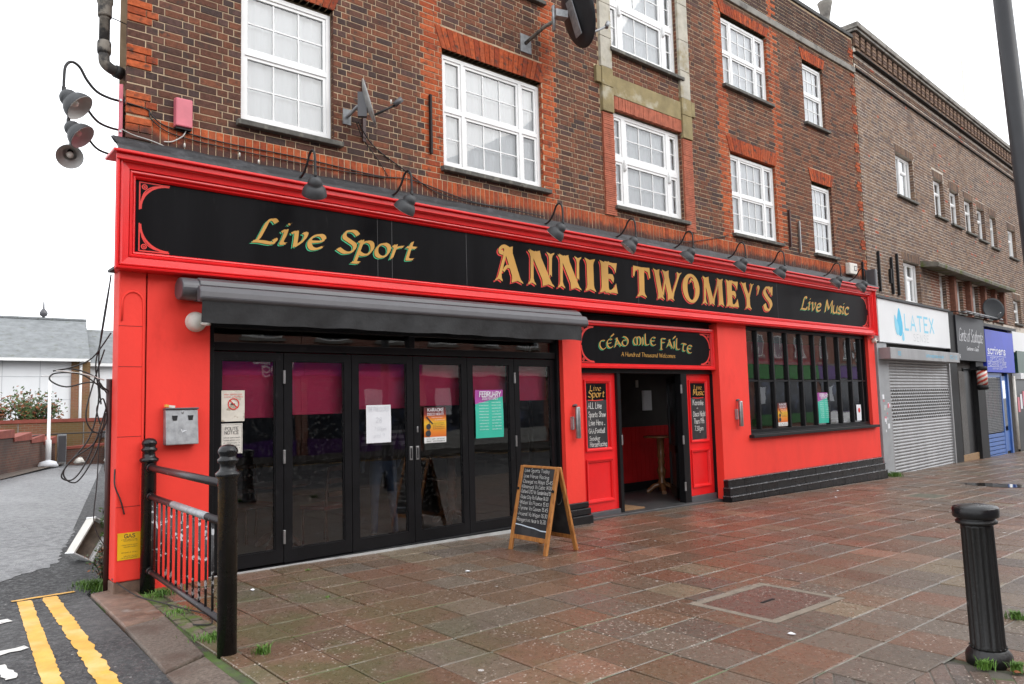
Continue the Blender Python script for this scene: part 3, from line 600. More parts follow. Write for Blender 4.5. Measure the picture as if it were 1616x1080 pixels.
def brick_mesh(b, xa, xb, za, zb, yf, c, d=.03):
    e = .003; k = [(xa + e, yf, za + e), (xb - e, yf, za + e), (xb - e, yf, zb - e), (xa + e, yf, zb - e), (xa, yf + e, za), (xb, yf + e, za), (xb, yf + e, zb), (xa, yf + e, zb), (xa, yf + d, za), (xb, yf + d, za), (xb, yf + d, zb), (xa, yf + d, zb)]
    b.add(k, [(0, 1, 2, 3)] + [(4 + i, 4 + (i + 1) % 4, (i + 1) % 4, i) for i in range(4)] + [(8 + i, 8 + (i + 1) % 4, 4 + (i + 1) % 4, 4 + i) for i in range(4)], c)
def lay(parent, bricks, m, n_single, toworld=lambda p: p, massname='brick_mass'):
    sc_ = []
    for t in bricks:
        p = toworld(Vector(((t[0] + t[1]) / 2, t[4], (t[2] + t[3]) / 2))); q = px(p)
        ok = q is not None and 0 < q[0] < 1616 and 0 < q[1] < 1080
        sc_.append((q[2] / max(t[1] - t[0], .1) if ok else 1e6, t))
    sc_.sort(key=lambda s: s[0]); cache = {}; rest = MB(); used = 0
    for d, t in sc_:
        if used < n_single and d < 1e5:
            key = (round(t[1] - t[0], 3), round(t[3] - t[2], 3), t[5])
            if key not in cache:
                b = MB(); w_, h_ = t[1] - t[0], t[3] - t[2]; brick_mesh(b, -w_ / 2, w_ / 2, -h_ / 2, h_ / 2, 0, t[5]); o = b.build('brick', m, parent); cache[key] = o.data
                o.location = ((t[0] + t[1]) / 2, t[4], (t[2] + t[3]) / 2)
            else: instance(cache[key], 'brick', parent, ((t[0] + t[1]) / 2, t[4], (t[2] + t[3]) / 2))
            used += 1
        else: brick_mesh(rest, *t)
    if rest.f: rest.build(massname, m, parent, kind='stuff')
def wall_with_holes(b, x0, x1, z0, z1, holes, y, back, reveal):
    xs = sorted({x0, x1, *[v for h in holes for v in h[:2] if x0 < v < x1]}); zs = sorted({z0, z1, *[v for h in holes for v in h[2:4] if z0 < v < z1]})
    for i in range(len(xs) - 1):
        for j in range(len(zs) - 1):
            cx, cz = (xs[i] + xs[i + 1]) / 2, (zs[j] + zs[j + 1]) / 2
            if any(h[0] < cx < h[1] and h[2] < cz < h[3] for h in holes): continue
            a, c, d, e = xs[i], xs[i + 1], zs[j], zs[j + 1]
            b.quad((a, y, d), (c, y, d), (c, y, e), (a, y, e)); b.quad((c, back, d), (a, back, d), (a, back, e), (c, back, e))
    for h in holes:
        a, c, d, e = h[:4]; y0, y1 = y, back
        b.quad((a, y0, d), (a, y1, d), (a, y1, e), (a, y0, e)); b.quad((c, y1, d), (c, y0, d), (c, y0, e), (c, y1, e))
        b.quad((a, y1, d), (a, y0, d), (c, y0, d), (c, y1, d)); b.quad((a, y0, e), (a, y1, e), (c, y1, e), (c, y0, e))
    return b

# ------------------------------------------------------------------ casement and sash windows
def window(parent, x0, x1, z0, z1, lights, y=.06, curtain=True, bar=.016, ft=.055, sill=True, glass='glass', m='white', sash=.035, name='window', sillm='sill', room=True, depth=.06):
    """lights: (x0,x1,z0,z1,nx,nz) clear openings inside the frame"""
    wn = empty(name, (0, 0, 0), parent=parent)
    b = MB(); wall_with_holes(b, x0, x1, z0, z1, [l[:4] for l in lights], y, y + depth, None)
    b.quad((x0, y, z0), (x0, y, z1), (x0, y + depth, z1), (x0, y + depth, z0)); b.quad((x1, y, z1), (x1, y, z0), (x1, y + depth, z0), (x1, y + depth, z1))
    b.quad((x0, y, z1), (x1, y, z1), (x1, y + depth, z1), (x0, y + depth, z1)); b.quad((x1, y, z0), (x0, y, z0), (x0, y + depth, z0), (x1, y + depth, z0))
    b.build('frame', m, wn, bevel=.006)
    for (a, c, d, e, nx, nz) in lights:
        if sash:
            s = MB(); t = sash; yy = y + .012
            wall_with_holes(s, a, c, d, e, [(a + t, c - t, d + t, e - t)], yy, yy + .03, None); s.build('sash', m, wn, bevel=.005)
        else: t = 0
        g = MB(); g.quad((a + t, y + .032, d + t), (c - t, y + .032, d + t), (c - t, y + .032, e - t), (a + t, y + .032, e - t)); g.build('pane', glass, wn)
        if nx * nz > 1:
            g = MB()
            for k in range(1, nx): xx = a + t + (c - a - 2 * t) * k / nx; g.box(xx - bar / 2, xx + bar / 2, y + .022, y + .042, d + t, e - t)
            for k in range(1, nz): zz = d + t + (e - d - 2 * t) * k / nz; g.box(a + t, c - t, y + .0235, y + .0405, zz - bar / 2, zz + bar / 2)
            g.build('glazing_bars', m, wn)
    if curtain:
        g = MB(); n = int((x1 - x0) / .02); vs = []; fs = []
        for k in range(n + 1):
            xx = x0 + (x1 - x0) * k / n; yy = y + .085 + .007 * math.sin(k * .8 + x0) + .005 * math.sin(k * 1.93 + 2 * x0)
            vs += [(xx, yy, z0 - .02), (xx, yy, z1 + .02)]
        for k in range(n): fs.append((2 * k, 2 * k + 2, 2 * k + 3, 2 * k + 1))
        g.add(vs, fs, smooth=True); g.build('net_curtain', 'net', wn)
    if room:
        g = MB(); g.box(x0 - .1, x1 + .1, y + depth + .10, y + 1.2, z0 - .1, z1 + .1); g.f = [tuple(reversed(f)) for f in g.f if True]; g.f.pop(2); g.c.pop(2); g.build('room', 'upperroom', wn)
    if sill:
        g = MB(); g.box(x0 - .06, x1 + .10, -.075, y + .02, z0 - .085, z0 - .012); g.v = [(v[0], v[1], v[2] - (.015 if v[1] < -.02 and v[2] > z0 - .05 else 0)) for v in g.v]; g.build('sill', sillm, wn, bevel=.008)
    return wn
def three(x0, x1, z0, z1, s=.33, zt=None, ft=.05, nx=3, nz=2, mu=.05):
    zt = zt or (z0 + z1) / 2; out = []
    for a, c, n in ((x0 + ft, x0 + s, 1), (x0 + s + mu, x1 - s - mu, nx), (x1 - s, x1 - ft, 1)):
        out += [(a, c, z0 + ft, zt - mu / 2, n, nz), (a, c, zt + mu / 2, z1 - ft, n, nz)]
    return out
def two(x0, x1, z0, z1, zt=None, ft=.05, nx=3, nz=2, mu=.05):
    zt = zt or (z0 + z1) / 2; return [(x0 + ft, x1 - ft, z0 + ft, zt - mu / 2, nx, nz), (x0 + ft, x1 - ft, zt + mu / 2, z1 - ft, nx, nz)]
# ------------------------------------------------------------------ the pub
pub = empty('pub_building', (0, 0, 0)); tag(pub, 'three-storey brown brick corner pub with red ground floor and orange brick trim', 'building')
WIN = {  # frame rectangles
 'a0': (2.815, 3.85, 4.63, 6.10), 'a1': (2.815, 3.85, 7.40, 8.72), 'b0': (5.385, 7.09, 4.63, 6.11), 'b1': (5.385, 7.09, 7.40, 8.72),
 'c0': (8.62, 10.33, 4.63, 6.12), 'c1': (8.62, 10.33, 7.15, 8.70), 'd0': (11.825, 13.36, 4.62, 6.10), 'd1': (11.735, 13.285, 7.40, 8.71),
 'e0': (14.79, 15.64, 4.59, 6.05), 'e1': (14.70, 15.565, 7.37, 8.67)}
OPEN = [(a - .012, b + .012, c - .02, d + .05) for a, b, c, d in WIN.values()]
X0, X1 = 1.72, 17.12; ZB0, ZB1, ZTOP = 4.20, 4.43, 9.92
def strip(cx, k, a, b): # toothed strip: alternate courses are longer
    return a - (.055 if k % 2 else 0) < cx < b + (.055 if k % 2 else 0)
def pub_pick(cx, z, k, r, p, q):
    pr = 0.
    o = OR[r.randrange(len(OR))]
    if cx < X0 + .235:                              # corner quoins: three red courses proud, three set back
        if (k // 3) % 2 == 0: return o, .012
        return BR[r.choice((3, 5, 9, 10, 7))], -.001
    if cx > X1 - .24 and z > 4.43:
        if (k // 3) % 2 == 0: return o, .012
        return BR[r.choice((0, 1, 6))], 0
    for a, b, z0_, z1_ in ((5.16, 5.37, 4.4, 9.9), (7.10, 7.36, 4.4, 9.9), (11.60, 11.81, 4.4, 9.0), (13.37, 13.60, 4.4, 9.0)):
        if z0_ < z < z1_ and strip(cx, k, a, b): return o, 0
    if z > 9.05 and (abs(cx - 13.5) < .12 or abs(cx - 5.3) < .1): return o, 0
    if z < 4.66 and r.random() < .30: return BR[r.choice((3, 5, 10))], 0
    if 10.75 < cx < 11.35 and 4.5 < z < 5.6 and r.random() < .3: return BR[9], 0
    c = BR[r.choice((0, 0, 1, 1, 2, 3, 4, 4, 5, 6, 7, 8, 8, 8, 1, 9, 10))]
    if z > 9.2: c = tuple(v * .72 for v in BR[r.choice((3, 5, 9, 10, 7))])
    g = max(0., min(1., (cx - 2.2) / 3.))           # the corner bricks are sootier than the rest
    if r.random() > .35 + .65 * g: c = BR[r.choice((3, 5, 10, 2, 9))]
    f = r.uniform(.88, 1.2); return tuple(v * f for v in c) if False else c, 0
ARCH = [(WIN['a0'], 6.15, 6.40), (WIN['b0'], 6.16, 6.44), (WIN['d0'], 6.14, 6.40), (WIN['e0'], 6.10, 6.37), (WIN['d1'], 8.76, 8.96), (WIN['e1'], 8.72, 8.95), (WIN['a1'], 8.76, 8.98), (WIN['b1'], 8.76, 8.98)]
archrect = [(w_[0] - .022, w_[1] + .022, z0 - .01, z1) for w_, z0, z1 in ARCH]
PIERS = [(8.35, 8.60, 4.46, 6.05), (10.35, 10.62, 4.46, 6.0), (8.33, 8.60, 6.05, 9.05), (10.34, 10.62, 6.0, 9.05), (8.60, 10.34, 6.36, 6.68), (8.60, 10.34, 6.14, 6.36), (8.22, 8.33, 6.48, 6.74), (10.62, 10.72, 6.48, 6.74), (8.60, 10.34, 8.7, 9.05)]
BAND = (X0, X1 + .02, 9.05, 9.20)
bricks = bond(X0, X1, ZB1 + .006, ZTOP, OPEN + archrect + PIERS + [BAND], pub_pick)
brick_wall = empty('brick_wall', parent=pub)
lay(brick_wall, bricks, 'brick', 220)
# soldier-course band above the sign
band = []
sx = X0 + .235
bandparts = []
x = sx
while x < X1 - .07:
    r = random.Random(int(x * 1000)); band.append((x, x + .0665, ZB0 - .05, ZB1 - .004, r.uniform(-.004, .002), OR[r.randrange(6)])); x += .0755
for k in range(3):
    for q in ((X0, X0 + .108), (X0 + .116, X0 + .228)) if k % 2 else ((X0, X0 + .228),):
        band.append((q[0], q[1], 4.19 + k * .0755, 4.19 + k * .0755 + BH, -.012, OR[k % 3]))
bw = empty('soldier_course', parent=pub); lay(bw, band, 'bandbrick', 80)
# gauged flat arches
for w_, z0, z1 in ARCH:
    ar = empty('flat_arch', parent=pub); n = int((w_[1] - w_[0] + .08) / .079); xa, xb = w_[0] - .02, w_[1] + .02; cx = (xa + xb) / 2
    near = w_[0] < 8
    tot = MB()
    for k in range(n):
        t0, t1 = k / n, (k + 1) / n; l0, l1 = xa + (xb - xa) * t0 + .004, xa + (xb - xa) * t1 - .004
        f = .10; u0, u1 = l0 + (l0 - cx) / ((xb - xa) / 2) * f, l1 + (l1 - cx) / ((xb - xa) / 2) * f
        b = MB() if near else tot; yf = -.010 + random.uniform(-.002, .002); c = OR[random.randrange(6)]; c = (c[0] * .92, c[1] * .85, c[2] * .85)
        pts = [(l0, z0), (l1, z0), (u1, z1), (u0, z1)]
        b.add([(a, yf, z) for a, z in pts] + [(a, .11, z) for a, z in pts], [(0, 1, 2, 3), (0, 4, 5, 1), (1, 5, 6, 2), (2, 6, 7, 3), (3, 7, 4, 0)], c)
        if near: b.build('brick', 'brick', ar)
    if not near: tot.build('arch_bricks', 'brick', ar, kind='stuff')
# mortar backing with window openings
b = MB(); wall_with_holes(b, X0 + .004, X1, 4.1, ZTOP - .01, OPEN, .0048, .30, None); b.build('mortar_bed', 'mortar', pub)
# brick reveals beside the openings
rv = MB()
for nm, (a, c, d, e) in WIN.items():
    z = d - .02; k = 0
    while z < e + .02:
        for xx, sgn in ((a - .012, 1), (c + .012, -1)):
            cc = OR[random.randrange(6)] if nm[0] in 'bd' else BR[random.randrange(9)]
            y1 = .055; rv.box(min(xx, xx + sgn * .0035), max(xx, xx + sgn * .0035), .004, y1, z, z + BH, cc)
        z += BH + BJ
rv.build('reveal_bricks', 'brick', pub, kind='stuff')
# side and rear of the building (the wall along the alley runs back at an angle)
AZ = R(13.6); ex, ey = math.sin(AZ), math.cos(AZ)
b = MB(); sx0 = 1.724
pA, pB = (sx0, .01), (sx0 + 11 * ex, 11 * ey)
b.quad((pB[0], pB[1], -.3), (pA[0], pA[1], -.3), (pA[0], pA[1], ZTOP - .02), (pB[0], pB[1], ZTOP - .02))
b.quad((X1, .02, -.3), (X1, 11, -.3), (X1, 11, ZTOP - .02), (X1, .02, ZTOP - .02)); b.quad((X1, 11, -.3), (pB[0], pB[1], -.3), (pB[0], pB[1], ZTOP - .02), (X1, 11, ZTOP - .02))
b.quad((pA[0], .02, ZTOP - .35), (X1, .02, ZTOP - .35), (X1, 11, ZTOP - .35), (pB[0], 11, ZTOP - .35))
b.build('rear_walls', mat('rear_brick', (.115, .06, .042), .92, .3, 9., .4, 60.), pub)
b = MB(); b.box(X0 - .02, X1 + .01, -.035, .28, ZTOP - .01, ZTOP + .075); b.build('coping', mat('dark_coping', (.06, .058, .055), .85, .3, 6., .3, 40.), pub, bevel=.012)
b = MB(); b.box(X0 - .0, X1 - .002, -.045, .006, 9.06, 9.195); b.build('concrete_band', 'concrete', pub, bevel=.012)
# windows
W_ = WIN
window(pub, *W_['a0'], two(*W_['a0'], zt=5.385, nx=3)); window(pub, *W_['a1'], two(*W_['a1']))
window(pub, *W_['b0'], three(*W_['b0'], zt=5.385)); window(pub, *W_['b1'], three(*W_['b1']))
window(pub, *W_['d0'], three(*W_['d0'], zt=5.36)); window(pub, *W_['d1'], three(*W_['d1'], zt=8.05))
window(pub, *W_['e0'], two(*W_['e0'], zt=5.33)); window(pub, *W_['e1'], two(*W_['e1'], zt=8.02))
for key in ('c0', 'c1'):
    a, c, d, e = W_[key]; wn = window(pub, a, c, d, e, three(a, c, d, e, s=.25, zt=(d + e) / 2 + .02, ft=.06, nx=3, mu=.09), sash=.04)
    for xx in (a + .29, c - .29):
        g = MB()
        for zz in ((d + e) / 2 - .16, ): g.lathe([(.012, 0), (.03, .03), (.022, .08), (.03, .12), (.02, .16), (.008, .2)], 10, Matrix.Translation((xx, .045, zz)))
        g.build('sash_horn', 'white', wn)
# stone and tile surround of the tall bay
def stonepart(name, q, m, y=-.045, parent=pub): b = MB(); b.box(q[0], q[1], y, .02, q[2], q[3]); return b.build(name, m, parent, bevel=.008)
bay = empty('bay_surround', parent=pub)
for q, m in ((PIERS[4], 'sandstone'), (PIERS[6], 'sandstone'), (PIERS[7], 'sandstone')): stonepart('lintel' if m == 'sandstone' and q[1] - q[0] > 1 else 'stone_block', q, m, -.03 if q[1] - q[0] > 1 else -.05, bay)
for (xa, xb) in ((8.34, 8.595), (10.345, 10.615)):
    z = 6.05; blocks = [(6.05, 6.46, 'sandstone'), (6.46, 6.76, 'sandstone'), (6.76, 7.25, 'stone'), (7.25, 7.8, 'stone'), (7.8, 8.45, 'stone'), (8.45, 9.04, 'stone')]
    for z0, z1, m in blocks: stonepart('stone_block', (xa, xb, z0 + .003, z1 - .003), m, -.055 if m == 'sandstone' else -.045, bay)
for (xa, xb) in ((8.355, 8.598), (10.352, 10.61)):          # tile-on-edge piers
    b = MB(); z = 4.44
    while z < 6.04:
        b.box(xa + random.uniform(-.004, .004), xb + random.uniform(-.004, .004), -.03 + random.uniform(-.004, .003), .02, z, z + .026, None); z += .0315
    b.build('tile_pier', 'terracotta', bay, kind='stuff')
b = MB(); x = 8.61
while x < 10.33: b.box(x, x + .026, -.025 + random.uniform(-.003, .003), .05, 6.145 + random.uniform(0, .008), 6.355); x += .0315
b.build('tile_lintel', 'terracotta', bay, kind='stuff')
b = MB(); x = 8.61
b.box(8.605, 10.335, -.02, .02, 8.705, 9.03); b.build('lintel', 'stone', bay)
# bricked panel below upper bay window is part of the wall; iron bars left on the brickwork
for xx, z0, z1, m, lb in ((5.165, 4.72, 5.48, 'blackmatt', None), (13.75, 4.57, 5.32, 'brownpipe', None), (14.12, 4.50, 5.14, 'steel', None), (16.85, 4.1, 4.6, 'blackmatt', None)):
    b = MB(); b.box(xx - .014, xx + .014, -.05, -.006, z0, z1); b.build('wall_bar', m, pub, bevel=.004)
# ground-floor masonry: red painted
FLZ = .0
b = MB()
gf_holes = [(2.475, 7.26, -.5, 2.86), (7.62, 10.98, -.5, 2.90), (11.86, 16.70, .95, 2.90)]
wall_with_holes(b, 1.905, 17.0, -.4, 2.95, gf_holes, -.10, .14, None)
b.quad((17.0, -.10, -.4), (17.0, .14, -.4), (17.0, .14, 2.95), (17.0, -.10, 2.95))
b.build('ground_floor_wall', 'redwall', pub, bevel=.006)
b = MB(); b.box(1.665, 1.893, -.115, .1, .13, 2.93); pil = b.build('corner_pilaster', 'redwall', pub, bevel=.012)
b = MB(); b.box(1.66, 1.90, -.10, .1, -.3, .128); b.build('pilaster_base', 'kerbrust', pub, bevel=.01)
# arched bead and joint lines on the pilaster
b = MB(); arc_ = [(1.69, -.118, 2.45)] + [(1.78 - .088 * math.cos(t * math.pi / 8), -.118, 2.62 + .10 * math.sin(t * math.pi / 8)) for t in range(9)] + [(1.872, -.118, 2.45), (1.876, -.118, 1.5), (1.878, -.118, .2)]
b.tube(arc_, .010, 6); b.build('bead', 'redwall', pil)
ma['redjoint'] = mat('dark_red_joint', (.30, .012, .010), .7)
for z in (2.40, 2.03, 1.40, .78): b = MB(); b.box(1.668, 1.87, -.1165, -.114, z, z + .006); b.build('joint_line', 'redjoint', pil)
# black plinth of stepped glazed tiles under the window
for k, (z0, z1, yo) in enumerate(((-.36, -.02, -.27), (-.02, .115, -.225), (.115, .245, -.18))):
    nt_ = 12; L0, L1 = 10.96 - .02 * (2 - k) + .0, 16.88
    st = empty('plinth_course', parent=pub)
    for i in range(nt_):
        xa = L0 + (L1 - L0) * i / nt_; xb = L0 + (L1 - L0) * (i + 1) / nt_ - .006
        b = MB(); b.box(xa, xb, yo + random.uniform(-.002, .002), -.09, z0 - (.02 if k == 0 else 0), z1 - .022); b.build('tile', 'blackgloss', st, bevel=.004)
    b = MB(); b.box(L0 - .006, L1 + .006, yo - .016, -.09, z1 - .020, z1); b.build('moulding', mat('plinth_edge', (.05, .05, .052), .25, .3, 12., c2=(.20, .20, .21), t2=.58, s2=18., w2=.04) if k == 0 else 'plinthedge', st, bevel=.006)
    if k == 0: ma['plinthedge'] = bpy.data.materials['plinth_edge']
for k, (z0, z1, yo) in enumerate(((-.2, .06, -.22), (.06, .15, -.18), (.15, .23, -.14))):
    b = MB(); b.box(7.24, 7.64, yo, -.09, z0, z1 - .004); b.build('pilaster_plinth', 'blackgloss', pub, bevel=.008)
# ---- bifold doors
DX = [2.545, 3.28, 4.07, 4.885, 5.69, 6.47, 7.215]
def door_leaf(k):
    a, c = DX[k] + .004, DX[k + 1] - .004; z0, z1 = .045 - .012 * k * .6, 2.205; st = .085; y = .03
    d = empty('bifold_door', parent=pub)
    b = MB(); wall_with_holes(b, a, c, z0, z1, [(a + st, c - st, z0 + .13, z1 - st)], y, y + .055, None)
    for xx in (a, c): b.quad((xx, y, z0), (xx, y + .055, z0), (xx, y + .055, z1), (xx, y, z1))
    b.build('leaf_frame', 'doorframe', d, bevel=.006)
    b = MB(); wall_with_holes(b, a + st - .002, c - st + .002, z0 + .128, z1 - st + .002, [(a + st + .012, c - st - .012, z0 + .142, z1 - st - .012)], y + .012, y + .04, None); b.build('glazing_bead', 'blackgloss', d)
    b = MB(); b.quad((a + st, y + .026, z0 + .13), (c - st, y + .026, z0 + .13), (c - st, y + .026, z1 - st), (a + st, y + .026, z1 - st)); b.build('pane', 'shopglass', d)
    return d
leaves = [door_leaf(k) for k in range(6)]
def small(parent, name, m, x0, x1, y0, y1, z0, z1, bev=.003): b = MB(); b.box(x0, x1, y0, y1, z0, z1); return b.build(name, m, parent, bevel=bev)
for k, xx in ((0, 3.28), (4, 6.47)):
    for zc in (1.95, 1.12, .3): small(leaves[k], 'hinge', 'steel', xx - .012, xx + .012, .008, .035, zc - .07, zc + .07)
for k, s in ((2, -1), (3, 1)):
    xx = 4.885 + s * .045; h = small(leaves[k], 'flush_handle', 'steel', xx - .02, xx + .02, .02, .034, .98, 1.14); small(h, 'handle_recess', 'blackmatt', xx - .010, xx + .010, .0185, .0205, 1.0, 1.12, 0)
small(leaves[3], 'lock_cylinder', 'steel', 4.925, 4.945, .02, .034, 1.30, 1.37, .006)
bf = empty('door_surround', parent=pub)
b = MB(); b.box(2.476, 2.541, -.03, .12, -.2, 2.86); b.box(7.219, 7.259, -.03, .12, -.2, 2.86); b.box(2.541, 7.219, 0, .12, 2.215, 2.30); b.box(2.541, 7.219, 0, .12, 2.44, 2.86); b.box(4.82, 4.90, .002, .118, 2.30, 2.44); b.box(2.52, 7.21, -.02, .12, -.2, .028); b.build('frame', 'doorframe', bf, bevel=.006)
for a, c in ((2.541, 4.82), (4.90, 7.219)):
    g = MB(); g.quad((a, .05, 2.30), (c, .05, 2.30), (c, .05, 2.44), (a, .05, 2.44)); g.build('transom_pane', 'shopglass', bf)
b = MB(); b.box(2.50, 7.22, -.035, -.021, -.10, .032); b.v = [(v[0], v[1], v[2] - .009 * (v[0] - 2.5)) for v in b.v]; b.build('threshold_strip', mat('pale_threshold', (.42, .42, .41), .5, .2), bf)
# ---- entrance
en = empty('entrance', parent=pub)
b = MB()
b.box(8.535, 8.605, .05, .18, -.3, 2.03); b.box(10.10, 10.26, .05, .18, -.3, 2.03); b.box(7.625, 7.755, .04, .18, -.3, 2.03); b.box(11.10, 10.975, .04, .18, -.3, 2.03)
b.box(7.625, 10.975, .045, .18, 2.03, 2.10); b.box(7.625, 10.975, .06, .18, 2.10, 2.90)
b.build('door_frame', 'doorframe', en, bevel=.006)
b = MB(); b.box(7.62, 10.98, -.06, .5, -.4, -.035); b.v = [(v[0], v[1], v[2] - .014 * (v[0] - 8)) for v in b.v]; b.build('step', 'tile', en, bevel=.01)
def entr_panel(x0, x1):
    z0, z1 = .02, 2.03; p = empty('side_panel', parent=en)
    b = MB(); xm0, xm1 = x0 + .13, x1 - .13
    rec = [(xm0, xm1, .92, 1.90), (xm0, xm1, .18, .74)]
    wall_with_holes(b, x0, x1, z0, z1, rec, .10, .115, None); b.quad((x0, .115, z0), (x1, .115, z0), (x1, .115, z1), (x0, .115, z1)); b.build('panel_face', 'red', p)
    for q in rec:
        f = MB(); prof = [(-.030, .100), (-.030, .078), (-.012, .078), (-.006, .088), (.010, .092), (.018, .112)]; 
        for (i0, y0), (i1, y1) in zip(prof[:-1], prof[1:]):
            A = [(q[0] + i0, q[2] + i0), (q[1] - i0, q[2] + i0), (q[1] - i0, q[3] - i0), (q[0] + i0, q[3] - i0)]; B = [(q[0] + i1, q[2] + i1), (q[1] - i1, q[2] + i1), (q[1] - i1, q[3] - i1), (q[0] + i1, q[3] - i1)]
            for k in range(4): j = (k + 1) % 4; f.quad((A[k][0], y0, A[k][1]), (A[j][0], y0, A[j][1]), (B[j][0], y1, B[j][1]), (B[k][0], y1, B[k][1]))
        f.build('moulding', 'red', p)
    small(p, 'panel_kick', 'greymetal', x0, x1, .06, .10, -.16, .018, .006); return p
entr_panel(7.757, 8.533); entr_panel(10.262, 10.973)
# open entrance door, swung inwards on the right
od = empty('entrance_door', (10.09, .19, 0), R(44), parent=en)
b = MB(); wall_with_holes(b, -.02, .92, -.02, 2.0, [(.11, .8, .85, 1.88), (.11, .8, .15, .72)], -.022, .022, None); b.quad((.0, 0, .0), (.9, 0, .0), (.9, 0, 1.98), (.0, 0, 1.98)); b.build('leaf', 'doorframe', od, bevel=.005)
for z in (1.78, .95, .2): small(en, 'door_hinge', 'steel', 10.072, 10.112, .036, .049, z - .07, z + .07)
small(en, 'push_plate', 'steel', 8.575, 8.604, .036, .049, .95, 1.10)
# pub inside
inn = empty('pub_interior', parent=pub)
rp = [(1.95, .19), (16.9, .19), (16.9, 6.5), (3.42, 6.5)]
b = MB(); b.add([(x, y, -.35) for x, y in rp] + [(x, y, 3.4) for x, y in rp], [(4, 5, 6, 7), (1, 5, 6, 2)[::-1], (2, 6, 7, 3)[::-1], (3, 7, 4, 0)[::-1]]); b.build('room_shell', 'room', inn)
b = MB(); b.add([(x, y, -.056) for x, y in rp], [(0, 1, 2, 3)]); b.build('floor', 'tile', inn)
# walls behind the fascia, so the shop front is closed
b = MB(); b.quad((1.74, .02, 2.88), (17.05, .02, 2.88), (17.05, .02, 4.2), (1.74, .02, 4.2)); b.build('fascia_backing', 'blackmatt', pub)
b = MB()
for k in range(38): b.box(8.42 + k * .125, 8.42 + k * .125 + .118, 1.75, 1.78, .0, 1.12)
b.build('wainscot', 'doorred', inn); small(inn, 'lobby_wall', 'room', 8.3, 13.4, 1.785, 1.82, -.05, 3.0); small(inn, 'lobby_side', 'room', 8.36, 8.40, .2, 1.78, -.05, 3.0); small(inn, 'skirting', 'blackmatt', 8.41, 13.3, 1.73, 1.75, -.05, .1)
small(inn, 'framed_notice', 'paper', 11.18, 11.42, 1.74, 1.78, 1.42, 1.80); small(inn, 'light_switch', 'offwhite', 11.0, 11.07, 1.76, 1.78, 1.86, 2.0)
small(inn, 'door_mat', 'mat', 8.64, 9.15, .12, .55, -.06, -.03, .004)
# ---- window with bars at right
rw = empty('shop_window', parent=pub)
b = MB(); wall_with_holes(b, 11.86, 16.70, .97, 2.90, [(11.93, 16.63, 1.03, 2.84)], -.03, .07, None); b.build('frame', 'doorframe', rw, bevel=.006)
for xx in (12.33, 12.87, 13.38, 13.92, 14.43, 14.93, 15.47, 16.0, 16.48): b = MB(); b.box(xx - .025, xx + .025, -.028, .05, 1.03, 2.84); b.build('mullion', 'doorframe', rw, bevel=.005)
b = MB(); b.box(11.93, 16.63, -.022, .045, 1.90, 1.93); b.build('cross_bar', 'doorframe', rw)
xs = [11.93, 12.33, 12.87, 13.38, 13.92, 14.43, 14.93, 15.47, 16.0, 16.48, 16.63]
for a, c in zip(xs[:-1], xs[1:]):
    for d, e in ((1.03, 1.90), (1.93, 2.84)):
        g = MB(); yj = .02 + random.uniform(-.0015, .0015); g.quad((a, .02, d), (c, yj, d), (c, yj + random.uniform(-.001, .001), e), (a, .02, e)); g.build('pane', 'shopglass', rw)
b = MB(); b.box(11.80, 16.82, -.20, -.02, .90, .955); b.box(11.88, 16.69, -.05, .0, .955, .972); b.build('sill', 'blackmatt', rw, bevel=.008)
b = MB(); b.box(11.9, 16.65, .9, .92, 2.3, 2.75); b.build('blind', 'blind', inn)
for k in range(6):
    a, c = DX[k] + .09, DX[k + 1] - .03; g = MB(); zb = 1.55 + .02 * k + (.02 if k > 1 else 0); n = 6; g.box(a - .05, c + .02, .20, .204, zb, 2.262); o = g.build('roller_blind', 'blind', inn); small(o, 'bottom_bar', 'blind', a - .05, c + .02, .196, .208, zb - .02, zb + .0)
# ------------------------------------------------------------------ main fascia sign
def moulded_frame(x0, x1, z0, z1, prof):
    f = MB()
    for (i0, y0), (i1, y1) in zip(prof[:-1], prof[1:]):
        A = [(x0 + i0, z0 + i0), (x1 - i0, z0 + i0), (x1 - i0, z1 - i0), (x0 + i0, z1 - i0)]; B = [(x0 + i1, z0 + i1), (x1 - i1, z0 + i1), (x1 - i1, z1 - i1), (x0 + i1, z1 - i1)]
        for k in range(4):
            j = (k + 1) % 4; f.quad((A[k][0], y0, A[k][1]), (A[j][0], y0, A[j][1]), (B[j][0], y1, B[j][1]), (B[k][0], y1, B[k][1]))
    return f
def ornament(L_, u, v, su, sv, w_, hgt, pen):
    """quarter-arc corner scroll: u,v outer corner, su/sv direction inwards, sizes w_ (along) and hgt"""
    T = lambda a, b: (u + su * a * w_, v + sv * b * hgt)
    arc_ = [T(1 - math.cos(t) * .86 if False else .93 * (1 - math.cos(t)) + .03, .93 * (1 - math.sin(t)) + .03) for t in [k * math.pi / 24 for k in range(13)]]
    L_.stroke([T(.0, 1.), T(.0, .0)], pen=pen); L_.stroke([T(.0, .0), T(1., .0)], pen=pen); L_.stroke(arc_, pen=pen * 1.7)
    in_ = [T(.62 * (1 - math.cos(t)) + .07, .62 * (1 - math.sin(t)) + .07) for t in [k * math.pi / 24 for k in range(13)]]
    L_.stroke(in_, pen=pen * .8); c = T(.16, .16); r = min(w_, hgt) * .10
    L_.disc(c[0], c[1], r, L_.h + .0004, 20, r * .62); L_.disc(c[0], c[1], r * .42, L_.h + .0004, 12, r * .12); L_.h += .0005
fs = empty('fascia_sign', (0, 0, 0)); tag(fs, 'long black pub name board in red moulded frame above the ground floor', 'sign')
FX0, FX1, FZ0, FZ1 = 1.595, 16.93, 2.90, 3.955
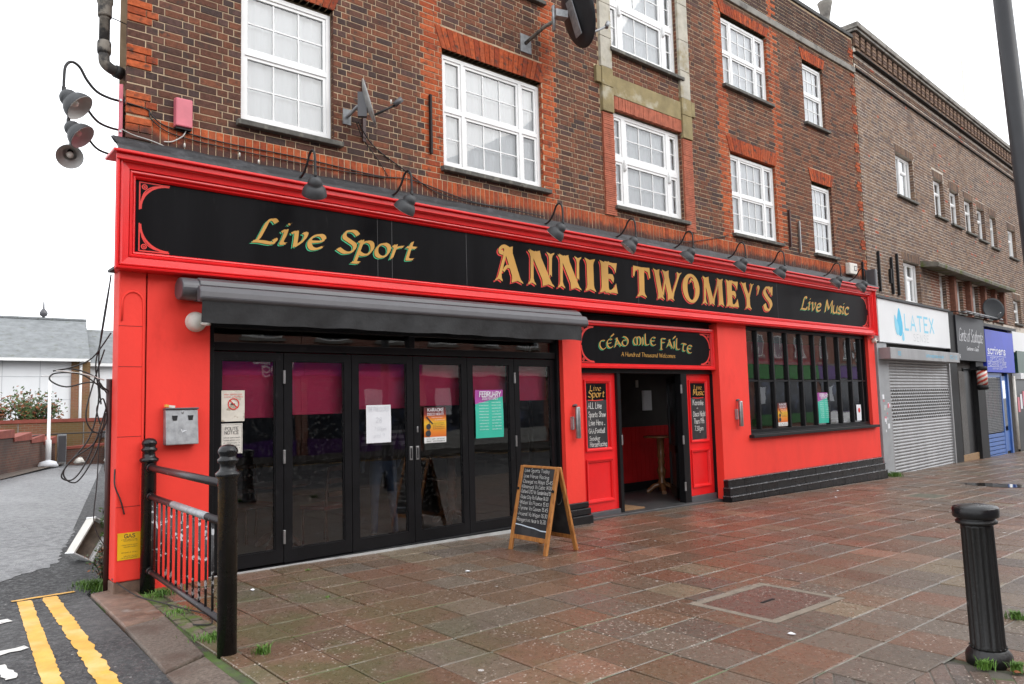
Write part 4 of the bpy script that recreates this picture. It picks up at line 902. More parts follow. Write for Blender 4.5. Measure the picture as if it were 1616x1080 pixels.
prof = [(0, .10), (0, -.225), (.010, -.245), (.024, -.248), (.030, -.238), (.033, -.212), (.040, -.212), (.043, -.228), (.052, -.232), (.062, -.226), (.065, -.205), (.118, -.200), (.121, -.176), (.126, -.176), (.130, -.190), (.142, -.192), (.152, -.182), (.156, -.158), (.162, -.158), (.166, -.168), (.176, -.164), (.186, -.146), (.190, -.118)]
mf = moulded_frame(FX0, FX1, FZ0, FZ1, prof); mf.v = [(v[0] + (.085 if v[0] < 1.7 and v[1] > .05 else 0), v[1], v[2]) for v in mf.v]; mf.build('frame', 'red', fs)
b = MB(); b.box(FX0 - .035, FX1 + .035, -.30, .05, FZ1, FZ1 + .028); b.build('cornice', 'red', fs, bevel=.008)
b = MB(); b.box(FX0 - .004, FX1 + .004, -.262, -.238, FZ1 - .055, FZ1 - .001); b.build('cornice_bead', 'red', fs, bevel=.006)
b = MB(); b.box(FX0 + .18, FX1 - .18, -.125, -.08, FZ0 + .18, FZ1 - .18); b.build('board', 'black', fs)
b = MB(); b.box(FX0 + .01, FX1 - .01, -.20, .06, FZ0 + .006, FZ0 + .03); b.build('soffit', 'blackmatt', fs)
# board joints, fine vertical lines
b = MB()
for x in (4.33, 4.52, 5.6, 8.9, 12.95): b.box(x, x + .006, -.1262, -.1255, FZ0 + .19, FZ1 - .19)
b.build('board_joints', mat('board_joint', (.045, .045, .047), .5), fs, kind='stuff')
B_ = -.1256
def layered(fn, parent, shadow, off, name='lettering'):
    """paint a word three times: coloured drop shadow, black keyline, ochre face"""
    for dx, dz, h, m, nm in ((off[0], off[1], .0006, shadow, name + '_shadow'), (off[0] * .36, off[1] * .36, .0026, 'black', name + '_keyline'), (0, 0, .0046, 'gold', name)):
        L_ = front((dx, B_ - h, dz)); fn(L_); L_.build(nm, m, parent)
def live(word, u0, width):
    def f(L_): L_.text(word, u0, 3.322, .255, width=width, slant=.26, nib=(R(32), 1.9), track=1.35, n=8, pre='^')
    return f
layered(live('Live Sport', 2.925, 1.87), fs, 'green', (-.016, -.014), 'live_sport_lettering')
layered(live('Live Music', 13.84, 1.95), fs, 'green', (-.016, -.014), 'live_music_lettering')
# ---- western display letters
def stem(L_, cb, ct, w, ws, z0, z1, h, notch=.030, wt=None, wst=None):
    """flared stem from bottom centre cb to top centre ct"""
    wt = wt or w; wst = wst or ws; H = z1 - z0; f = min(.075, H * .22); at = lambda t: cb + (ct - cb) * t
    def side(s):
        p = [(at(0) + s * ws, z0 - notch * .25), (at(.02) + s * ws * .94, z0 + f * .18), (at(f / H * .6) + s * (w + (ws - w) * .30), z0 + f * .55), (at(f / H) + s * w, z0 + f * 1.15)]
        q = [(at(1 - f / H) + s * wt, z1 - f * 1.15), (at(1 - f / H * .6) + s * (wt + (wst - wt) * .30), z1 - f * .55), (at(.98) + s * wst * .94, z1 - f * .18), (at(1) + s * wst, z1 + notch * .25)]
        return p, q
    pr, qr = side(1); pl, ql = side(-1)
    bot = [(cb - ws * .5, z0 + notch * .25), (cb, z0 + notch * .8), (cb + ws * .5, z0 + notch * .25)]
    top = [(ct + wst * .5, z1 - notch * .2), (ct, z1 - notch * .6), (ct - wst * .5, z1 - notch * .2)]
    out = pr + qr + top + ql[::-1] + pl[::-1] + bot
    L_.poly(out, h=h)
def bar(L_, pts, h): L_.poly(pts, h=h)
def western(L_, ch, x0_, x1_):
    z0, z1 = 3.205, 3.675; H = z1 - z0; hs = [0]
    def nh(): hs[0] += 1; return hs[0] * .00002
    def A(x0, x1):
        W = x1 - x0
        stem(L_, x0 + W * .80, x0 + W * .47, W * .135, W * .21, z0, z1, nh(), wst=W * .2)
        stem(L_, x0 + W * .15, x0 + W * .43, W * .05, W * .13, z0, z1 - .03, nh(), wst=W * .055)
        L_.stroke([(q.x, q.y) for q in crom([(x0 + W * .33, z0 + H * .30, 0), (x0 + W * .44, z0 + H * .42, 0), (x0 + W * .58, z0 + H * .40, 0), (x0 + W * .62, z0 + H * .27, 0)], 6)], pen=.040, h=nh())
        L_.stroke([(q.x, q.y) for q in crom([(x0 + W * .50, z1 - .02, 0), (x0 + W * .36, z1 - .005, 0), (x0 + W * .22, z1 - H * .10, 0), (x0 + W * .21, z1 - H * .20, 0), (x0 + W * .30, z1 - H * .22, 0)], 7)], pen=.042, h=nh()); L_.disc(x0 + W * .28, z1 - H * .19, .030, nh() + L_.h)
    def N(x0, x1):
        W = x1 - x0
        stem(L_, x0 + W * .14, x0 + W * .17, W * .055, W * .15, z0, z1 - .01, nh()); stem(L_, x0 + W * .76, x0 + W * .27, W * .16, W * .23, z0, z1, nh(), wst=W * .20); stem(L_, x0 + W * .84, x0 + W * .87, W * .055, W * .06, z0 + H * .30, z1, nh(), wst=W * .15)
    def I(x0, x1): W = x1 - x0; c = (x0 + x1) / 2; stem(L_, c, c, W * .30, W * .48, z0, z1, nh())
    def E(x0, x1):
        W = x1 - x0; c = x0 + W * .30; stem(L_, c, c, W * .19, W * .30, z0, z1, nh(), wst=W * .26)
        for s, zb in ((1, z1), (-1, z0)):
            bar(L_, [(c, zb), (c, zb - s * H * .10), (x0 + W * .62, zb - s * H * .105), (x0 + W * .80, zb - s * H * .20), (x0 + W * .90, zb - s * H * .34), (x0 + W * .985, zb - s * H * .01), (x0 + W * .75, zb - s * H * .025)][::(1 if s > 0 else -1)], nh())
        bar(L_, [(c, z0 + H * .46), (x0 + W * .60, z0 + H * .45), (x0 + W * .76, z0 + H * .34), (x0 + W * .80, z0 + H * .48), (x0 + W * .74, z0 + H * .60), (x0 + W * .58, z0 + H * .62), (c, z0 + H * .55)], nh())
    def T(x0, x1):
        W = x1 - x0; c = (x0 + x1) / 2; stem(L_, c - .01, c, W * .15, W * .28, z0, z1 - .02, nh(), wst=W * .2)
        bar(L_, [(x0 + W * .03, z1), (x0, z1 - H * .34), (x0 + W * .07, z1 - H * .36), (x0 + W * .14, z1 - H * .16), (x0 + W * .3, z1 - H * .11), (x0 + W * .7, z1 - H * .11), (x0 + W * .86, z1 - H * .16), (x0 + W * .93, z1 - H * .36), (x1, z1 - H * .34), (x1 - W * .03, z1), (c, z1 - H * .02)], nh())
    def V2(x0, x1):
        W = x1 - x0
        stem(L_, x0 + W * .24, x0 + W * .11, W * .075, W * .12, z0, z1, nh(), wst=W * .11); stem(L_, x0 + W * .30, x0 + W * .44, W * .03, W * .04, z0 + .06, z1 - .05, nh(), wst=W * .03)
        stem(L_, x0 + W * .58, x0 + W * .42, W * .085, W * .12, z0, z1, nh(), wst=W * .12); stem(L_, x0 + W * .62, x0 + W * .91, W * .035, W * .05, z0 + .04, z1, nh(), wst=W * .085)
    def O(x0, x1):
        c, z = (x0 + x1) / 2, (z0 + z1) / 2; a, b_ = (x1 - x0) / 2, H / 2 + .008; n = 40
        o = [(c + a * math.cos(6.2832 * k / n), z + b_ * math.sin(6.2832 * k / n)) for k in range(n)]; i = [(c + a * .46 * math.cos(6.2832 * k / n) + .005, z + b_ * .80 * math.sin(6.2832 * k / n)) for k in range(n)][::-1]
        L_.poly(o, [i], nh()); L_.stroke([(q.x, q.y) for q in crom([(c + a * .45, z + b_ * .1, 0), (c + a * .36, z + b_ * .5, 0), (c + a * .05, z + b_ * .62, 0), (c - a * .1, z + b_ * .42, 0)], 6)], pen=.028, h=nh())
    def M(x0, x1):
        W = x1 - x0
        stem(L_, x0 + W * .12, x0 + W * .16, W * .04, W * .11, z0, z1 - .01, nh(), wst=W * .10); stem(L_, x0 + W * .44, x0 + W * .20, W * .10, W * .12, z0, z1, nh(), wst=W * .13)
        stem(L_, x0 + W * .48, x0 + W * .78, W * .035, W * .06, z0 + .02, z1 - .02, nh(), wst=W * .05); stem(L_, x0 + W * .86, x0 + W * .84, W * .095, W * .14, z0, z1, nh(), wst=W * .14)
    def Y(x0, x1):
        W = x1 - x0; c = x0 + W * .50
        stem(L_, c, c, W * .13, W * .25, z0, z0 + H * .62, nh(), wst=W * .13); stem(L_, c + W * .02, x0 + W * .18, W * .13, W * .13, z0 + H * .36, z1, nh(), wst=W * .20); stem(L_, c + W * .06, x1 - W * .14, W * .055, W * .05, z0 + H * .40, z1, nh(), wst=W * .14)
    def S(x0, x1):
        W = x1 - x0; c = (x0 + x1) / 2
        L_.stroke([(q.x, q.y) for q in crom([(x0 + W * .80, z1 - H * .22, 0), (x0 + W * .66, z1 - H * .07, 0), (x0 + W * .36, z1 - H * .08, 0), (x0 + W * .22, z1 - H * .26, 0), (x0 + W * .42, z1 - H * .45, 0), (x0 + W * .68, z1 - H * .60, 0), (x0 + W * .76, z1 - H * .78, 0), (x0 + W * .56, z1 - H * .95, 0), (x0 + W * .28, z1 - H * .93, 0), (x0 + W * .17, z1 - H * .74, 0)], 8)], nib=(R(25), .105), h=nh())
        bar(L_, [(x0 + W * .74, z1 - H * .08), (x0 + W * .80, z1 - H * .34), (x0 + W * .93, z1 - H * .36), (x0 + W * .99, z1 + .004), (x0 + W * .88, z1 - H * .02)], nh() + L_.h)
    def Q(x0, x1):
        L_.disc((x0 + x1) / 2 - .005, z1 - .055, .044, nh()); bar(L_, [((x0 + x1) / 2 - .03, z1 - .08), (x0 + .01, z1 - .185), (x0 + .03, z1 - .19), ((x0 + x1) / 2 + .036, z1 - .065)], nh())
    which = {'A': A, 'N': N, 'I': I, 'E': E, 'T': T, 'W': V2, 'O': O, 'M': M, 'Y': Y, 'S': S, "'": Q}
    which[ch](x0_, x1_)
for ch_, xa_, xb_ in (('A', 6.045, 6.535), ('N', 6.63, 7.12), ('N', 7.185, 7.655), ('I', 7.725, 7.955), ('E', 8.03, 8.43), ('T', 8.785, 9.20), ('W', 9.275, 10.01), ('O', 10.02, 10.485), ('M', 10.545, 11.19), ('E', 11.245, 11.645), ('Y', 11.735, 12.155), ("'", 12.245, 12.375), ('S', 12.42, 12.80)):
    layered(lambda L_: western(L_, ch_, xa_, xb_), fs, 'redletter', (-.026, -.022), 'letter')
for u, v, su, sv in ((FX0 + .225, FZ1 - .205, 1, -1), (FX0 + .225, FZ0 + .205, 1, 1), (FX1 - .225, FZ1 - .205, -1, -1), (FX1 - .225, FZ0 + .205, -1, 1)):
    L_ = front((0, B_ - .0005, 0)); ornament(L_, u, v, su, sv, .26, .255, .012); L_.build('corner_ornament', 'redletter', fs)
# felt-covered ledge above the sign
fl = MB(); n = 90
pf = [(-.285, 3.986), (-.280, 4.02), (-.13, 4.07), (-.105, 4.13), (-.06, 4.165), (.0, 4.175), (.01, 4.19)]
vs = []
for k in range(n + 1):
    x = 1.60 + (17.05 - 1.60) * k / n
    for i, (y, z) in enumerate(pf): vs.append((x, y + random.uniform(-.006, .006) * (i > 0), z + random.uniform(-.008, .008) * (0 < i < 6)))
m_ = len(pf); fl.add(vs, [(k * m_ + i, (k + 1) * m_ + i, (k + 1) * m_ + i + 1, k * m_ + i + 1) for k in range(n) for i in range(m_ - 1)], smooth=True)
fl.add([vs[i] for i in range(m_)], [tuple(range(m_))]); fl.add([vs[n * m_ + i] for i in range(m_)], [tuple(reversed(range(m_)))])
fl.build('felt_flashing', 'felt', pub)
small(pub, 'end_stop', 'greymetal', 16.98, 17.10, -.24, .0, 4.0, 4.42, .02)
# ------------------------------------------------------------------ gooseneck lamps
def lamp_proto():
    t = empty('gooseneck_lamp', (0, 0, 0))
    b = MB(); path = crom([(0, .03, 0), (0, -.10, -.005), (0, -.22, .02), (0, -.31, .10), (0, -.375, .20), (0, -.445, .225), (0, -.495, .165), (0, -.505, .04), (0, -.505, -.05)], 6); b.tube(path, .0130, 8); b.build('arm', 'cable', t)
    b = MB(); b.lathe([(.035, 0), (.035, .02), (.018, .03)], 12, Matrix.Translation((0, .045, 0)) @ Matrix.Rotation(R(90), 4, 'X')); b.build('wall_plate', 'galv', t)
    b = MB(); b.tube([(0, -.505, -.03), (0, -.505, -.095)], .018, 10); b.build('swivel', 'cable', t)
    h = empty('head', (0, -.505, -.09), parent=t)
    pr = [(.012, .014), (.034, .009), (.056, -.008), (.072, -.034), (.077, -.060), (.072, -.080), (.086, -.088), (.108, -.112), (.124, -.146), (.131, -.182), (.132, -.192)]
    b = MB(); b.lathe(pr, 28, cap=False); b.f.append(tuple(range(28))[::-1]); b.c.append(None); b.build('shade', 'lamp', h)
    b = MB(); b.lathe([(r - .004, z - .004) for r, z in pr[1:]][::-1], 28, cap=False); b.build('shade_lining', 'lampin', h)
    b = MB(); b.lathe([(.014, -.05), (.03, -.09), (.036, -.12), (.028, -.15), (.006, -.165)], 14); b.build('bulb', 'offwhite', h)
    return t
LAMP = lamp_proto(); LAMP.location = (0, 0, -50)
def lamp(loc, rz, tilt, twist, label, group, s=1.):
    o = copy_tree(LAMP); o.location = loc; o.rotation_euler = (0, 0, rz); o.scale = (s, s, s)
    h = [c for c in bpy.data.objects if c.parent == o and c.name.startswith('head')][0]; h.rotation_euler = (R(tilt), R(twist), 0)
    return tag(o, label, 'wall lamp', group)
spots = [(3.33, 34, -18, 'dark grey gooseneck sign lamp over the words Live Sport, left one'), (4.45, 34, 12, 'dark grey gooseneck sign lamp over the words Live Sport, right one'), (6.87, 36, 24, 'dark grey gooseneck sign lamp above the middle of the first word of the name'),
 (8.28, 30, 30, 'dark grey gooseneck sign lamp hanging over the gap between the two name words'), (9.66, 34, 22, 'dark grey gooseneck sign lamp above the start of the second word of the name'), (11.18, 34, 20, 'dark grey gooseneck sign lamp above the middle of the second word of the name'),
 (12.48, 34, 18, 'dark grey gooseneck sign lamp above the end of the second word of the name'), (14.55, 36, 24, 'dark grey gooseneck sign lamp above the words Live Music'), (15.66, 38, 26, 'dark grey gooseneck sign lamp nearest the right end of the sign')]
for x, tl, tw, lb in spots: lamp((x, -.12, 4.03), R(random.uniform(-6, 6)), tl * 1.1, tw, lb, 'gooseneck lamps along the pub sign', .96)
for (x, y, z), tl, tw, lb in (((1.70, .10, 4.57), 30, -38, 'nearest and highest gooseneck lamp on the alley side of the pub'), ((1.875, .90, 4.57), 28, -40, 'middle gooseneck lamp on the alley side of the pub'), ((2.05, 1.80, 4.58), -20, -55, 'lowest gooseneck lamp on the alley side showing its white inside')):
    lamp((x, y, z), R(-90 + 13), tl, tw, lb, 'gooseneck lamps on the alley wall')
for o in [LAMP] + [c for c in bpy.data.objects if c.parent == LAMP or (c.parent and c.parent.parent == LAMP)]: bpy.data.objects.remove(o, do_unlink=True)
# ------------------------------------------------------------------ entrance sign
es = empty('entrance_sign', (0, 0, 0)); tag(es, 'black Irish welcome sign in red frame over the pub entrance', 'sign')
EX0, EX1, EZ0, EZ1 = 7.64, 10.96, 2.10, 2.79
moulded_frame(EX0, EX1, EZ0, EZ1, [(0, .06), (0, -.045), (.03, -.05), (.035, -.035), (.06, -.035), (.068, -.012), (.072, .0)]).build('frame', 'red', es)
b = MB(); b.box(EX0 + .065, EX1 - .065, -.004, .03, EZ0 + .065, EZ1 - .065); b.build('board', 'black', es)
B_ = -.0045
def cead(L_):
    arc_ = lambda x: (-.115 * ((x - 9.24) / 1.15) ** 2, -.21 * (x - 9.24) / 1.15)
    L_.text('CEAD MILE FAILTE', 8.13, 2.475, .150, width=2.22, nib=(R(22), 1.45), track=1.3, pre='~', arc=arc_, n=7)
    for x in (8.395, 9.895): z, th = arc_(x); L_.stroke([(x - .02, 2.475 + z + .165), (x + .035, 2.475 + z + .20)], pen=.022)
layered(cead, es, 'green', (-.014, -.012), 'irish_lettering')
L_ = front((0, B_ - .001, 0)); L_.text('A Hundred Thousand Welcomes', 8.59, 2.285, .066, width=1.31, slant=.1, nib=(R(30), 1.2), track=1.4, n=4); L_.build('small_lettering', 'gold', es)
for u, v, su, sv in ((EX0 + .085, EZ1 - .085, 1, -1), (EX0 + .085, EZ0 + .085, 1, 1), (EX1 - .085, EZ1 - .085, -1, -1), (EX1 - .085, EZ0 + .085, -1, 1)):
    L_ = front((0, B_ - .0005, 0)); ornament(L_, u, v, su, sv, .27, .245, .012); L_.build('corner_ornament', 'redletter', es)
# ------------------------------------------------------------------ chalkboards in the side panels
def chalk(name, x0, x1, head, lines, label):
    t = empty(name, (x0, .10, .93)); w_ = x1 - x0; h_ = .945
    b = MB(); b.box(0, w_, .006, .018, 0, h_); b.build('board', 'chalkboard', t); b = MB(); b.box(.0, w_, .0045, .0058, h_ - .24, h_); b.build('painted_heading_panel', 'black', t)
    L_ = front((0, .0035, 0)); L_.text(head[0], .13 * w_ / .48, h_ - .105, .078, width=w_ * .48, slant=.12, nib=(R(30), 1.3)); L_.text(head[1], .085, h_ - .20, .10, width=w_ * .72, slant=.12, nib=(R(30), 1.5)); L_.build('heading_lettering', 'gold', t)
    L_ = front((0, .0030, 0)); L_.stroke([(w_ * .16, h_ - .243), (w_ * .5, h_ - .250), (w_ * .84, h_ - .240)], pen=.012); L_.build('underline', 'redletter', t)
    L_ = front((0, .0035, 0))
    for s_, u, v, sz, wd in lines: L_.text(s_, (.125 + u * .75) * w_, v, sz, width=wd * w_ * .84, pen=.95, jit=.35, slant=.08, n=4)
    L_.build('chalk_writing', 'chalk', t); return tag(t, label, 'chalkboard')
chalk('chalkboard', 7.868, 8.342, ('Live', 'Sport'), [('ALL Live', .03, .58, .085, .72), ('Sports Show', .04, .455, .075, .92), ('Live Here ..', .06, .335, .075, .86), ('GAA,Football', .03, .22, .070, .86), ('Snooker', .06, .115, .062, .55), ('HorseRacing', .08, .025, .070, .90)], 'tall chalkboard headed Live Sport in the left red entrance panel')
chalk('chalkboard', 10.408, 10.840, ('Live', 'Music'), [('Karaoke', .04, .58, .085, .80), ('+', .34, .505, .05, .12), ('Disco Night', .03, .39, .085, .92), ('Thurs 19th', .06, .27, .080, .78), ('7.30pm', .08, .15, .075, .66)], 'tall chalkboard headed Live Music in the right red entrance panel')
# ------------------------------------------------------------------ awning
aw = empty('awning', (0, 0, 0)); tag(aw, 'rolled-up dark grey awning with black valance above the folding doors', 'awning')
b = MB(); pr = [(-.13, 2.66), (-.13, 2.86), (-.26, 2.875), (-.335, 2.84), (-.345, 2.79), (-.16, 2.765)]
n = len(pr); b.add([(2.30, y, z) for y, z in pr] + [(7.40, y, z) for y, z in pr], [tuple(range(n)), tuple(reversed(range(n, 2 * n)))] + [(i, n + i, n + (i + 1) % n, (i + 1) % n) for i in range(n)]); b.f = [tuple(reversed(f)) for f in b.f]; b.build('cassette', 'greymetal', aw, bevel=.01)
for xa, xb, sgn in ((2.145, 2.305, 1), (7.40, 7.425, -1)):
    b = MB(); pts = [(-.11 - .135 * math.sin(t) - .105, 2.765 + .105 * math.cos(t)) for t in [k * 2 * math.pi / 28 for k in range(28)]]; n = len(pts)
    b.add([(xa, y, z) for y, z in pts] + [(xb, y, z) for y, z in pts], [tuple(reversed(range(n))), tuple(range(n, 2 * n))] + [(i, (i + 1) % n, n + (i + 1) % n, n + i) for i in range(n)]); b.build('end_cap', 'greymetal', aw, bevel=.012)
b = MB(); pr = [(-.355, 2.755), (-.385, 2.785), (-.43, 2.77), (-.462, 2.72), (-.468, 2.66), (-.44, 2.632), (-.36, 2.632)]; n = len(pr)
b.add([(2.265, y, z) for y, z in pr] + [(7.42, y, z) for y, z in pr], [tuple(range(n)), tuple(reversed(range(n, 2 * n)))] + [(i, n + i, n + (i + 1) % n, (i + 1) % n) for i in range(n)]); b.f = [tuple(reversed(f)) for f in b.f]; o = b.build('front_bar', 'greymetal', aw, bevel=.014)
b = MB(); n = 140; m_ = 7; vs = []
for k in range(n + 1):
    x = 2.29 + (7.30 - 2.29) * k / n
    for i in range(m_):
        t = i / (m_ - 1); z = 2.640 - t * (.205 + .004 * math.sin(k * .13) + .003 * math.sin(k * .41)); y = -.44 + t * (.018 * math.sin(k * .22 + 1) + .012 * math.sin(k * .53 + t * 2) + .02 * math.sin(k * .07)); vs.append((x, y, z))
b.add(vs, [(k * m_ + i, k * m_ + i + 1, (k + 1) * m_ + i + 1, (k + 1) * m_ + i) for k in range(n) for i in range(m_ - 1)], smooth=True); b.build('valance', 'awncloth', aw)
# round bulkhead light under the awning end
bl = empty('bulkhead_light', (2.335, -.10, 2.47)); tag(bl, 'small white round bulkhead light beside the awning end', 'light')
b = MB(); b.lathe([(.095, 0), (.098, .02), (.09, .03), (.092, .05), (.078, .085), (.05, .11), (.01, .122)], 24, Matrix.Rotation(R(90), 4, 'X')); b.build('body', 'offwhite', bl)
b = MB(); b.tube([(.02, -.10, -.02), (.06, -.14, -.03), (.09, -.16, -.025)], .018, 8); b.build('sensor', 'offwhite', bl)
# ------------------------------------------------------------------ ashtrays
at_ = empty('wall_ashtray', (2.20, -.105, 1.48)); tag(at_, 'grey steel wall ashtray bin with two square openings on red wall', 'ashtray')
b = MB(); b.box(-.145, .145, -.10, .0, -.17, .155); b.v = [(v[0], v[1] + (.03 if v[2] > 0 and v[1] < -.05 else 0), v[2]) for v in b.v]; b.build('bin', 'galv', at_, bevel=.008)
b = MB(); b.box(-.15, .15, -.085, .0, .156, .172); b.build('lid', 'greymetal', at_, bevel=.004)
for x in (-.065, .075): b = MB(); b.add([(x - .026, -.0785, .10), (x + .026, -.0785, .10), (x + .018, -.0835, .055), (x - .018, -.0835, .055)], [(3, 2, 1, 0)]); b.build('opening', 'blackmatt', at_)
b = MB(); b.lathe([(.010, 0), (.010, .006), (.004, .008)], 12, Matrix.Translation((.005, -.074, .128)) @ Matrix.Rotation(R(90), 4, 'X')); b.build('lock', 'steel', at_)
L_ = front((0, -.0960, 0)); L_.stroke([(-.012, -.03), (-.002, -.055), (.022, -.042)], pen=.006); L_.stroke([(.0, -.045), (.035, -.038)], pen=.005); L_.build('scratch', 'paper', at_)
cg = empty('litter', (2.10, -.15, 1.655)); tag(cg, 'crumpled cigarette packet lying on top of the wall ashtray', 'litter')
b = MB(); b.box(-.045, .04, -.02, .02, .0, .022, None, Matrix.Rotation(R(8), 4, 'Y')); b.build('packet', 'offwhite', cg); b = MB(); b.box(-.046, -.015, -.021, .021, .001, .024, None, Matrix.Rotation(R(8), 4, 'Y')); b.build('packet_flap', 'yellow', cg)
for x, z, lb in ((7.42, 1.36, 'steel tube ashtray on the red pilaster left of the entrance'), (11.44, 1.37, 'steel tube ashtray on the red wall right of the entrance')):
    t = empty('tube_ashtray', (x, -.10, z)); tag(t, lb, 'ashtray', 'steel tube ashtrays')
    b = MB(); b.lathe([(.036, -.25), (.038, -.245), (.038, .17), (.034, .185)], 20, Matrix.Translation((.03, -.065, 0))); b.build('tube', 'steel', t)
    b = MB(); b.lathe([(.039, .195), (.040, .205), (.030, .222), (.008, .228)], 20, Matrix.Translation((.03, -.062, .002)) @ Matrix.Rotation(R(-14), 4, 'X')); b.build('cap', 'greymetal', t)
    b = MB(); b.box(-.055, -.035, -.055, .0, -.13, .05); b.box(-.05, .02, -.012, .0, -.12, .04); b.build('bracket', 'galv', t, bevel=.003)
# ------------------------------------------------------------------ posters and notices
def poster(x0, x1, z0, z1, m, label, cat='poster', y=-.003, name='poster', curl=.012, ph=0.):
    t = empty(name, (x0, y, z0)); w_, h_ = x1 - x0, z1 - z0; b = MB(); n = 10; vs = []
    for k in range(n + 1):
        for i in range(n + 1): vs.append((w_ * i / n, -.004 - abs(curl * math.sin(i / n * 5 + ph) * math.sin(k / n * 3.3 + ph)), h_ * k / n))
    b.add(vs, [(k * (n + 1) + i, k * (n + 1) + i + 1, (k + 1) * (n + 1) + i + 1, (k + 1) * (n + 1) + i) for k in range(n) for i in range(n)], smooth=True); b.build('sheet', m, t)
    return tag(t, label, cat), w_, h_
def gradmat(name, stops, noise_=.0, axis=2, z0=0., z1=1., skew=0.):
    m = bpy.data.materials.new(name); m.use_nodes = True; n = m.node_tree.nodes; L = m.node_tree.links; bs = n['Principled BSDF']; bs.inputs['Roughness'].default_value = .45
    tc = n.new('ShaderNodeTexCoord'); sp = n.new('ShaderNodeSeparateXYZ'); L.new(tc.outputs['Generated'], sp.inputs[0])
    nz = n.new('ShaderNodeTexNoise'); nz.inputs['Scale'].default_value = 5; L.new(tc.outputs['Generated'], nz.inputs['Vector'])
    ad = n.new('ShaderNodeMath'); ad.operation = 'MULTIPLY_ADD'; ad.inputs[1].default_value = noise_; L.new(nz.outputs['Fac'], ad.inputs[0]); L.new(sp.outputs[axis], ad.inputs[2])
    sk = n.new('ShaderNodeMath'); sk.operation = 'MULTIPLY_ADD'; sk.inputs[1].default_value = skew; L.new(sp.outputs[0], sk.inputs[0]); L.new(ad.outputs[0], sk.inputs[2])
    cr = n.new('ShaderNodeValToRGB'); L.new(sk.outputs[0], cr.inputs[0]); e = cr.color_ramp.elements; e[0].position, e[0].color = stops[0][0], (*stops[0][1], 1); e[1].position, e[1].color = stops[-1][0], (*stops[-1][1], 1)
    for p, c in stops[1:-1]: q = e.new(p); q.color = (*c, 1)
    L.new(cr.outputs[0], bs.inputs['Base Color']); return m
GY = .046   # outer face of the door glass
def glyph(t, y=-.0175): return Letters((0, y, 0), (1, 0, 0), (0, 0, 1), (0, -1, 0))
def scribble(L_, u0, u1, v, size, seed):
    r = random.Random(seed); wds = ''.join(r.choice('aeionrstlmcu') if r.random() > .16 else ' ' for _ in range(int((u1 - u0) / size * 1.7)))
    L_.text(wds.strip() or 'a', u0, v, size, width=u1 - u0, pen=.9, n=3)
noise_paper = mat('stained_paper', (.66, .62, .54), .8, .12, 9., c2=(.36, .30, .22), t2=.62, s2=16.)
t, w_, h_ = poster(2.635, 2.87, 1.505, 1.815, noise_paper, 'stained no-smoking notice in the leftmost door window', 'notice', .046, 'notice', .002)
L_ = glyph(t, -.0105); L_.disc(w_ * .52, h_ * .56, .058, .0003, 28, .048); L_.stroke([(w_ * .52 - .04, h_ * .56 + .04), (w_ * .52 + .04, h_ * .56 - .04)], pen=.009, h=.0005); scribble(L_, .03, w_ - .03, h_ - .045, .016, 1); scribble(L_, .03, w_ - .02, h_ - .07, .016, 2); L_.build('no_smoking_symbol', 'redletter', t)
L_ = glyph(t, -.0105); L_.rect(w_ * .40, w_ * .58, h_ * .54, h_ * .58); L_.build('cigarette_mark', 'ink', t)
t, w_, h_ = poster(2.63, 2.85, 1.185, 1.485, 'offwhite', 'framed white polite notice sheet low in the leftmost door window', 'notice', .046, 'notice', .002)
L_ = glyph(t, -.0105); L_.text('POLITE', .045, h_ - .065, .030, width=.13, pen=1.0); L_.text('NOTICE', .040, h_ - .105, .030, width=.14, pen=1.0)
for a, b_ in (((.01, .01), (w_ - .01, .01)), ((.01, h_ - .01), (w_ - .01, h_ - .01)), ((.01, .01), (.01, h_ - .01)), ((w_ - .01, .01), (w_ - .01, h_ - .01))): L_.stroke([a, b_], pen=.002)
for k in range(5): scribble(L_, .03, w_ - .03, h_ - .145 - k * .026, .014, 10 + k)
L_.build('lettering', 'ink', t)
t, w_, h_ = poster(4.255, 4.575, 1.205, 1.635, 'paper', 'plain white sheet with faint handwriting on the third door window', 'notice', .040, 'notice', .008)
L_ = glyph(t, -.014); L_.text('THE PUB CLOSED', .02, h_ - .07, .05, width=.27, pen=.45, jit=.3); L_.text('28', .12, h_ - .20, .06, pen=.45, jit=.3); L_.text('7.00pm', .10, h_ - .29, .04, pen=.4, jit=.3); L_.text('until 9', .08, h_ - .37, .045, pen=.4, jit=.3); L_.build('handwriting', mat('faint_pencil', (.52, .53, .57), .8), t)
kar = gradmat('karaoke_print', [(0, (.70, .70, .68)), (.16, (.70, .70, .68)), (.165, (.62, .13, .02)), (.32, (.72, .22, .02)), (.55, (.75, .45, .03)), (.70, (.66, .16, .02)), (.80, (.20, .02, .015)), (1, (.05, .01, .012))])
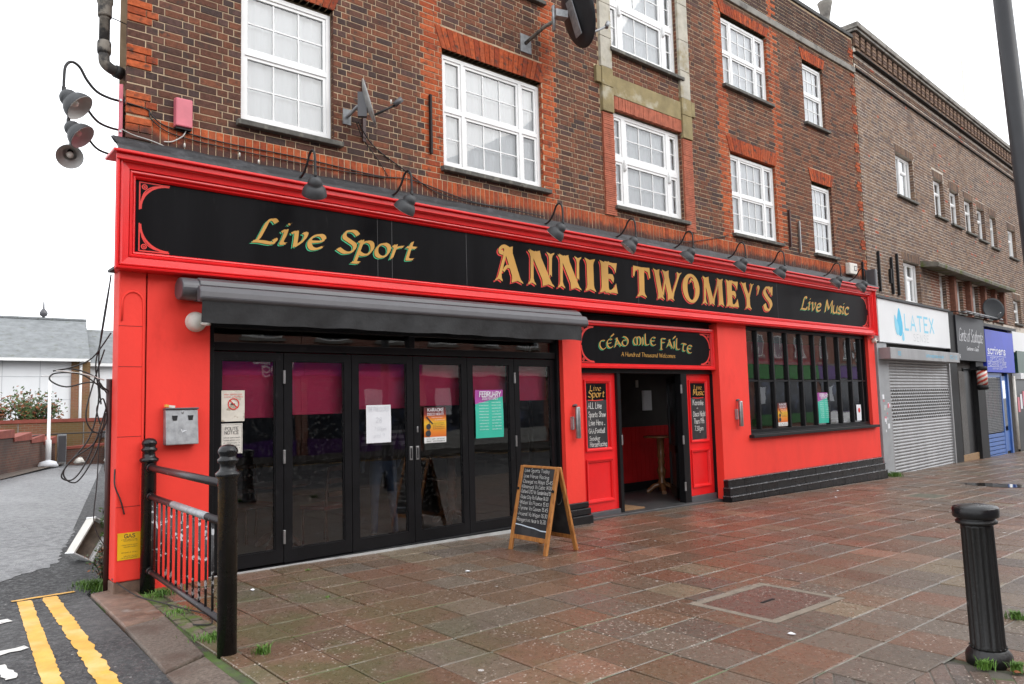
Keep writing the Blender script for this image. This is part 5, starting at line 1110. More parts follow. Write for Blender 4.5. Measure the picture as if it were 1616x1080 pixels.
for x0, x1, z0, z1, yy, lb in ((5.035, 5.355, 1.165, 1.595, .040, 'orange karaoke disco night poster on the fourth door window'), (12.965, 13.30, 1.06, 1.50, .005, 'orange karaoke poster in the barred window by the entrance')):
    t, w_, h_ = poster(x0, x1, z0, z1, kar, lb, 'poster', yy, 'poster', .006)
    L_ = glyph(t, -.0130); L_.text('KARAOKE', .05, h_ - .052, .036, width=w_ - .09, pen=1.3); L_.text('DISCO NIGHT!', .045, h_ - .100, .028, width=w_ - .085, pen=1.15); scribble(L_, .10, w_ - .06, h_ - .13, .012, 3); scribble(L_, .15, w_ - .03, h_ - .16, .012, 4); L_.build('white_lettering', 'paper', t)
    L_ = glyph(t, -.0130); L_.stroke([(.035, h_ - .12), (.115, h_ - .20)], pen=.018); L_.disc(.06, h_ - .235, .034); L_.disc(.055, h_ - .315, .038)
    L_.stroke([(.075, h_ - .18), (.07, h_ - .36)], pen=.005)
    for k in range(4): scribble(L_, .12, w_ - .03, h_ - .20 - k * .022, .013, 20 + k)
    for k in range(2): scribble(L_, .03, w_ - .03, .015 + k * .026, .018, 30 + k)
    L_.build('black_print', 'ink', t)
feb = gradmat('fixtures_print', [(0, (.035, .46, .33)), (.60, (.05, .50, .36)), (.70, (.04, .44, .32)), (.705, (.40, .07, .34)), (1, (.42, .08, .36))], .0, 2, skew=-.16)
feb2 = gradmat('fixtures_print_stripe', [(0, (.035, .46, .33)), (1, (.035, .46, .33))])
for x0, x1, z0, z1, yy, lb in ((5.81, 6.265, 1.185, 1.795, .036, 'teal and purple February fixtures poster on the fifth door window'), (14.50, 14.96, 1.06, 1.675, .005, 'teal and purple fixtures poster in the barred window')):
    t, w_, h_ = poster(x0, x1, z0, z1, feb, lb, 'poster', yy, 'poster', .014, .5)
    L_ = glyph(t, -.0205); L_.text('FEBRUARY', .06, h_ - .085, .062, width=w_ - .11, slant=.12, pen=1.35); L_.text('2026 FIXTURES', .10, h_ - .125, .030, width=w_ - .20, slant=.12, pen=1.1)
    for c in (0, 1):
        for k in range(10): scribble(L_, .05 + c * .20, .05 + c * .20 + .15, h_ - .165 - k * .038, .015, 100 + 20 * c + k)
    L_.build('white_lettering', 'paper', t)
t, w_, h_ = poster(16.17, 16.38, 1.06, 1.40, 'paper', 'small white card standing in the right corner of the barred window', 'notice', .005, 'notice', .002)
L_ = glyph(t, -.0105); L_.disc(.11, .22, .05); L_.build('print', 'redletter', t)
gs = empty('gas_sign', (1.685, -.118, .32)); tag(gs, 'yellow gas meter sign low on the red corner pilaster', 'sign')
b = MB(); b.box(0, .19, -.004, .0, 0, .235); b.build('plate', mat('yellow_plate', (.78, .44, .01), .45, .08), gs)
L_ = Letters((0, -.0046, 0), (1, 0, 0), (0, 0, 1), (0, -1, 0)); L_.text('GAS', .055, .190, .032, width=.085, pen=1.5)
for k, v in enumerate((.172, .16, .125, .108, .06, .028, .014)): scribble(L_, .03 + .02 * (k % 2), .16, v, .010, 60 + k)
L_.build('lettering', 'ink', gs)
# alarm box and sounder
ab = empty('alarm_box', (2.225, -.0, 4.525)); tag(ab, 'faded pink-red alarm box on the brick wall above the sign', 'alarm box')
b = MB(); b.box(-.085, .085, -.075, .0, -.145, .15); b.v = [(v[0] * (1 if v[1] > -.05 else .92), v[1], v[2] * (1 if v[1] > -.05 else .96)) for v in b.v]; b.build('casing', 'alarm', ab, bevel=.012)
b = MB(); b.box(-.075, .075, -.06, -.004, -.162, -.147); b.build('base_grille', 'blackmatt', ab)
b = MB(); b.tube(crom([(.03, -.03, -.15), (.0, -.03, -.22), (-.09, -.02, -.29), (-.17, -.02, -.31)], 6), .006, 6); b.build('cable', 'cablewhite', ab)
sb_ = empty('alarm_sounder', (16.25, 0, 4.36)); tag(sb_, 'small white square alarm sounder near the right end of the sign', 'alarm box')
b = MB(); b.box(-.19, .17, -.11, -.0, -.12, .13); b.build('casing', 'offwhite', sb_, bevel=.02); b = MB(); b.box(.0, .12, -.114, -.111, -.04, .07); b.build('emblem', 'greymetal', sb_); b = MB(); b.box(.02, .10, -.117, -.1145, -.02, .05); b.build('emblem_panel', 'offwhite', sb_)
cc_ = empty('security_camera', (16.93, -.13, 2.80)); tag(cc_, 'small white dome security camera under the right end of the sign', 'camera')
b = MB(); b.lathe([(.055, .06), (.06, .0), (.045, -.03), (.01, -.05)], 18); b.build('dome', 'offwhite', cc_); b = MB(); b.tube([(0, 0, -.01), (-.02, -.09, -.03)], .035, 12); b.build('lens_housing', 'offwhite', cc_); b = MB(); b.tube([(-.02, -.088, -.03), (-.023, -.1, -.032)], .022, 12); b.build('lens', 'blackgloss', cc_)
# ------------------------------------------------------------------ satellite dishes
def dish(name, c, axis, ru, rv, m, backm, depth, label):
    """shallow elliptical dish at c facing along axis"""
    t = empty(name, (0, 0, 0)); A = Vector(axis).normalized(); U = A.cross(Vector((0, 0, 1))).normalized(); V = U.cross(A); C_ = Vector(c)
    b = MB(); rings, n = 6, 32; vs = []; fs_ = []
    for off, sgn in ((0., 1), (-.012, -1)):
        base = len(vs); vs.append(C_ + A * (off))
        for i in range(1, rings + 1):
            r = i / rings
            for k in range(n): th = 2 * math.pi * k / n; vs.append(C_ + U * ru * r * math.cos(th) + V * rv * r * math.sin(th) + A * (depth * r * r + off))
        for k in range(n): f = (base, base + 1 + k, base + 1 + (k + 1) % n); fs_.append(f if sgn > 0 else f[::-1])
        for i in range(1, rings):
            for k in range(n):
                a = base + 1 + (i - 1) * n; f = (a + k, a + n + k, a + n + (k + 1) % n, a + (k + 1) % n); fs_.append(f if sgn > 0 else f[::-1])
    o1 = 1 + (rings - 1) * n; o2 = 1 + rings * n + o1
    for k in range(n): fs_.append((o1 + k, o2 + k, o2 + (k + 1) % n, o1 + (k + 1) % n))
    b.add(vs, fs_, smooth=True); b.build('reflector', m, t); return tag(t, label, 'satellite dish', None), C_, A, U, V
ma['dishgrey'] = mat('light_grey_dish', (.33, .33, .32), .5, .2, 9., c2=(.22, .15, .10), t2=.68, s2=6.)
ma['dishdark'] = mat('charcoal_mesh_dish', (.028, .030, .033), .5, .2, 3., spec=.25)
t, C_, A, U, V = dish('satellite_dish', (4.10, -.30, 5.02), (.80, -.50, .26), .155, .27, 'dishgrey', 'galv', .045, 'small grey satellite dish beside the first upstairs window')
b = MB(); b.tube([C_ - V * .17 + A * .01, C_ - V * .10 + A * .32], .014, 8); b.build('feed_arm', 'cable', t); b = MB(); b.tube([C_ - V * .10 + A * .30, C_ - V * .05 + A * .40], .032, 12); b.build('receiver', 'greymetal', t)
b = MB(); b.tube([C_ - V * .06 + A * .285, C_ - V * .055 + A * .265], .028, 12); b.build('feed_cap', 'offwhite', t)
b = MB(); b.tube([C_ - A * .015, C_ - A * .10 - V * .02, (4.02, -.05, 4.93), (4.02, 0, 4.93)], .02, 8); b.build('mount_arm', 'galv', t); b = MB(); b.box(3.97, 4.07, -.012, .0, 4.84, 5.02); b.build('wall_plate', 'galv', t); b = MB(); b.box(-.05, .05, -.04, .02, -.16, .12, None, Matrix.Translation(C_ - A * .04) @ Matrix.Rotation(R(-32), 4, 'Z')); b.build('tilt_bracket', 'greymetal', t)
b = MB(); b.box(4.215, 4.255, -.03, -.004, 4.68, 5.42); b.build('back_bar', 'brownpipe', t)
t, C_, A, U, V = dish('satellite_dish', (7.18, -.62, 6.98), (.90, -.30, .30), .40, .50, 'dishdark', 'dishdark', .07, 'large charcoal satellite dish on a steel arm above the second window')
b = MB(); b.box(6.72, 6.92, -.012, .0, 6.52, 6.78); b.build('wall_plate', 'galv', t); b = MB(); b.tube([(6.81, 0, 6.65), (6.90, -.32, 6.80), (6.95, -.45, 6.83)], .025, 10); b.build('mount_arm', 'pipe', t)
b = MB(); b.tube([(6.95, -.45, 6.70), (6.95, -.45, 7.06)], .022, 10); b.build('mast', 'galv', t); b = MB(); b.box(-.02, .16, -.06, .06, -.05, .05, None, Matrix.Translation((6.96, -.48, 6.93)) @ Matrix.Rotation(R(-18), 4, 'Z')); b.build('clamp', 'galv', t)
b = MB(); b.box(-.010, .008, -.075, .075, -.34, .16, None, Matrix.Translation(C_ - A * .035) @ Matrix.Rotation(R(-18), 4, 'Z') @ Matrix.Rotation(R(-17), 4, 'Y')); b.build('back_plate', 'galv', t)
b = MB(); b.tube([C_ - V * .36 + A * .03, C_ - V * .27 + A * .46], .016, 8); b.build('feed_arm', 'galv', t); b = MB(); b.tube([C_ - V * .29 + A * .43, C_ - V * .22 + A * .49], .03, 10); b.build('receiver', 'galv', t)
# cables on the facade
def cable(pts, r=.006, m='cable', label='', n=6, name='cable', group='cables on the pub front'):
    b = MB(); b.tube(crom(pts, n), r, 6); return tag(b.build(name, m), label, 'cable', group)
cable([(4.10, -.12, 4.86), (4.35, -.02, 4.66), (4.75, -.015, 4.46), (5.2, -.02, 4.26), (5.6, -.05, 4.20), (6.3, -.06, 4.20), (7.0, -.08, 4.19)], .007, label='black cable sagging from the small dish down to the sign ledge')
cable([(4.08, -.11, 4.86), (4.22, -.015, 4.72), (4.42, -.012, 4.50), (4.55, -.012, 4.33)], .005, label='thin second cable hanging from the small dish to the soldier course')
cable([(1.72, -.02, 4.52), (1.9, -.02, 4.50), (1.95, -.02, 4.44), (2.1, -.015, 4.37), (2.6, -.015, 4.33), (3.4, -.015, 4.335), (4.4, -.015, 4.31), (4.9, -.02, 4.34), (5.8, -.02, 4.22), (6.6, -.03, 4.24)], .007, label='black cable running along the soldier course from the corner')
cable([(1.92, -.02, 4.50), (1.95, -.02, 4.40), (2.2, -.015, 4.30), (3.0, -.015, 4.275), (3.9, -.015, 4.28), (4.5, -.015, 4.30)], .006, label='lower black cable running along the soldier course from the corner')
cable([(9.6, -.06, 4.21), (10.3, -.03, 4.25), (10.9, -.015, 4.36), (11.5, -.015, 4.50), (11.62, -.01, 4.55)], .006, label='black cable climbing from the sign ledge to the fourth window')
cable([(1.66, -.12, 4.22), (1.78, -.05, 4.21), (1.95, -.04, 4.19), (2.2, -.1, 4.10)], .006, 'cablewhite', 'short white cable looped over the corner of the sign ledge')
for k, (x, z) in enumerate(((2.24, 4.21), (2.78, 4.225), (2.98, 4.19))):
    b = MB(); b.lathe([(.008, 0), (.010, .03), (.006, .045)], 8, Matrix.Translation((x, -.035, z - .02))); b.build('cable_clip', 'offwhite', pub)
# drainpipe and cables on the alley side
dp = empty('drainpipe', (1.56, .16, 4.9)); tag(dp, 'weathered soil pipe with elbow at the top left corner of the pub', 'pipe')
b = MB(); b.tube([(0, 0, .14), (0, 0, 1.6)], .048, 14); b.build('pipe', 'pipe', dp); b = MB(); b.tube(crom([(0, 0, .13), (.005, 0, .04), (.05, .01, .0), (.12, .03, -.015), (.26, .06, -.03)], 6), .050, 14); b.build('elbow', 'pipe', dp)
b = MB(); b.lathe([(.058, .12), (.062, .15), (.062, .22), (.055, .24)], 16); b.build('collar', 'pipe', dp); b = MB(); b.lathe([(.058, .48), (.062, .50), (.062, .60), (.072, .63), (.072, .66)], 16); b.build('collar', 'pipe', dp); b = MB(); b.tube([(.03, 0, .50), (.20, .04, .49)], .006, 6); b.build('bracket', 'cable', dp); b = MB(); b.tube([(.10, .025, -.012), (.165, .04, -.02)], .060, 14); b.build('coupling', 'cable', dp)
bpz = empty('downpipe', (1.655, .13, 0)); tag(bpz, 'narrow brown downpipe on the alley corner of the pub', 'pipe'); b = MB(); b.tube([(0, 0, -.1), (-.004, 0, 1.93)], .026, 10); b.build('pipe', 'brownpipe', bpz)
sp_ = empty('side_sign', (1.70, .03, 4.13)); tag(sp_, 'faded pink-red sign panel seen edge-on at the alley corner', 'sign'); b = MB(); b.box(-.035, .0, .0, .9, .0, .58, None, Matrix.Rotation(-AZ, 4, 'Z')); b.build('panel', 'alarm', sp_); b = MB(); b.tube([(-.02, -.004, .12), (-.02, -.012, .12)], .012, 8); b.build('bolt', 'steel', sp_); b = MB(); b.tube([(-.02, -.004, .42), (-.02, -.012, .42)], .012, 8); b.build('bolt', 'steel', sp_)
r = random.Random(4)
ctang = [([(1.62, .0, 2.88), (1.60, .05, 2.6), (1.57, .1, 2.3), (1.53, .1, 2.05), (1.57, .15, 1.75), (1.50, .15, 1.4), (1.30, .12, 1.12), (1.40, .1, 1.02), (1.55, .1, 1.28), (1.62, .1, 1.62)], 'long black cable falling from the sign corner into the tangle by the alley'),
 ([(1.64, .05, 2.35), (1.50, .1, 2.12), (1.33, .12, 2.03), (1.20, .12, 2.00), (1.35, .12, 2.02), (1.52, .1, 1.95), (1.62, .08, 1.80)], 'black cable making the flat upper loop of the alley tangle'),
 ([(1.64, .1, 1.82), (1.50, .1, 1.90), (1.30, .1, 1.86), (1.18, .12, 1.92), (1.22, .12, 1.98), (1.42, .1, 1.97), (1.60, .1, 1.83)], 'black cable making the wide left loop of the alley tangle'),
 ([(1.60, .1, 2.2), (1.52, .12, 1.9), (1.46, .1, 1.62), (1.50, .1, 1.48), (1.58, .1, 1.45), (1.63, .1, 1.58), (1.60, .12, 1.75), (1.55, .12, 1.66), (1.58, .12, 1.52)], 'black cable coiled tightly against the brown downpipe'),
 ([(1.62, .1, 1.66), (1.55, .1, 1.40), (1.45, .1, 1.15), (1.36, .1, 1.04), (1.28, .1, 1.08), (1.36, .1, 1.22), (1.52, .1, 1.34), (1.61, .1, 1.52)], 'black cable forming the lowest hanging loop of the alley tangle'),
 ([(1.57, .08, 1.45), (1.55, .06, 1.0), (1.53, .06, .7), (1.56, .04, .55), (1.63, .0, .42)], 'thin black cable dangling from the tangle to the alley surface'),
 ([(1.63, .05, 2.86), (1.585, .08, 2.5), (1.555, .1, 2.15), (1.565, .1, 1.85), (1.58, .1, 1.7)], 'mauve grey cable dropping beside the corner of the sign'),
 ([(1.66, -.09, 1.12), (1.655, -.12, .98), (1.70, -.13, .85), (1.735, -.125, .72)], 'short stiff cable end sticking out across the red pilaster')]
for k, (pts, lb) in enumerate(ctang): cable(pts, .0065 if k != 5 else .0045, 'cable', lb, 8, 'alley_cable', 'tangled cables at the alley corner')
cable([(1.60, .1, 1.92), (1.45, .1, 1.97), (1.3, .11, 1.995), (1.22, .12, 2.005)], .006, 'cablewhite', 'white cable inside the upper loop of the alley tangle', 8, 'alley_cable', 'tangled cables at the alley corner')
cable([(1.66, -.05, .16), (1.78, -.35, .05), (1.88, -.8, .045), (1.96, -1.15, .045), (2.03, -1.45, .042), (1.96, -1.70, .04), (1.86, -1.62, .04)], .006, 'cable', 'black cable lying on the paving under the railing', 8, 'loose_cable', 'tangled cables at the alley corner')
# ------------------------------------------------------------------ railing
rl = empty('railing', (0, 0, 0)); tag(rl, 'chipped black pedestrian railing with ball-topped posts at the alley corner', 'railing')
PA, PB = Vector((1.925, -.16, 0)), Vector((1.812, -2.45, 0))
for P_ in (PA, PB):
    g = gz(P_.x); b = MB(); b.lathe([(.062, -.1), (.062, 1.13), (.068, 1.135), (.080, 1.15), (.080, 1.165), (.060, 1.18), (.052, 1.195), (.050, 1.225), (.066, 1.24), (.068, 1.255), (.052, 1.268), (.055, 1.285), (.064, 1.30), (.064, 1.315), (.052, 1.337), (.030, 1.350), (.006, 1.354)], 28, Matrix.Translation((P_.x, P_.y, g)))
    b.build('post', 'cast', rl)
dirv = (PB - PA).normalized()
def rail(z, rad, m, name='rail'):
    a, c = PA + dirv * .05, PB - dirv * .05; b = MB(); b.tube([(a.x, a.y, z), (c.x, c.y, z)], rad, 14); b.build(name, m, rl)
    for e, s in ((a, 1), (c, -1)):
        b = MB(); q = e + dirv * s * .012; p = e + dirv * s * .06; b.tube([(q.x, q.y, z), (p.x, p.y, z)], [rad * 1.5, rad * 1.25], 14); b.build('rail_socket', 'cast', rl)
rail(1.12, .030, 'chipped2', 'top_rail'); rail(.865, .027, 'chipped2', 'middle_rail'); rail(.215, .024, 'chipped2', 'bottom_rail')
b = MB(); mid1, mid2 = PA.lerp(PB, .38), PA.lerp(PB, .80); b.tube([(mid1.x, mid1.y, .865), (mid2.x, mid2.y, .865)], .0285, 14); b.build('rail_sleeve', 'galv', rl)
for k in range(13):
    p = PA.lerp(PB, (k + 1) / 14); b = MB(); b.tube([(p.x, p.y, .21), (p.x, p.y, .86)], .0095, 8); b.build('baluster', 'chipped', rl)
# ------------------------------------------------------------------ bollard and lamp column
bo = empty('bollard', (5.19, -5.80, gz(5.19) - .01)); tag(bo, 'black fluted cast-iron bollard with flat round cap on the pavement', 'bollard')
bo.rotation_euler = (R(-.6), R(-1.2), 0)
b = MB(); b.lathe([(.125, 0), (.125, .045), (.122, .06), (.103, .085), (.100, .09)], 40); b.build('base', 'bollard', bo)
b = MB(); b.lathe([(.094, .085), (.095, .10), (.094, .12), (.088, .80), (.088, .815), (.088, .83)], 96, flute=(.10, .11, .81, 16)); b.build('fluted_shaft', 'bollard', bo)
b = MB(); b.lathe([(.090, .828), (.112, .835), (.114, .848), (.104, .858), (.100, .868), (.108, .874)], 40); b.build('neck_ring', 'bollard', bo)
b = MB(); b.lathe([(.122, .872), (.126, .878), (.126, .925), (.120, .934), (.06, .946), (.0, .952)], 40); b.build('cap', 'cast', bo)
b = MB()
for k in range(16): th = 2 * math.pi * (k + .5) / 16; b.lathe([(.0065, 0), (.0065, .006), (.002, .009)], 6, Matrix.Translation((.097 * math.cos(th), .097 * math.sin(th), .096)))
b.build('beading', 'bollard', bo, kind='stuff')
b = MB()
for k in range(260):
    a = random.uniform(0, 6.28); rr = random.gauss(.16, .02) if k < 60 else 0
sc_ = empty('lamp_column', (7.935, -5.59, gz(7.8))); tag(sc_, 'dark grey steel street lamp column rising out of the top right corner', 'lamp post')
ma['columnpaint'] = mat('dark_column_paint', (.018, .018, .021), .42, .15, 5., spec=.35)
LX, LY = -.0265, .0225
b = MB(); b.tube([(0, 0, -.1), (1.2 * LX, 1.2 * LY, 1.2), (1.25 * LX, 1.25 * LY, 1.25), (8.2 * LX, 8.2 * LY, 8.2)], [.105, .105, .080, .066], 24); b.build('column', 'columnpaint', sc_)
b = MB(); b.tube(crom([(0, 0, 8.15), (0, -.05, 8.5), (0, -.5, 8.8), (0, -1.2, 8.9)], 6), .04, 12); b.build('bracket_arm', 'greymetal', sc_); b = MB(); b.box(-.12, .12, -1.7, -1.1, 8.84, 8.96); b.build('lantern', 'greymetal', sc_, bevel=.03)
# ------------------------------------------------------------------ A-board
abd = empty('pavement_board', (5.775, -1.20, gz(5.775)), R(0)); tag(abd, 'wooden A-frame chalkboard listing sports fixtures beside the entrance', 'sandwich board')
HT, SP, HW = .925, .235, .315
def slant(y0, y1, t0, t1, s, th=.014, m='wood', name='stile', wd=None):
    """board leaning from foot (x=-s*SP) to top; t along height 0..1"""
    a = Vector((-SP * s, 0, 0)); c = Vector((-.012 * s, 0, HT)); d = (c - a); L = d.length; d.normalize(); nrm = Vector((-d.z * s, 0, d.x * s)); b = MB()
    P = [a + d * L * t0, a + d * L * t1]; vs = []
    for p in P:
        for yy in (y0, y1):
            for k in (-th, th): q = p + nrm * k; vs.append((q.x, yy, q.z))
    b.add(vs, [(0, 2, 3, 1), (4, 5, 7, 6), (0, 1, 5, 4), (2, 6, 7, 3), (1, 3, 7, 5), (0, 4, 6, 2)]); return b.build(name, m, abd, bevel=.004), a, d, L, nrm
for s in (1, -1):
    for y0, y1 in ((-HW, -HW + .055), (HW - .055, HW)): slant(y0, y1, 0, 1, s)
    slant(-HW + .056, HW - .056, .135, .185, s, name='rail'); slant(-HW + .056, HW - .056, .975, 1., s, .010, name='rail')
    o, a, d, L, nrm = slant(-HW + .05, HW - .05, .18, .98, s, .005, 'chalkboard', 'board')
    for yy in (-HW + .027, HW - .027):
        p = a + d * L * .72 + nrm * .016; b = MB(); b.tube([(p.x, yy, p.z), (p.x + nrm.x * .012, yy, p.z + nrm.z * .012)], .016, 12); b.build('bolt', 'blackmatt', abd)
    if s == 1: fa, fd, fL, fn = a, d, L, nrm
b = MB(); b.tube(crom([(-.07, -HW + .03, .68), (-.03, -HW + .03, .53), (.03, -HW + .03, .55), (.07, -HW + .03, .68)], 5), .003, 5); b.build('stay_chain', 'cable', abd)
L_ = Letters(fa + fd * fL * .18 + fn * .0068 + Vector((0, HW - .06, 0)), (0, -1, 0), fd, fn); bh = fL * .80; bw_ = 2 * HW - .12
rows = [('Live Sports Today', .05, .93, .80), ('Live Horse Racing', .04, .845, .82), ('-Donegal vs Mayo 13-45', .02, .765, .98), ('-Kilmarnock Vs Celtic 14.00', .01, .690, .99), ('-Oxford UTD Vs Sunderland 15', .01, .615, .98), ('-Stoke City Vs Fulham 14.00', .02, .535, .92), ('-Wales Vs France 15.10', .02, .455, .95), ('-Tyrone Vs Cavan 15.45', .02, .375, .96), ('-Arsenal Vs Wigan 16.30', .02, .290, .97), ('-Rangers vs Hearts 16.30', .02, .205, .95)]
for s_, u, v, wd in rows: L_.text(s_, u * bw_, v * bh, .040, width=wd * bw_, pen=.85, jit=.4, n=4)
L_.build('chalk_writing', 'chalk', abd)
L_ = Letters(fa + fd * fL * .18 + fn * .0072 + Vector((0, HW - .06, 0)), (0, -1, 0), fd, fn); L_.stroke([(0.0, .155 * bh), (.1, .150 * bh), (.2, .135 * bh), (.32, .125 * bh), (.42, .105 * bh), (bw_, .105 * bh)], pen=.012); L_.build('chalk_line', mat('blue_white_chalk', (.58, .66, .74), .9), abd)
# ------------------------------------------------------------------ litter, cover, plants round the corner
ct = empty('broken_cabinet', (1.80, 1.82, .08)); tag(ct, 'broken white cabinet carcass dumped against the alley wall', 'cabinet')
ct.rotation_euler = (R(-8), R(33), R(6))
b = MB(); b.box(-.115, -.10, 0, .22, 0, .40); b.build('side', 'offwhite', ct); b = MB(); b.box(.09, .105, -.01, .22, 0, .40); b.build('side', 'white', ct)
b = MB(); b.box(-.10, .09, .10, .115, .01, .39); b.build('back', mat('dirty_board', (.24, .19, .15), .8, .35, 9.), ct)
for z in (-.014, .40): b = MB(); b.box(-.12, .11, -.012, .225, z, z + .014); b.build('end_panel', 'white', ct)
b = MB(); b.box(.106, .25, -.005, .01, .06, .39); b.build('loose_panel', 'offwhite', ct)
pl = empty('cover_plate', (1.30, .55, gz(1.3) - .07)); tag(pl, 'small grey metal cover set in the alley asphalt', 'cover'); b = MB(); b.box(-.13, .13, -.06, .06, 0, .006, None, Matrix.Rotation(R(12), 4, 'Z')); b.build('plate', 'galv', pl)
def tuft(x, y, z, n, h, spread, name, label, m='grass', parent=None, cat='plant', group='weeds in the paving'):
    b = MB(); n = int(n * 1.9); r = random.Random(int(x * 991 + y * 77 + n))
    for k in range(n):
        a = r.uniform(0, 6.28); d = abs(r.gauss(0, spread)); bx, by = x + d * math.cos(a), y + d * math.sin(a); hh = h * r.uniform(.4, 1.1); ln = r.uniform(.2, .9) * hh; a2 = r.uniform(0, 6.28); wd = .0018 + .002 * r.random()
        px_, py_ = -math.sin(a2) * wd, math.cos(a2) * wd; tx, ty = bx + math.cos(a2) * ln, by + math.sin(a2) * ln
        b.add([(bx - px_, by - py_, z), (bx + px_, by + py_, z), ((bx + tx) / 2 + px_, (by + ty) / 2 + py_, z + hh * .7), ((bx + tx) / 2 - px_, (by + ty) / 2 - py_, z + hh * .7), (tx, ty, z + hh * .9)], [(0, 1, 2, 3), (3, 2, 4)])
    return tag(b.build(name, m), label, cat, group)
tuft(1.62, .35, 0, 260, .11, .085, 'grass_tuft', 'bright green grass tuft at the foot of the brown downpipe')
tuft(1.57, .62, -.02, 120, .09, .06, 'grass_tuft', 'small grass tuft behind the bigger one at the alley corner')
tuft(1.98, -.42, gz(2), 130, .06, .08, 'grass_tuft', 'low grass patch at the foot of the left railing post')
tuft(1.90, -1.15, gz(2), 60, .035, .09, 'grass_tuft', 'thin grass along the setts under the railing')
tuft(1.86, -2.05, gz(2), 110, .05, .07, 'grass_tuft', 'grass growing from the setts near the right railing post')
tuft(1.99, -2.60, gz(2), 70, .06, .03, 'grass_tuft', 'small grass tuft at the base of the right railing post')
tuft(5.02, -5.83, gz(5), 80, .06, .025, 'grass_tuft', 'small grass tuft just left of the bollard base')
tuft(5.10, -5.97, gz(5), 80, .06, .02, 'grass_tuft', 'small grass tuft in front of the bollard base')
tuft(6.35, -5.62, gz(6.3), 120, .06, .04, 'grass_tuft', 'grass tuft in the pavement behind the bollard at the frame edge')
tuft(17.25, -.24, gz(17.2) , 200, .12, .10, 'grass_tuft', 'grass at the foot of the plinth beside the grey shutter')
tuft(3.36, -.36, gz(3.3), 14, .018, .02, 'grass_tuft', 'tiny weed in a paving joint near the folding doors'); tuft(2.98, -1.52, gz(3), 14, .016, .02, 'grass_tuft', 'tiny weed in a paving joint left of the pale flags')
# leafy weeds up the alley wall
def shrub(name, base, size, n, leafs, label, stems=5, lw=.03, group=None, seed=1, cat='shrub'):
    t = empty(name, base); r = random.Random(seed); b = MB(); tips = []
    for k in range(stems):
        a = r.uniform(0, 6.28); e = Vector((math.cos(a) * size[0] * r.uniform(.2, .9), math.sin(a) * size[1] * r.uniform(.2, .9), size[2] * r.uniform(.55, 1.))); mid = e * .5 + Vector((r.uniform(-.1, .1) * size[0], r.uniform(-.1, .1) * size[1], .1 * size[2])); p = crom([(0, 0, 0), mid, e], 6); b.tube(p, [max(.004, .012 * size[2] * (1 - i / len(p))) for i in range(len(p))], 5); tips.append(p)
    b.build('stems', 'bark', t)
    for m, share in leafs:
        b = MB()
        for k in range(int(n * share)):
            p = r.choice(tips); q = Vector(r.choice(p[len(p) // 4:])); q = q + Vector((r.gauss(0, .16) * size[0], r.gauss(0, .16) * size[1], r.gauss(0, .10) * size[2])); 
            if q.z < .01: q.z = .01
            ax = Vector((r.uniform(-1, 1), r.uniform(-1, 1), r.uniform(-.5, 1))).normalized(); bx = ax.orthogonal().normalized(); s = lw * r.uniform(.5, 1.2)
            b.add([q - ax * s, q + bx * s * .5, q + ax * s, q - bx * s * .5], [(0, 1, 2, 3)])
        b.build('foliage', m, t)
    return tag(t, label, cat, group)
shrub('weed', (1.74, .68, .0), (.16, .16, .38), 420, (('leaf', .7), ('leafrust', .3)), 'straggly weed growing through the dumped cabinet by the alley wall', 7, .018, seed=3, cat='plant')
shrub('weed', (2.05, 1.9, .0), (.12, .3, .55), 350, (('leaf', .6), ('grass', .4)), 'green weed climbing the alley wall behind the brown downpipe', 6, .025, seed=5, cat='plant')
# scattered litter
r = random.Random(8)
lit = [((2.62, -.83), 'paper', 'white scrap of litter near the folding doors'), ((4.02, -1.05), 'leafrust', 'orange leaf on the paving near the folding doors'), ((4.45, -1.55), 'paper', 'white paper scrap on the paving in front of the doors'), ((4.82, -4.72), 'paper', 'white tissue scrap low centre of the pavement'), ((12.6, -1.2), 'paper', 'white scrap on the paving below the barred window'), ((13.6, -.75), 'paper', 'white crushed cup beside the dark paving patch'), ((1.30, -.62), 'leafrust', 'brown leaves by the kerb next to the yellow line'), ((1.50, .62), 'paper', 'white bottle top in the weeds by the corner'), ((5.06, -5.98), 'leafrust', 'orange leaf on the ground in front of the bollard')]
for (x, y), m, lb in lit:
    b = MB(); z = gz(x) + (.004 if x > 1.5 else -.07); s = .028
    pts = [(x + s * r.uniform(.5, 1.2) * math.cos(a), y + s * r.uniform(.5, 1.2) * math.sin(a), z + r.uniform(.002, .012)) for a in [k * 1.05 for k in range(6)]]; b.add(pts + [(x, y, z + .016)], [(i, (i + 1) % 6, 6) for i in range(6)]); b.build('litter_scrap', m, label=lb, cat='litter', group='litter scraps on the ground')
# ------------------------------------------------------------------ furniture and a customer behind the glass
def chair(x, y, rz, seatm, label):
    t = empty('wooden_chair', (x, y, -.055), rz)
    for dx in (-.19, .19):
        b = MB(); b.tube([(dx, -.19, 0), (dx, -.18, .45)], .018, 8); b.build('leg', 'wine', t); b = MB(); b.tube(crom([(dx, .22, 0), (dx, .19, .45), (dx, .24, .95)], 5), .018, 8); b.build('leg', 'wine', t)
    b = MB(); b.box(-.22, .22, -.22, .21, .43, .48); b.build('seat', seatm, t, bevel=.015)
    for z in (.62, .78, .93): b = MB(); b.box(-.19, .19, .205 + .03 * z - .01, .225 + .03 * z, z - .03, z + .03); b.build('back_slat', 'wine', t)
    return tag(t, label, 'chair')
ma['seatred'] = mat('dark_red_seat', (.16, .03, .02), .6, .2); ma['seatgreen'] = mat('pale_green_vinyl', (.23, .29, .19), .5, .12)
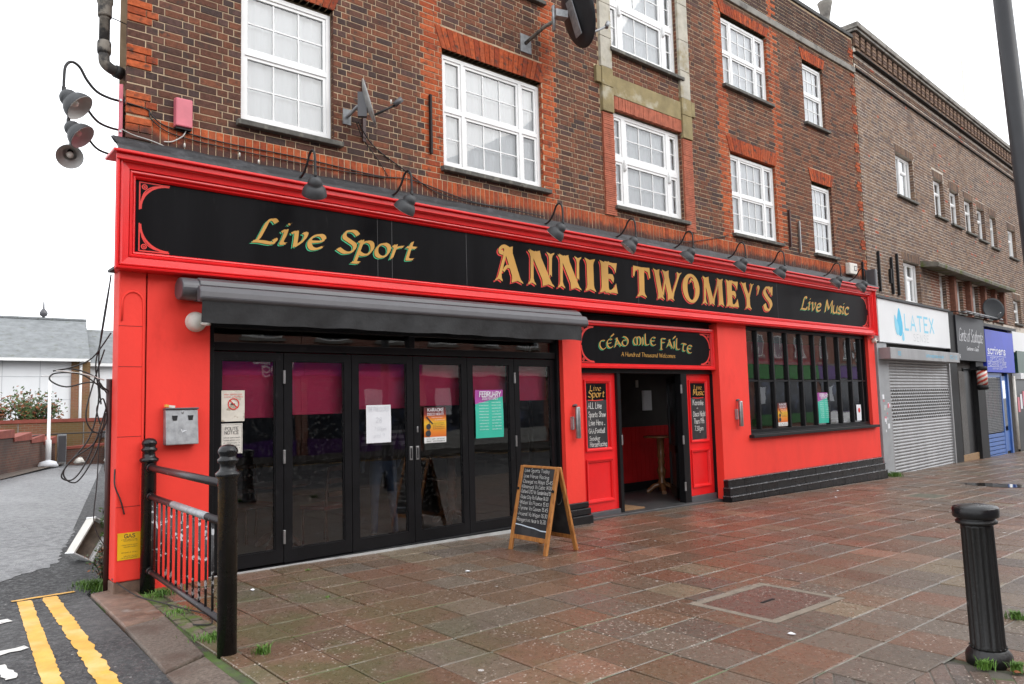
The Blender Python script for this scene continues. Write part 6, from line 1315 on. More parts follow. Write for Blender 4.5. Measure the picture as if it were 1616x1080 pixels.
chair(4.35, 1.25, R(200), 'seatred', 'dark wooden chair with red seat behind the second folding door'); chair(3.75, 2.1, R(10), 'seatred', 'dark wooden chair further inside behind the second folding door')
def ptable(x, y, h, rr, label, m='wine'):
    t = empty('pedestal_table', (x, y, -.055)); b = MB(); b.lathe([(rr, h - .035), (rr + .01, h - .02), (rr, h)], 28); b.build('table_top', m, t)
    b = MB(); b.lathe([(.085, .10), (.075, .2), (.05, .24), (.075, .34), (.085, .40), (.05, .48), (.07, .53), (.05, .60), (.075, .66), (.06, .72), (.07, h - .06), (.10, h - .04)], 20); b.build('pedestal', m, t)
    b = MB()
    for k in range(4):
        a = R(45 + 90 * k); b = MB(); b.tube(crom([(0, 0, .14), (.13 * math.cos(a), .13 * math.sin(a), .12), (.24 * math.cos(a), .24 * math.sin(a), .03), (.28 * math.cos(a), .28 * math.sin(a), .02)], 5), .045, 8); b.build('foot', m, t)
    return tag(t, label, 'table')
ma['polished'] = mat('polished_brown_wood', (.19, .085, .035), .25, .25, 9.)
ptable(10.95, 1.20, 1.02, .30, 'tall turned wooden pedestal table inside the open entrance', 'polished'); ptable(3.85, 1.5, .76, .38, 'round wooden table indoors behind the second folding door'); ptable(6.4, 1.4, .95, .30, 'tall round table indoors behind the fifth folding door')
st = empty('bench_seat', (2.74, .62, -.055)); tag(st, 'pale green upholstered seat behind the leftmost folding door', 'seat'); b = MB(); b.box(-.16, .22, -.2, .35, .35, .62); b.build('cushion', 'seatgreen', st, bevel=.06); b = MB(); b.box(-.12, .18, -.16, .3, 0, .36); b.build('base', 'seatred', st, bevel=.02)
# a customer standing inside, turned away
def person(loc, rz):
    t = empty('person', loc, rz); tag(t, 'person in dark striped top and blue jeans standing behind the third folding door', 'person')
    J = {'pel': (0, 0, .95, .155), 'w': (0, .0, 1.10, .14), 'ch': (0, .0, 1.32, .165), 'nk': (0, .0, 1.50, .06), 'hd': (0, -.01, 1.60, .085), 'tp': (0, .0, 1.72, .085),
         'sl': (.19, 0, 1.42, .07), 'el': (.25, .02, 1.14, .05), 'wl': (.24, -.12, .92, .034), 'hl': (.235, -.17, .84, .036), 'sr': (-.19, 0, 1.42, .07), 'er': (-.25, .02, 1.14, .05), 'wr': (-.22, -.14, .95, .034), 'hr': (-.21, -.20, .88, .036),
         'hpl': (.10, 0, .90, .105), 'kl': (.11, -.02, .50, .068), 'al': (.12, .01, .10, .05), 'fl': (.13, -.14, .04, .042), 'hpr': (-.10, 0, .90, .105), 'kr': (-.12, -.04, .50, .068), 'ar': (-.14, .04, .10, .05), 'fr': (-.16, -.10, .04, .042)}
    E_ = [('pel', 'w'), ('w', 'ch'), ('ch', 'nk'), ('nk', 'hd'), ('hd', 'tp'), ('ch', 'sl'), ('sl', 'el'), ('el', 'wl'), ('wl', 'hl'), ('ch', 'sr'), ('sr', 'er'), ('er', 'wr'), ('wr', 'hr'), ('pel', 'hpl'), ('hpl', 'kl'), ('kl', 'al'), ('al', 'fl'), ('pel', 'hpr'), ('hpr', 'kr'), ('kr', 'ar'), ('ar', 'fr')]
    keys = list(J); me = bpy.data.meshes.new('body'); me.from_pydata([J[k][:3] for k in keys], [(keys.index(a), keys.index(c)) for a, c in E_], [])
    o = bpy.data.objects.new('body', me); col.objects.link(o); o.parent = t
    sk = o.modifiers.new('skin', 'SKIN'); sd_ = me.skin_vertices[0].data
    for i, k in enumerate(keys): sd_[i].radius = (J[k][3], J[k][3] * .85); sd_[i].use_root = (k == 'pel')
    su = o.modifiers.new('sub', 'SUBSURF'); su.levels = 2; su.render_levels = 2
    m = bpy.data.materials.new('clothed_person'); m.use_nodes = True; n = m.node_tree.nodes; L = m.node_tree.links; bs = n['Principled BSDF']; bs.inputs['Roughness'].default_value = .85
    tc = n.new('ShaderNodeTexCoord'); sp = n.new('ShaderNodeSeparateXYZ'); L.new(tc.outputs['Object'], sp.inputs[0]); mr = n.new('ShaderNodeMapRange'); mr.inputs[2].default_value = 1.8; L.new(sp.outputs[2], mr.inputs[0]); cr = n.new('ShaderNodeValToRGB'); cr.color_ramp.interpolation = 'CONSTANT'; L.new(mr.outputs[0], cr.inputs[0])
    e = cr.color_ramp.elements; e[0].position = 0; e[0].color = (.03, .025, .02, 1); e[1].position = .05; e[1].color = (.055, .095, .17, 1)
    for p, c in ((.55, (.05, .05, .055)), (.66, (.25, .25, .26)), (.68, (.05, .05, .055)), (.70, (.25, .25, .26)), (.72, (.05, .05, .055)), (.74, (.25, .25, .26)), (.76, (.05, .05, .055)), (.825, (.50, .30, .22)), (.93, (.05, .03, .02))): q = e.new(p); q.color = (*c, 1)
    L.new(cr.outputs[0], bs.inputs['Base Color']); me.materials.append(m)
    return t
person((4.95, .85, -.055), R(160))
# ------------------------------------------------------------------ neighbouring parade of shops
NA = R(3.0)
nbd = empty('parade_building', (17.15, 0, 0), NA); tag(nbd, 'long brown brick parade with dentil cornice and shops beyond the pub', 'building')
NM = Matrix.Translation((17.15, 0, 0)) @ Matrix.Rotation(NA, 4, 'Z')
UW = [(2.27, 3.50, 6.62, 7.70), (5.08, 5.90, 6.54, 7.58), (6.47, 7.30, 6.51, 7.50), (7.83, 8.70, 6.47, 7.47), (9.10, 9.90, 6.41, 7.39), (10.48, 11.20, 6.34, 7.35), (12.64, 13.62, 6.27, 7.24), (15.3, 16.3, 6.2, 7.2)]
LW = [(2.30, 3.45, 3.90, 4.92), (4.99, 5.50, 3.87, 4.84), (6.35, 6.97, 3.90, 4.81), (7.77, 8.52, 3.90, 4.80), (9.13, 9.55, 3.90, 4.75), (10.32, 10.83, 3.90, 4.73), (12.64, 13.57, 3.95, 4.74), (15.3, 16.3, 3.9, 4.7)]
U1 = 22.0
op = [(a - .01, b_ + .01, c - .02, d + .03) for a, b_, c, d in UW + LW]
lint = [(a - .06, b_ + .08, d + .03, d + .235) for a, b_, c, d in UW + LW[:1] + LW[6:]]
def nb_pick(cx, z, k, r, p, q):
    if 4.2 < cx < 11.2 and z < 4.9: return random.choice([(.19, .085, .055), (.21, .075, .045), (.16, .08, .055)]), 0
    c = NB[r.randrange(len(NB))]
    if r.random() < .010: c = (.34, .09, .05)
    if z > 9.2: c = tuple(v * .8 for v in c)
    if cx > 6.5 and r.random() < .5: c = tuple(v * .86 for v in c)
    return c, 0
nbr = bond(.0, U1, 3.80, 9.17, op + lint, nb_pick)
nbr += bond(.0, U1, 9.20, 9.34, [], nb_pick, -.045); nbr += bond(.0, U1, 9.345, 9.56, [], nb_pick, -.01); nbr += bond(.0, U1, 9.60, 9.74, [], nb_pick, -.085)
nw = empty('brick_wall', parent=nbd); lay(nw, nbr, 'nbbrick', 220, lambda p: NM @ p)
# brick-on-end lintels
ln = MB()
for a, b_, z0, z1 in lint:
    x = a
    while x < b_ - .06: ln.box(x, x + .066, -.006, .1, z0 + .006, z1 - .004, (lambda c: (c[0] * .9, c[1] * .9, c[2] * .9))(NB[random.randrange(8)])); x += .0755
ln.build('lintel_bricks', 'nbbrick', nbd, kind='stuff')
rv2 = MB()
for (a, b_, c, d) in UW + LW:
    z = c - .02
    while z < d:
        for xx, sgn in ((a - .01, 1), (b_ + .01, -1)): rv2.box(min(xx, xx + sgn * .004), max(xx, xx + sgn * .004), .002, .098, z, z + BH, NB[random.randrange(8)])
        z += BH + BJ
rv2.build('reveal_bricks', 'nbbrick', nbd, kind='stuff')
b = MB(); wall_with_holes(b, .002, U1, 3.6, 9.745, op, .0026, .3, None); b.build('mortar_bed', 'nbmortar', nbd)
b = MB(); b.box(.0, U1, .31, 9., 3.0, 10.05); b.build('rear_mass', mat('rear_brick_dark', (.10, .075, .06), .92, .3, 9.), nbd)
b = MB(); b.box(-.05, U1, -.165, .45, 10.15, 10.28); b.box(-.03, U1, -.12, .42, 10.085, 10.149); b.build('coping', 'concrete', nbd, bevel=.015)
b = MB(); b.box(-.02, U1, .03, .3, 9.745, 10.085); b.build('dentil_recess', mat('painted_shade_brick', (.022, .018, .016), .95, .3, 12.), nbd)  # near-black colour paints the soffit shade into the slots between dentils
x = .02; dm = None
while x < 19.5:
    if dm is None:
        b = MB()
        for k in range(4): brick_mesh(b, 0, .215, k * .0785, k * .0785 + .070, -.055 - .004 * k, NB[(k * 3) % 8], .08)
        b.box(.004, .211, -.045, .02, .0, .31, (.2, .17, .14)); o = b.build('dentil', 'nbbrick', nbd); dm = o.data; o.location = (x, 0, 9.755)
    else: instance(dm, 'dentil', nbd, (x, 0, 9.755))
    x += .345
b = MB(); b.box(.0, U1, -.10, .0, 9.575, 9.598); b.box(.0, U1, -.06, .0, 9.172, 9.196); b.build('string_course_joint', mat('dark_line', (.03, .026, .024), .95), nbd)  # thin near-black line just below each projecting brick course
for (a, b_, c, d) in UW + LW:
    mdl = b_ - a > .95; t = .045; xm = a + (b_ - a) * .42
    if mdl: lights = [(a + t, xm - .02, c + t, d - t, 1, 1), (xm + .03, xm + .38 * (b_ - a) - .02, d - .36, d - t, 1, 1), (xm + .03, xm + .38 * (b_ - a) - .02, c + t, d - .40, 1, 1), (xm + .38 * (b_ - a) + .02, b_ - t, c + t, d - t, 1, 1)]
    else: lights = [(a + t, a + (b_ - a) * .42, c + t, d - t, 1, 1), (a + (b_ - a) * .42 + .04, b_ - t, d - .34, d - t, 1, 1), (a + (b_ - a) * .42 + .04, b_ - t, c + t, d - .38, 1, 1)]
    window(nbd, a, b_, c, d, lights, y=.10, sash=.025)
cn = empty('canopy', parent=nbd)
b = MB(); pr = [(0, 5.06), (-.42, 4.97), (-.44, 4.93), (-.42, 4.86), (0, 4.90)]; n = 5
b.add([(3.55, y, z) for y, z in pr] + [(11.05, y, z - .05) for y, z in pr], [tuple(reversed(range(n))), tuple(range(n, 2 * n))] + [(i, (i + 1) % n, n + (i + 1) % n, n + i) for i in range(n)]); b.build('slab', mat('mossy_canopy', (.17, .155, .13), .9, .3, 6., .4, 40., c2=(.10, .12, .03), t2=.55, s2=4.), cn)
for xx in (5.9, 7.35, 8.85, 10.0, 11.0): b = MB(); b.box(xx - .10, xx + .10, -.13, .0, 3.8, 4.86); b.build('brick_pier', mat('pier_brick', (.20, .085, .055), .9, .3, 14., .4, 60.) if 'pierb' not in ma else ma['pierb'], cn); ma.setdefault('pierb', bpy.data.materials['pier_brick'])
for xx, z0, z1 in ((.62, 4.0, 4.95), (1.42, 4.0, 4.90), (1.80, 4.0, 5.03), (1.30, 4.25, 4.6)): b = MB(); b.box(xx - .03, xx + .02, -.06, -.008, z0, z1); b.build('wall_bar', 'blackmatt', nbd)
for xx, z in ((1.2, 7.9), (4.55, 7.45), (4.0, 5.2), (6.0, 4.98)): pass
def nbx(parent, name, m, a, c, y0, y1, z0, z1, bev=.006): return small(parent, name, m, a, c, y0, y1, z0, z1, bev)
ma['shutter'] = mat('grey_shutter', (.30, .30, .305), .45, .15, 3., metal=.35, c2=(.24, .24, .245), t2=.62, s2=2., stretch=(1, 1, .3))
ma['greypaint'] = mat('grey_pilaster_paint', (.30, .31, .32), .6, .12, 3., c2=(.48, .46, .42), t2=.66, s2=7., w2=.03)
ma['cyan'] = mat('cyan_print', (.05, .46, .70), .5, .05); ma['palecyan'] = mat('pale_cyan_print', (.22, .58, .75), .5, .05); ma['greyprint'] = mat('grey_print', (.46, .48, .50), .5, .05)
ma['navy'] = mat('blue_sign', (.030, .055, .46), .4, .1, 2., spec=.15); ma['bluepaint'] = mat('blue_shop_paint', (.045, .13, .40), .4, .12, 3.)
ma['darksign'] = mat('charcoal_sign', (.022, .022, .026), .4, .15, 2., spec=.12)
# shared backing behind the shops
b = MB(); b.box(.0, U1, .06, .10, -.5, 3.78); b.build('shop_backing', 'room', nbd)
nbx(nbd, 'sign_ledge', 'felt', .0, 5.1, -.16, .02, 3.80, 3.86); 
# shop one: white sign and shutter
def nsign(name, label): t = empty(name, (17.15, 0, 0), NA); return tag(t, label, 'sign')
def nlet(y): return Letters((0, y, 0), (1, 0, 0), (0, 0, 1), (0, -1, 0))
s1 = nsign('white_shop_sign', 'white shop sign with blue leaf emblem next to the pub')
nbx(s1, 'board', 'whitewall', .12, 5.08, -.12, .0, 2.80, 3.80)
L_ = nlet(-.1215); L_.text('LATEX', 1.76, 3.16, .36, width=2.05, pen=1.3, track=2.6); L_.build('large_lettering', 'palecyan', s1)
L_ = nlet(-.1215); L_.text('SENSE', 2.28, 2.90, .17, width=1.10, pen=.6, track=3.4); L_.build('small_lettering', 'greyprint', s1)
leaf = lambda cx, cz, w_, h_, a: [(cx + (w_ * math.sin(t) * (1 - .45 * math.cos(t)) * math.cos(a) - h_ * math.cos(t) * math.sin(a)), cz + (w_ * math.sin(t) * (1 - .45 * math.cos(t)) * math.sin(a) + h_ * math.cos(t) * math.cos(a))) for t in [k * 6.2832 / 24 for k in range(24)]][::-1]
L_ = nlet(-.1215); L_.poly(leaf(1.42, 3.32, .17, .34, .0)); L_.build('leaf_emblem', 'cyan', s1); L_ = nlet(-.1235); L_.poly(leaf(1.20, 3.24, .11, .25, .35)); L_.poly(leaf(1.60, 2.98, .07, .11, -.2)); L_.build('leaf_emblem', 'palecyan', s1)
sh = empty('roller_shutter', (17.15, 0, 0), NA); tag(sh, 'closed grey roller shutter with a perforated middle band', 'shutter')
nbx(sh, 'shutter_box', 'shutter', .10, 5.0, -.34, .0, 2.40, 2.66, .01); nbx(sh, 'guide', 'shutter', .62, .70, -.07, .02, -.4, 2.40); nbx(sh, 'guide', 'shutter', 5.02, 5.10, -.07, .02, -.4, 2.40)
L_ = nlet(-.3415); L_.text('020', .55, 2.49, .09, pen=1.); L_.text('latexsense.co.uk', 2.4, 2.49, .09, width=1.3, pen=1.); L_.text('10-12', 4.2, 2.49, .09, width=.6, pen=1.); L_.build('box_lettering', 'cyan', sh)
z = -.30; k = 0; slm = None
while z < 2.38:
    if slm is None:
        b = MB(); n = 7; pts = [(-.016 - .016 * math.sin(math.pi * i / (n - 1)), .072 * i / (n - 1)) for i in range(n)]; b.add([(.70, y, q) for y, q in pts] + [(5.02, y, q) for y, q in pts], [(i, n + i, n + i + 1, i + 1) for i in range(n - 1)], smooth=True); b.quad((.70, .0, .0745), (5.02, .0, .0745), (5.02, -.016, .072), (.70, -.016, .072)); o = b.build('slat', 'shutter', sh); slm = o.data; o.location = (0, 0, z)
    else: instance(slm, 'slat', sh, (0, 0, z))
    if .92 < z < 1.72:
        hb = MB()
        for q in range(27): x = .80 + q * .154 + (.077 if k % 2 else 0); hb.box(x, x + .085, -.0335, -.030, .018, .052)
        o = hb.build('perforation_row', 'blackmatt', sh, kind='stuff'); o.location = (0, 0, z)
    z += .0755; k += 1
p1_ = nbx(nbd, 'grey_pilaster', 'greypaint', .03, .61, -.08, .05, -.5, 2.79, .01); nbx(p1_, 'yellow_siren', 'yellow', .20, .33, -.14, -.08, 2.42, 2.60, .03); 
for k in range(14): nbx(p1_, 'sticker', random.choice(['paper', 'offwhite', 'greyprint', 'alarm']), *(lambda a: (a, a + random.uniform(.04, .14)))(random.uniform(.06, .45)), -.0815 - .0002 * k, -.0805, *(lambda a: (a, a + random.uniform(.04, .12)))(random.uniform(.75, 1.55)), 0)
# shop two: charcoal barber sign
s2 = nsign('charcoal_shop_sign', 'charcoal barber shop sign with white script lettering')
nbx(s2, 'board', 'darksign', 5.62, 8.28, -.14, .0, 2.50, 3.76); nbx(s2, 'side_pier', 'blackmatt', 5.10, 5.61, -.10, .0, 2.45, 3.86)
L_ = nlet(-.1425); L_.text('Gents of Southgate', 5.80, 3.05, .36, width=2.25, slant=.35, nib=(R(35), .75), track=.3); L_.text('Gentlemen s Salon', 6.45, 2.80, .10, width=1.1, pen=1.1); L_.text('16', 5.72, 2.56, .10, pen=1.2); L_.build('lettering', 'paper', s2)
gt = empty('sign_light_gantry', (17.15, 0, 0), NA); tag(gt, 'thin metal light gantry along the top of the barber sign', 'light bar')
b = MB(); b.tube([(5.3, -.5, 3.80), (8.9, -.5, 3.78)], .02, 8); b.tube([(5.3, -.34, 3.82), (8.9, -.34, 3.80)], .015, 8); b.build('rail', 'galv', gt)
for q in range(7): b = MB(); b.tube([(5.4 + q * .55, -.5, 3.80), (5.4 + q * .55, -.0, 3.86)], .012, 6); b.build('bracket', 'blackmatt', gt)
ds, C_, A, U, V = dish('satellite_dish', NM @ Vector((8.35, -.40, 4.06)), (-.72, -.62, .25), .30, .36, 'dishdark', 'dishdark', .05, 'dark satellite dish above the barber sign on the far parade')
b = MB(); b.tube([C_ - A * .02, C_ - A * .2 - V * .1], .02, 8); b.build('mount_arm', 'galv', ds); b = MB(); b.tube([C_ - V * .3, C_ - V * .25 + A * .4], .015, 8); b.build('feed_arm', 'galv', ds)
sf2 = empty('barber_shopfront', parent=nbd)
nbx(sf2, 'left_pier', 'blackmatt', 5.12, 5.75, -.06, .05, -.5, 2.49); nbx(sf2, 'grey_brick_pier', mat('dark_tile', (.085, .08, .075), .6, .3, 20., .4, 60.), 6.02, 6.55, .0, .055, -.5, 2.2); nbx(sf2, 'door_panel', 'doorframe', 6.56, 7.30, .02, .058, -.5, 2.3); nbx(sf2, 'right_pier', 'blackmatt', 7.35, 8.10, -.10, .05, -.5, 2.49); nbx(sf2, 'step', mat('tan_step', (.30, .19, .10), .7, .2, 9.), 5.76, 7.34, -.02, .055, -.5, -.13)
br_ = empty('barber_pole', (17.15, 0, 0), NA); tag(br_, 'red and white striped barber pole with black caps', 'barber pole')
bpm = bpy.data.materials.new('barber_stripe'); bpm.use_nodes = True; n_ = bpm.node_tree.nodes; l_ = bpm.node_tree.links; bs = n_['Principled BSDF']; bs.inputs['Roughness'].default_value = .3
tc = n_.new('ShaderNodeTexCoord'); sx_ = n_.new('ShaderNodeSeparateXYZ'); l_.new(tc.outputs['Object'], sx_.inputs[0])
def mth(op_, a_, b2=None):
    q_ = n_.new('ShaderNodeMath'); q_.operation = op_
    for i_, v_ in enumerate((a_, b2)):
        if v_ is None: continue
        if isinstance(v_, (int, float)): q_.inputs[i_].default_value = v_
        else: l_.new(v_, q_.inputs[i_])
    return q_.outputs[0]
ang_ = mth('ARCTAN2', mth('ADD', sx_.outputs[1], .32), mth('SUBTRACT', sx_.outputs[0], 7.0))
spi = mth('FRACT', mth('ADD', mth('MULTIPLY', sx_.outputs[2], 7.5), mth('MULTIPLY', ang_, -3 / 6.28318)))
cr = n_.new('ShaderNodeValToRGB'); cr.color_ramp.interpolation = 'CONSTANT'; cr.color_ramp.elements[0].color = (.62, .56, .50, 1); cr.color_ramp.elements[1].position = .5; cr.color_ramp.elements[1].color = (.48, .055, .035, 1); l_.new(spi, cr.inputs[0]); l_.new(cr.outputs[0], bs.inputs['Base Color'])
MT = Matrix.Translation((7.0, -.32, 0))
b = MB(); b.lathe([(.135, 1.80), (.135, 2.22)], 28, MT); b.build('striped_drum', bpm, br_)
for pr in ([(.10, 2.34), (.145, 2.32), (.15, 2.225), (.13, 2.22)][::-1], [(.10, 1.66), (.145, 1.68), (.15, 1.795), (.13, 1.80)]): b = MB(); b.lathe(pr, 28, MT); b.build('cap', 'blackmatt', br_)
b = MB(); b.box(6.9, 7.6, -.30, -.05, 2.24, 2.30); b.build('bracket', 'blackmatt', br_)
# shop three: blue optician
s3 = nsign('blue_shop_sign', 'blue optician sign with white lettering beyond the barber pole')
nbx(s3, 'board', 'navy', 8.33, 11.50, -.14, .0, 2.20, 3.50)
L_ = nlet(-.1425); L_.text('scrivens', 8.50, 2.76, .24, width=1.95, pen=1.4); L_.text('OPTICIANS', 8.68, 2.56, .10, width=1.55, pen=1.); L_.text('HEARING CARE', 8.45, 2.40, .10, width=2.0, pen=1.); L_.rect(8.4, 10.5, 2.695, 2.705); L_.rect(8.4, 10.5, 2.525, 2.535); L_.rect(8.4, 10.5, 2.365, 2.375); L_.text('scrivens.com', 8.9, 2.29, .06, width=1.1, pen=.9); L_.build('lettering', 'paper', s3)
nbx(nbd, 'sign_ledge', 'felt', 8.3, 12.2, -.10, .02, 3.60, 3.70)
sf3 = empty('optician_shopfront', parent=nbd)
for a, c in ((8.15, 8.28), (10.15, 10.28), (10.95, 11.1)): nbx(sf3, 'frame_post', 'bluepaint', a, c, -.03, .05, -.5, 2.19)
nbx(sf3, 'frame_head', 'bluepaint', 8.28, 10.15, -.02, .05, 2.05, 2.19); nbx(sf3, 'door', 'bluepaint', 10.28, 10.95, .02, .05, -.3, 2.1)
g = MB(); g.quad((8.28, .03, .35), (10.15, .03, .35), (10.15, .03, 2.05), (8.28, .03, 2.05)); g.build('pane', 'shopglass', sf3); g = MB(); g.quad((10.42, .015, .35), (10.82, .015, .35), (10.82, .015, 1.95), (10.42, .015, 1.95)); g.build('door_pane', 'shopglass', sf3)
b = MB()
for q in range(34): b.tube([(8.28, -.005, .36 + q * .05), (10.15, -.005, .36 + q * .05)], .006, 4, cap=False)
for q in range(38): b.tube([(8.30 + q * .05, -.004, .36), (8.30 + q * .05, -.004, 2.04)], .004, 4, cap=False)
b.build('mesh_grille', 'galv', sf3, kind='stuff')
for q in range(6): nbx(sf3, 'riser_slat', 'bluepaint', 8.28, 10.15, -.02, .05, -.42 + q * .125, -.42 + q * .125 + .105)
for q in range(3): nbx(sf3, 'window_poster', 'alarm', 8.45 + q * .5, 8.8 + q * .5, .04, .045, .8, 1.6)
# shop four: edge of frame
sf4 = empty('green_shopfront', parent=nbd); nbx(sf4, 'white_fascia', 'whitewall', 11.7, 16., -.1, .05, 2.9, 3.6); nbx(sf4, 'green_board', mat('dark_green', (.012, .05, .03), .4), 11.9, 16., -.14, .05, 2.2, 2.95); nbx(sf4, 'white_rail', 'whitewall', 11.9, 16., -.2, .05, 2.0, 2.2); nbx(sf4, 'window', 'doorframe', 12.0, 16, .0, .05, -.4, 2.0); b = MB(); b.tube([(11.55, -.05, -.3), (11.6, -.05, 2.1)], .05, 10); b.build('downpipe', 'offwhite', sf4)
for q in range(5): nbx(sf4, 'notice', random.choice(['paper', 'alarm', 'leafrust']), 12.1 + q * .35, 12.35 + q * .35, -.012, -.004, .9 + .1 * (q % 3), 1.4 + .1 * (q % 3), 0)
# chimney pot and mast on the roofs
cp = empty('chimney_pot', (17.65, 1.0, 9.9)); tag(cp, 'flared stone chimney pot on the pub roof at the parapet end', 'chimney'); b = MB(); b.lathe([(.14, 0), (.13, .25), (.17, .32), (.15, .38), (.16, .7), (.26, .98), (.30, 1.06), (.26, 1.08)], 20, Matrix.Translation((.0, 0, .1))); b.build('pot', 'concrete', cp); cp.location = (17.0, .52, 9.75); cp.scale = (.58, .58, 1.05)
mst = empty('roof_mast', (43.9, 6.0, 10)); tag(mst, 'thin pale pole standing on the far parade roof', 'mast'); b = MB(); b.tube([(0, 0, 0), (0, 0, 9.4)], .06, 8); b.build('pole', 'offwhite', mst)
# ------------------------------------------------------------------ across the alley
bkm = bpy.data.materials.new('distant_brick'); 
def brickmat(name, c1, c2, mo, s=1., moss=None, rot=0.):
    m = bpy.data.materials.new(name); m.use_nodes = True; n = m.node_tree.nodes; L = m.node_tree.links; bs = n['Principled BSDF']; bs.inputs['Roughness'].default_value = .9
    tc = n.new('ShaderNodeNewGeometry'); sp = n.new('ShaderNodeSeparateXYZ'); L.new(tc.outputs['Position'], sp.inputs[0]); cb = n.new('ShaderNodeCombineXYZ'); ad = n.new('ShaderNodeMath'); ad.operation = 'ADD'; L.new(sp.outputs[0], ad.inputs[0]); L.new(sp.outputs[1], ad.inputs[1]); L.new(ad.outputs[0], cb.inputs[0]); L.new(sp.outputs[2], cb.inputs[1])
    bt = n.new('ShaderNodeTexBrick'); bt.inputs['Color1'].default_value = (*c1, 1); bt.inputs['Color2'].default_value = (*c2, 1); bt.inputs['Mortar'].default_value = (*mo, 1); bt.inputs['Scale'].default_value = s; bt.inputs['Brick Width'].default_value = .225; bt.inputs['Row Height'].default_value = .075; bt.inputs['Mortar Size'].default_value = .008; L.new(cb.outputs[0], bt.inputs['Vector'])
    nz = n.new('ShaderNodeTexNoise'); nz.inputs['Scale'].default_value = .9; nz.inputs['Detail'].default_value = 6; L.new(tc.outputs['Position'], nz.inputs['Vector']); mr = n.new('ShaderNodeMapRange'); mr.inputs[1].default_value = .42; mr.inputs[2].default_value = .62; L.new(nz.outputs['Fac'], mr.inputs[0]); mx_ = n.new('ShaderNodeMix'); mx_.data_type = 'RGBA'; L.new(mr.outputs[0], mx_.inputs[0]); L.new(bt.outputs['Color'], mx_.inputs[6]); mx_.inputs[7].default_value = (*(moss or tuple(v * .55 for v in c1)), 1)
    f = n.new('ShaderNodeMix'); f.data_type = 'RGBA'; f.inputs[0].default_value = .6; L.new(bt.outputs['Color'], f.inputs[6]); L.new(mx_.outputs[2], f.inputs[7]); L.new(f.outputs[2], bs.inputs['Base Color']); return m
ma['yardbrick'] = brickmat('yard_brick', (.25, .095, .045), (.20, .075, .040), (.22, .17, .12), 1., (.12, .10, .03))
ma['stepbrick'] = brickmat('sooty_step_brick', (.15, .062, .040), (.11, .050, .036), (.13, .11, .09), 1., (.045, .036, .034))
ma['copered'] = mat('red_coping', (.26, .065, .045), .85, .2, 4.)
ma['oppbrick'] = brickmat('opposite_brick', (.30, .105, .07), (.24, .085, .06), (.38, .33, .27))
yw = empty('yard_wall', (0, 22.6, 0)); tag(yw, 'long brick yard wall with red coping in front of the white warehouse', 'wall')
b = MB(); b.box(-8, 9.5, 0, .25, -.4, 1.40); b.build('wall', 'yardbrick', yw); b = MB(); b.box(-8, 9.5, -.03, .28, 1.40, 1.52); b.build('coping', 'copered', yw)
b = MB()
for x in (3.75, 5.7): b = MB(); b.box(x, x + .03, -.02, 0, -.2, 1.39); b.build('wall_joint', 'concrete', yw)
lw_ = empty('low_yard_wall', (0, 21.4, 0)); tag(lw_, 'low brick wall with red coping between the steel posts', 'wall')
b = MB(); b.box(5.0, 6.15, 0, .22, -.4, .50); b.build('wall', 'stepbrick', lw_); b = MB(); b.box(5.0, 6.15, -.03, .25, .50, .58); b.v = [(v[0], v[1], v[2] + (v[0] - 5) * .06) for v in b.v]; b.build('coping', 'copered', lw_)
stp = empty('stepped_wall', (0, 0, 0)); tag(stp, 'sooty brick wall stepping down in four coped sections along the alley', 'wall')
S0, S1 = Vector((1.4, 14.8, 0)), Vector((4.75, 21.9, 0)); hs_ = [1.12, 1.0, .90, .80]; cuts = [0, .52, .70, .85, 1.]
for k in range(4):
    a, c = S0.lerp(S1, cuts[k]), S0.lerp(S1, cuts[k + 1]); d = (c - a).normalized(); nn = Vector((-d.y, d.x, 0)) * .30; L = (c - a).length; z1 = hs_[k]
    def prism(z0, z1a, z1b, ov, m, name):
        b = MB(); A2, C2 = a - nn * ov, c - nn * ov; A3, C3 = a + nn * (1 + ov), c + nn * (1 + ov); b.add([(A2.x, A2.y, z0), (C2.x, C2.y, z0), (C3.x, C3.y, z0), (A3.x, A3.y, z0), (A2.x, A2.y, z1a), (C2.x, C2.y, z1b), (C3.x, C3.y, z1b), (A3.x, A3.y, z1a)], [(3, 2, 1, 0), (4, 5, 6, 7), (0, 1, 5, 4), (1, 2, 6, 5), (2, 3, 7, 6), (3, 0, 4, 7)]); return b.build(name, m, stp)
    prism(-.4, z1 - .10, z1 + .02, 0, 'stepbrick', 'wall_section'); prism(z1 - .095, z1 + .02, z1 + .14, .12, 'copered', 'coping')
fk = MB(); fk.add([(-8, 13.9, .03), (1.9, 14.2, .03), (5.4, 22.4, .05), (4.6, 22.6, .05), (1.2, 15.2, .03), (-8, 14.8, .03)], [tuple(range(6))]); fk.build('alley_footway', 'kerb', kind='structure')
wh = empty('warehouse', (0, 34, 0)); tag(wh, 'white panelled warehouse with grey slate roof beyond the yard wall', 'building')
b = MB(); b.box(-14, 7.6, 0, .3, -.3, 4.4); b.box(7.95, 12.5, .6, .9, -.3, 4.2); b.build('white_wall', 'whitewall', wh); b = MB(); b.box(7.3, 7.62, -.12, 0, -.3, 4.3); b.box(7.76, 8.1, -.12, .5, -.3, 4.3); b.build('brick_pillar', 'yardbrick', wh); b = MB(); b.tube([(7.69, -.1, 0), (7.69, -.1, 4.3)], .07, 8); b.build('downpipe', 'white', wh)
for z in (1.2, 2.4, 3.5): b = MB(); b.box(-14, 7.29, -.012, 0, z, z + .02); b.build('panel_joint', 'greyprint', wh)
for x in (-1.5, 1.5, 4.5, 6.0): b = MB(); b.box(x, x + .02, -.012, 0, 0, 4.3); b.build('panel_joint', 'greyprint', wh)
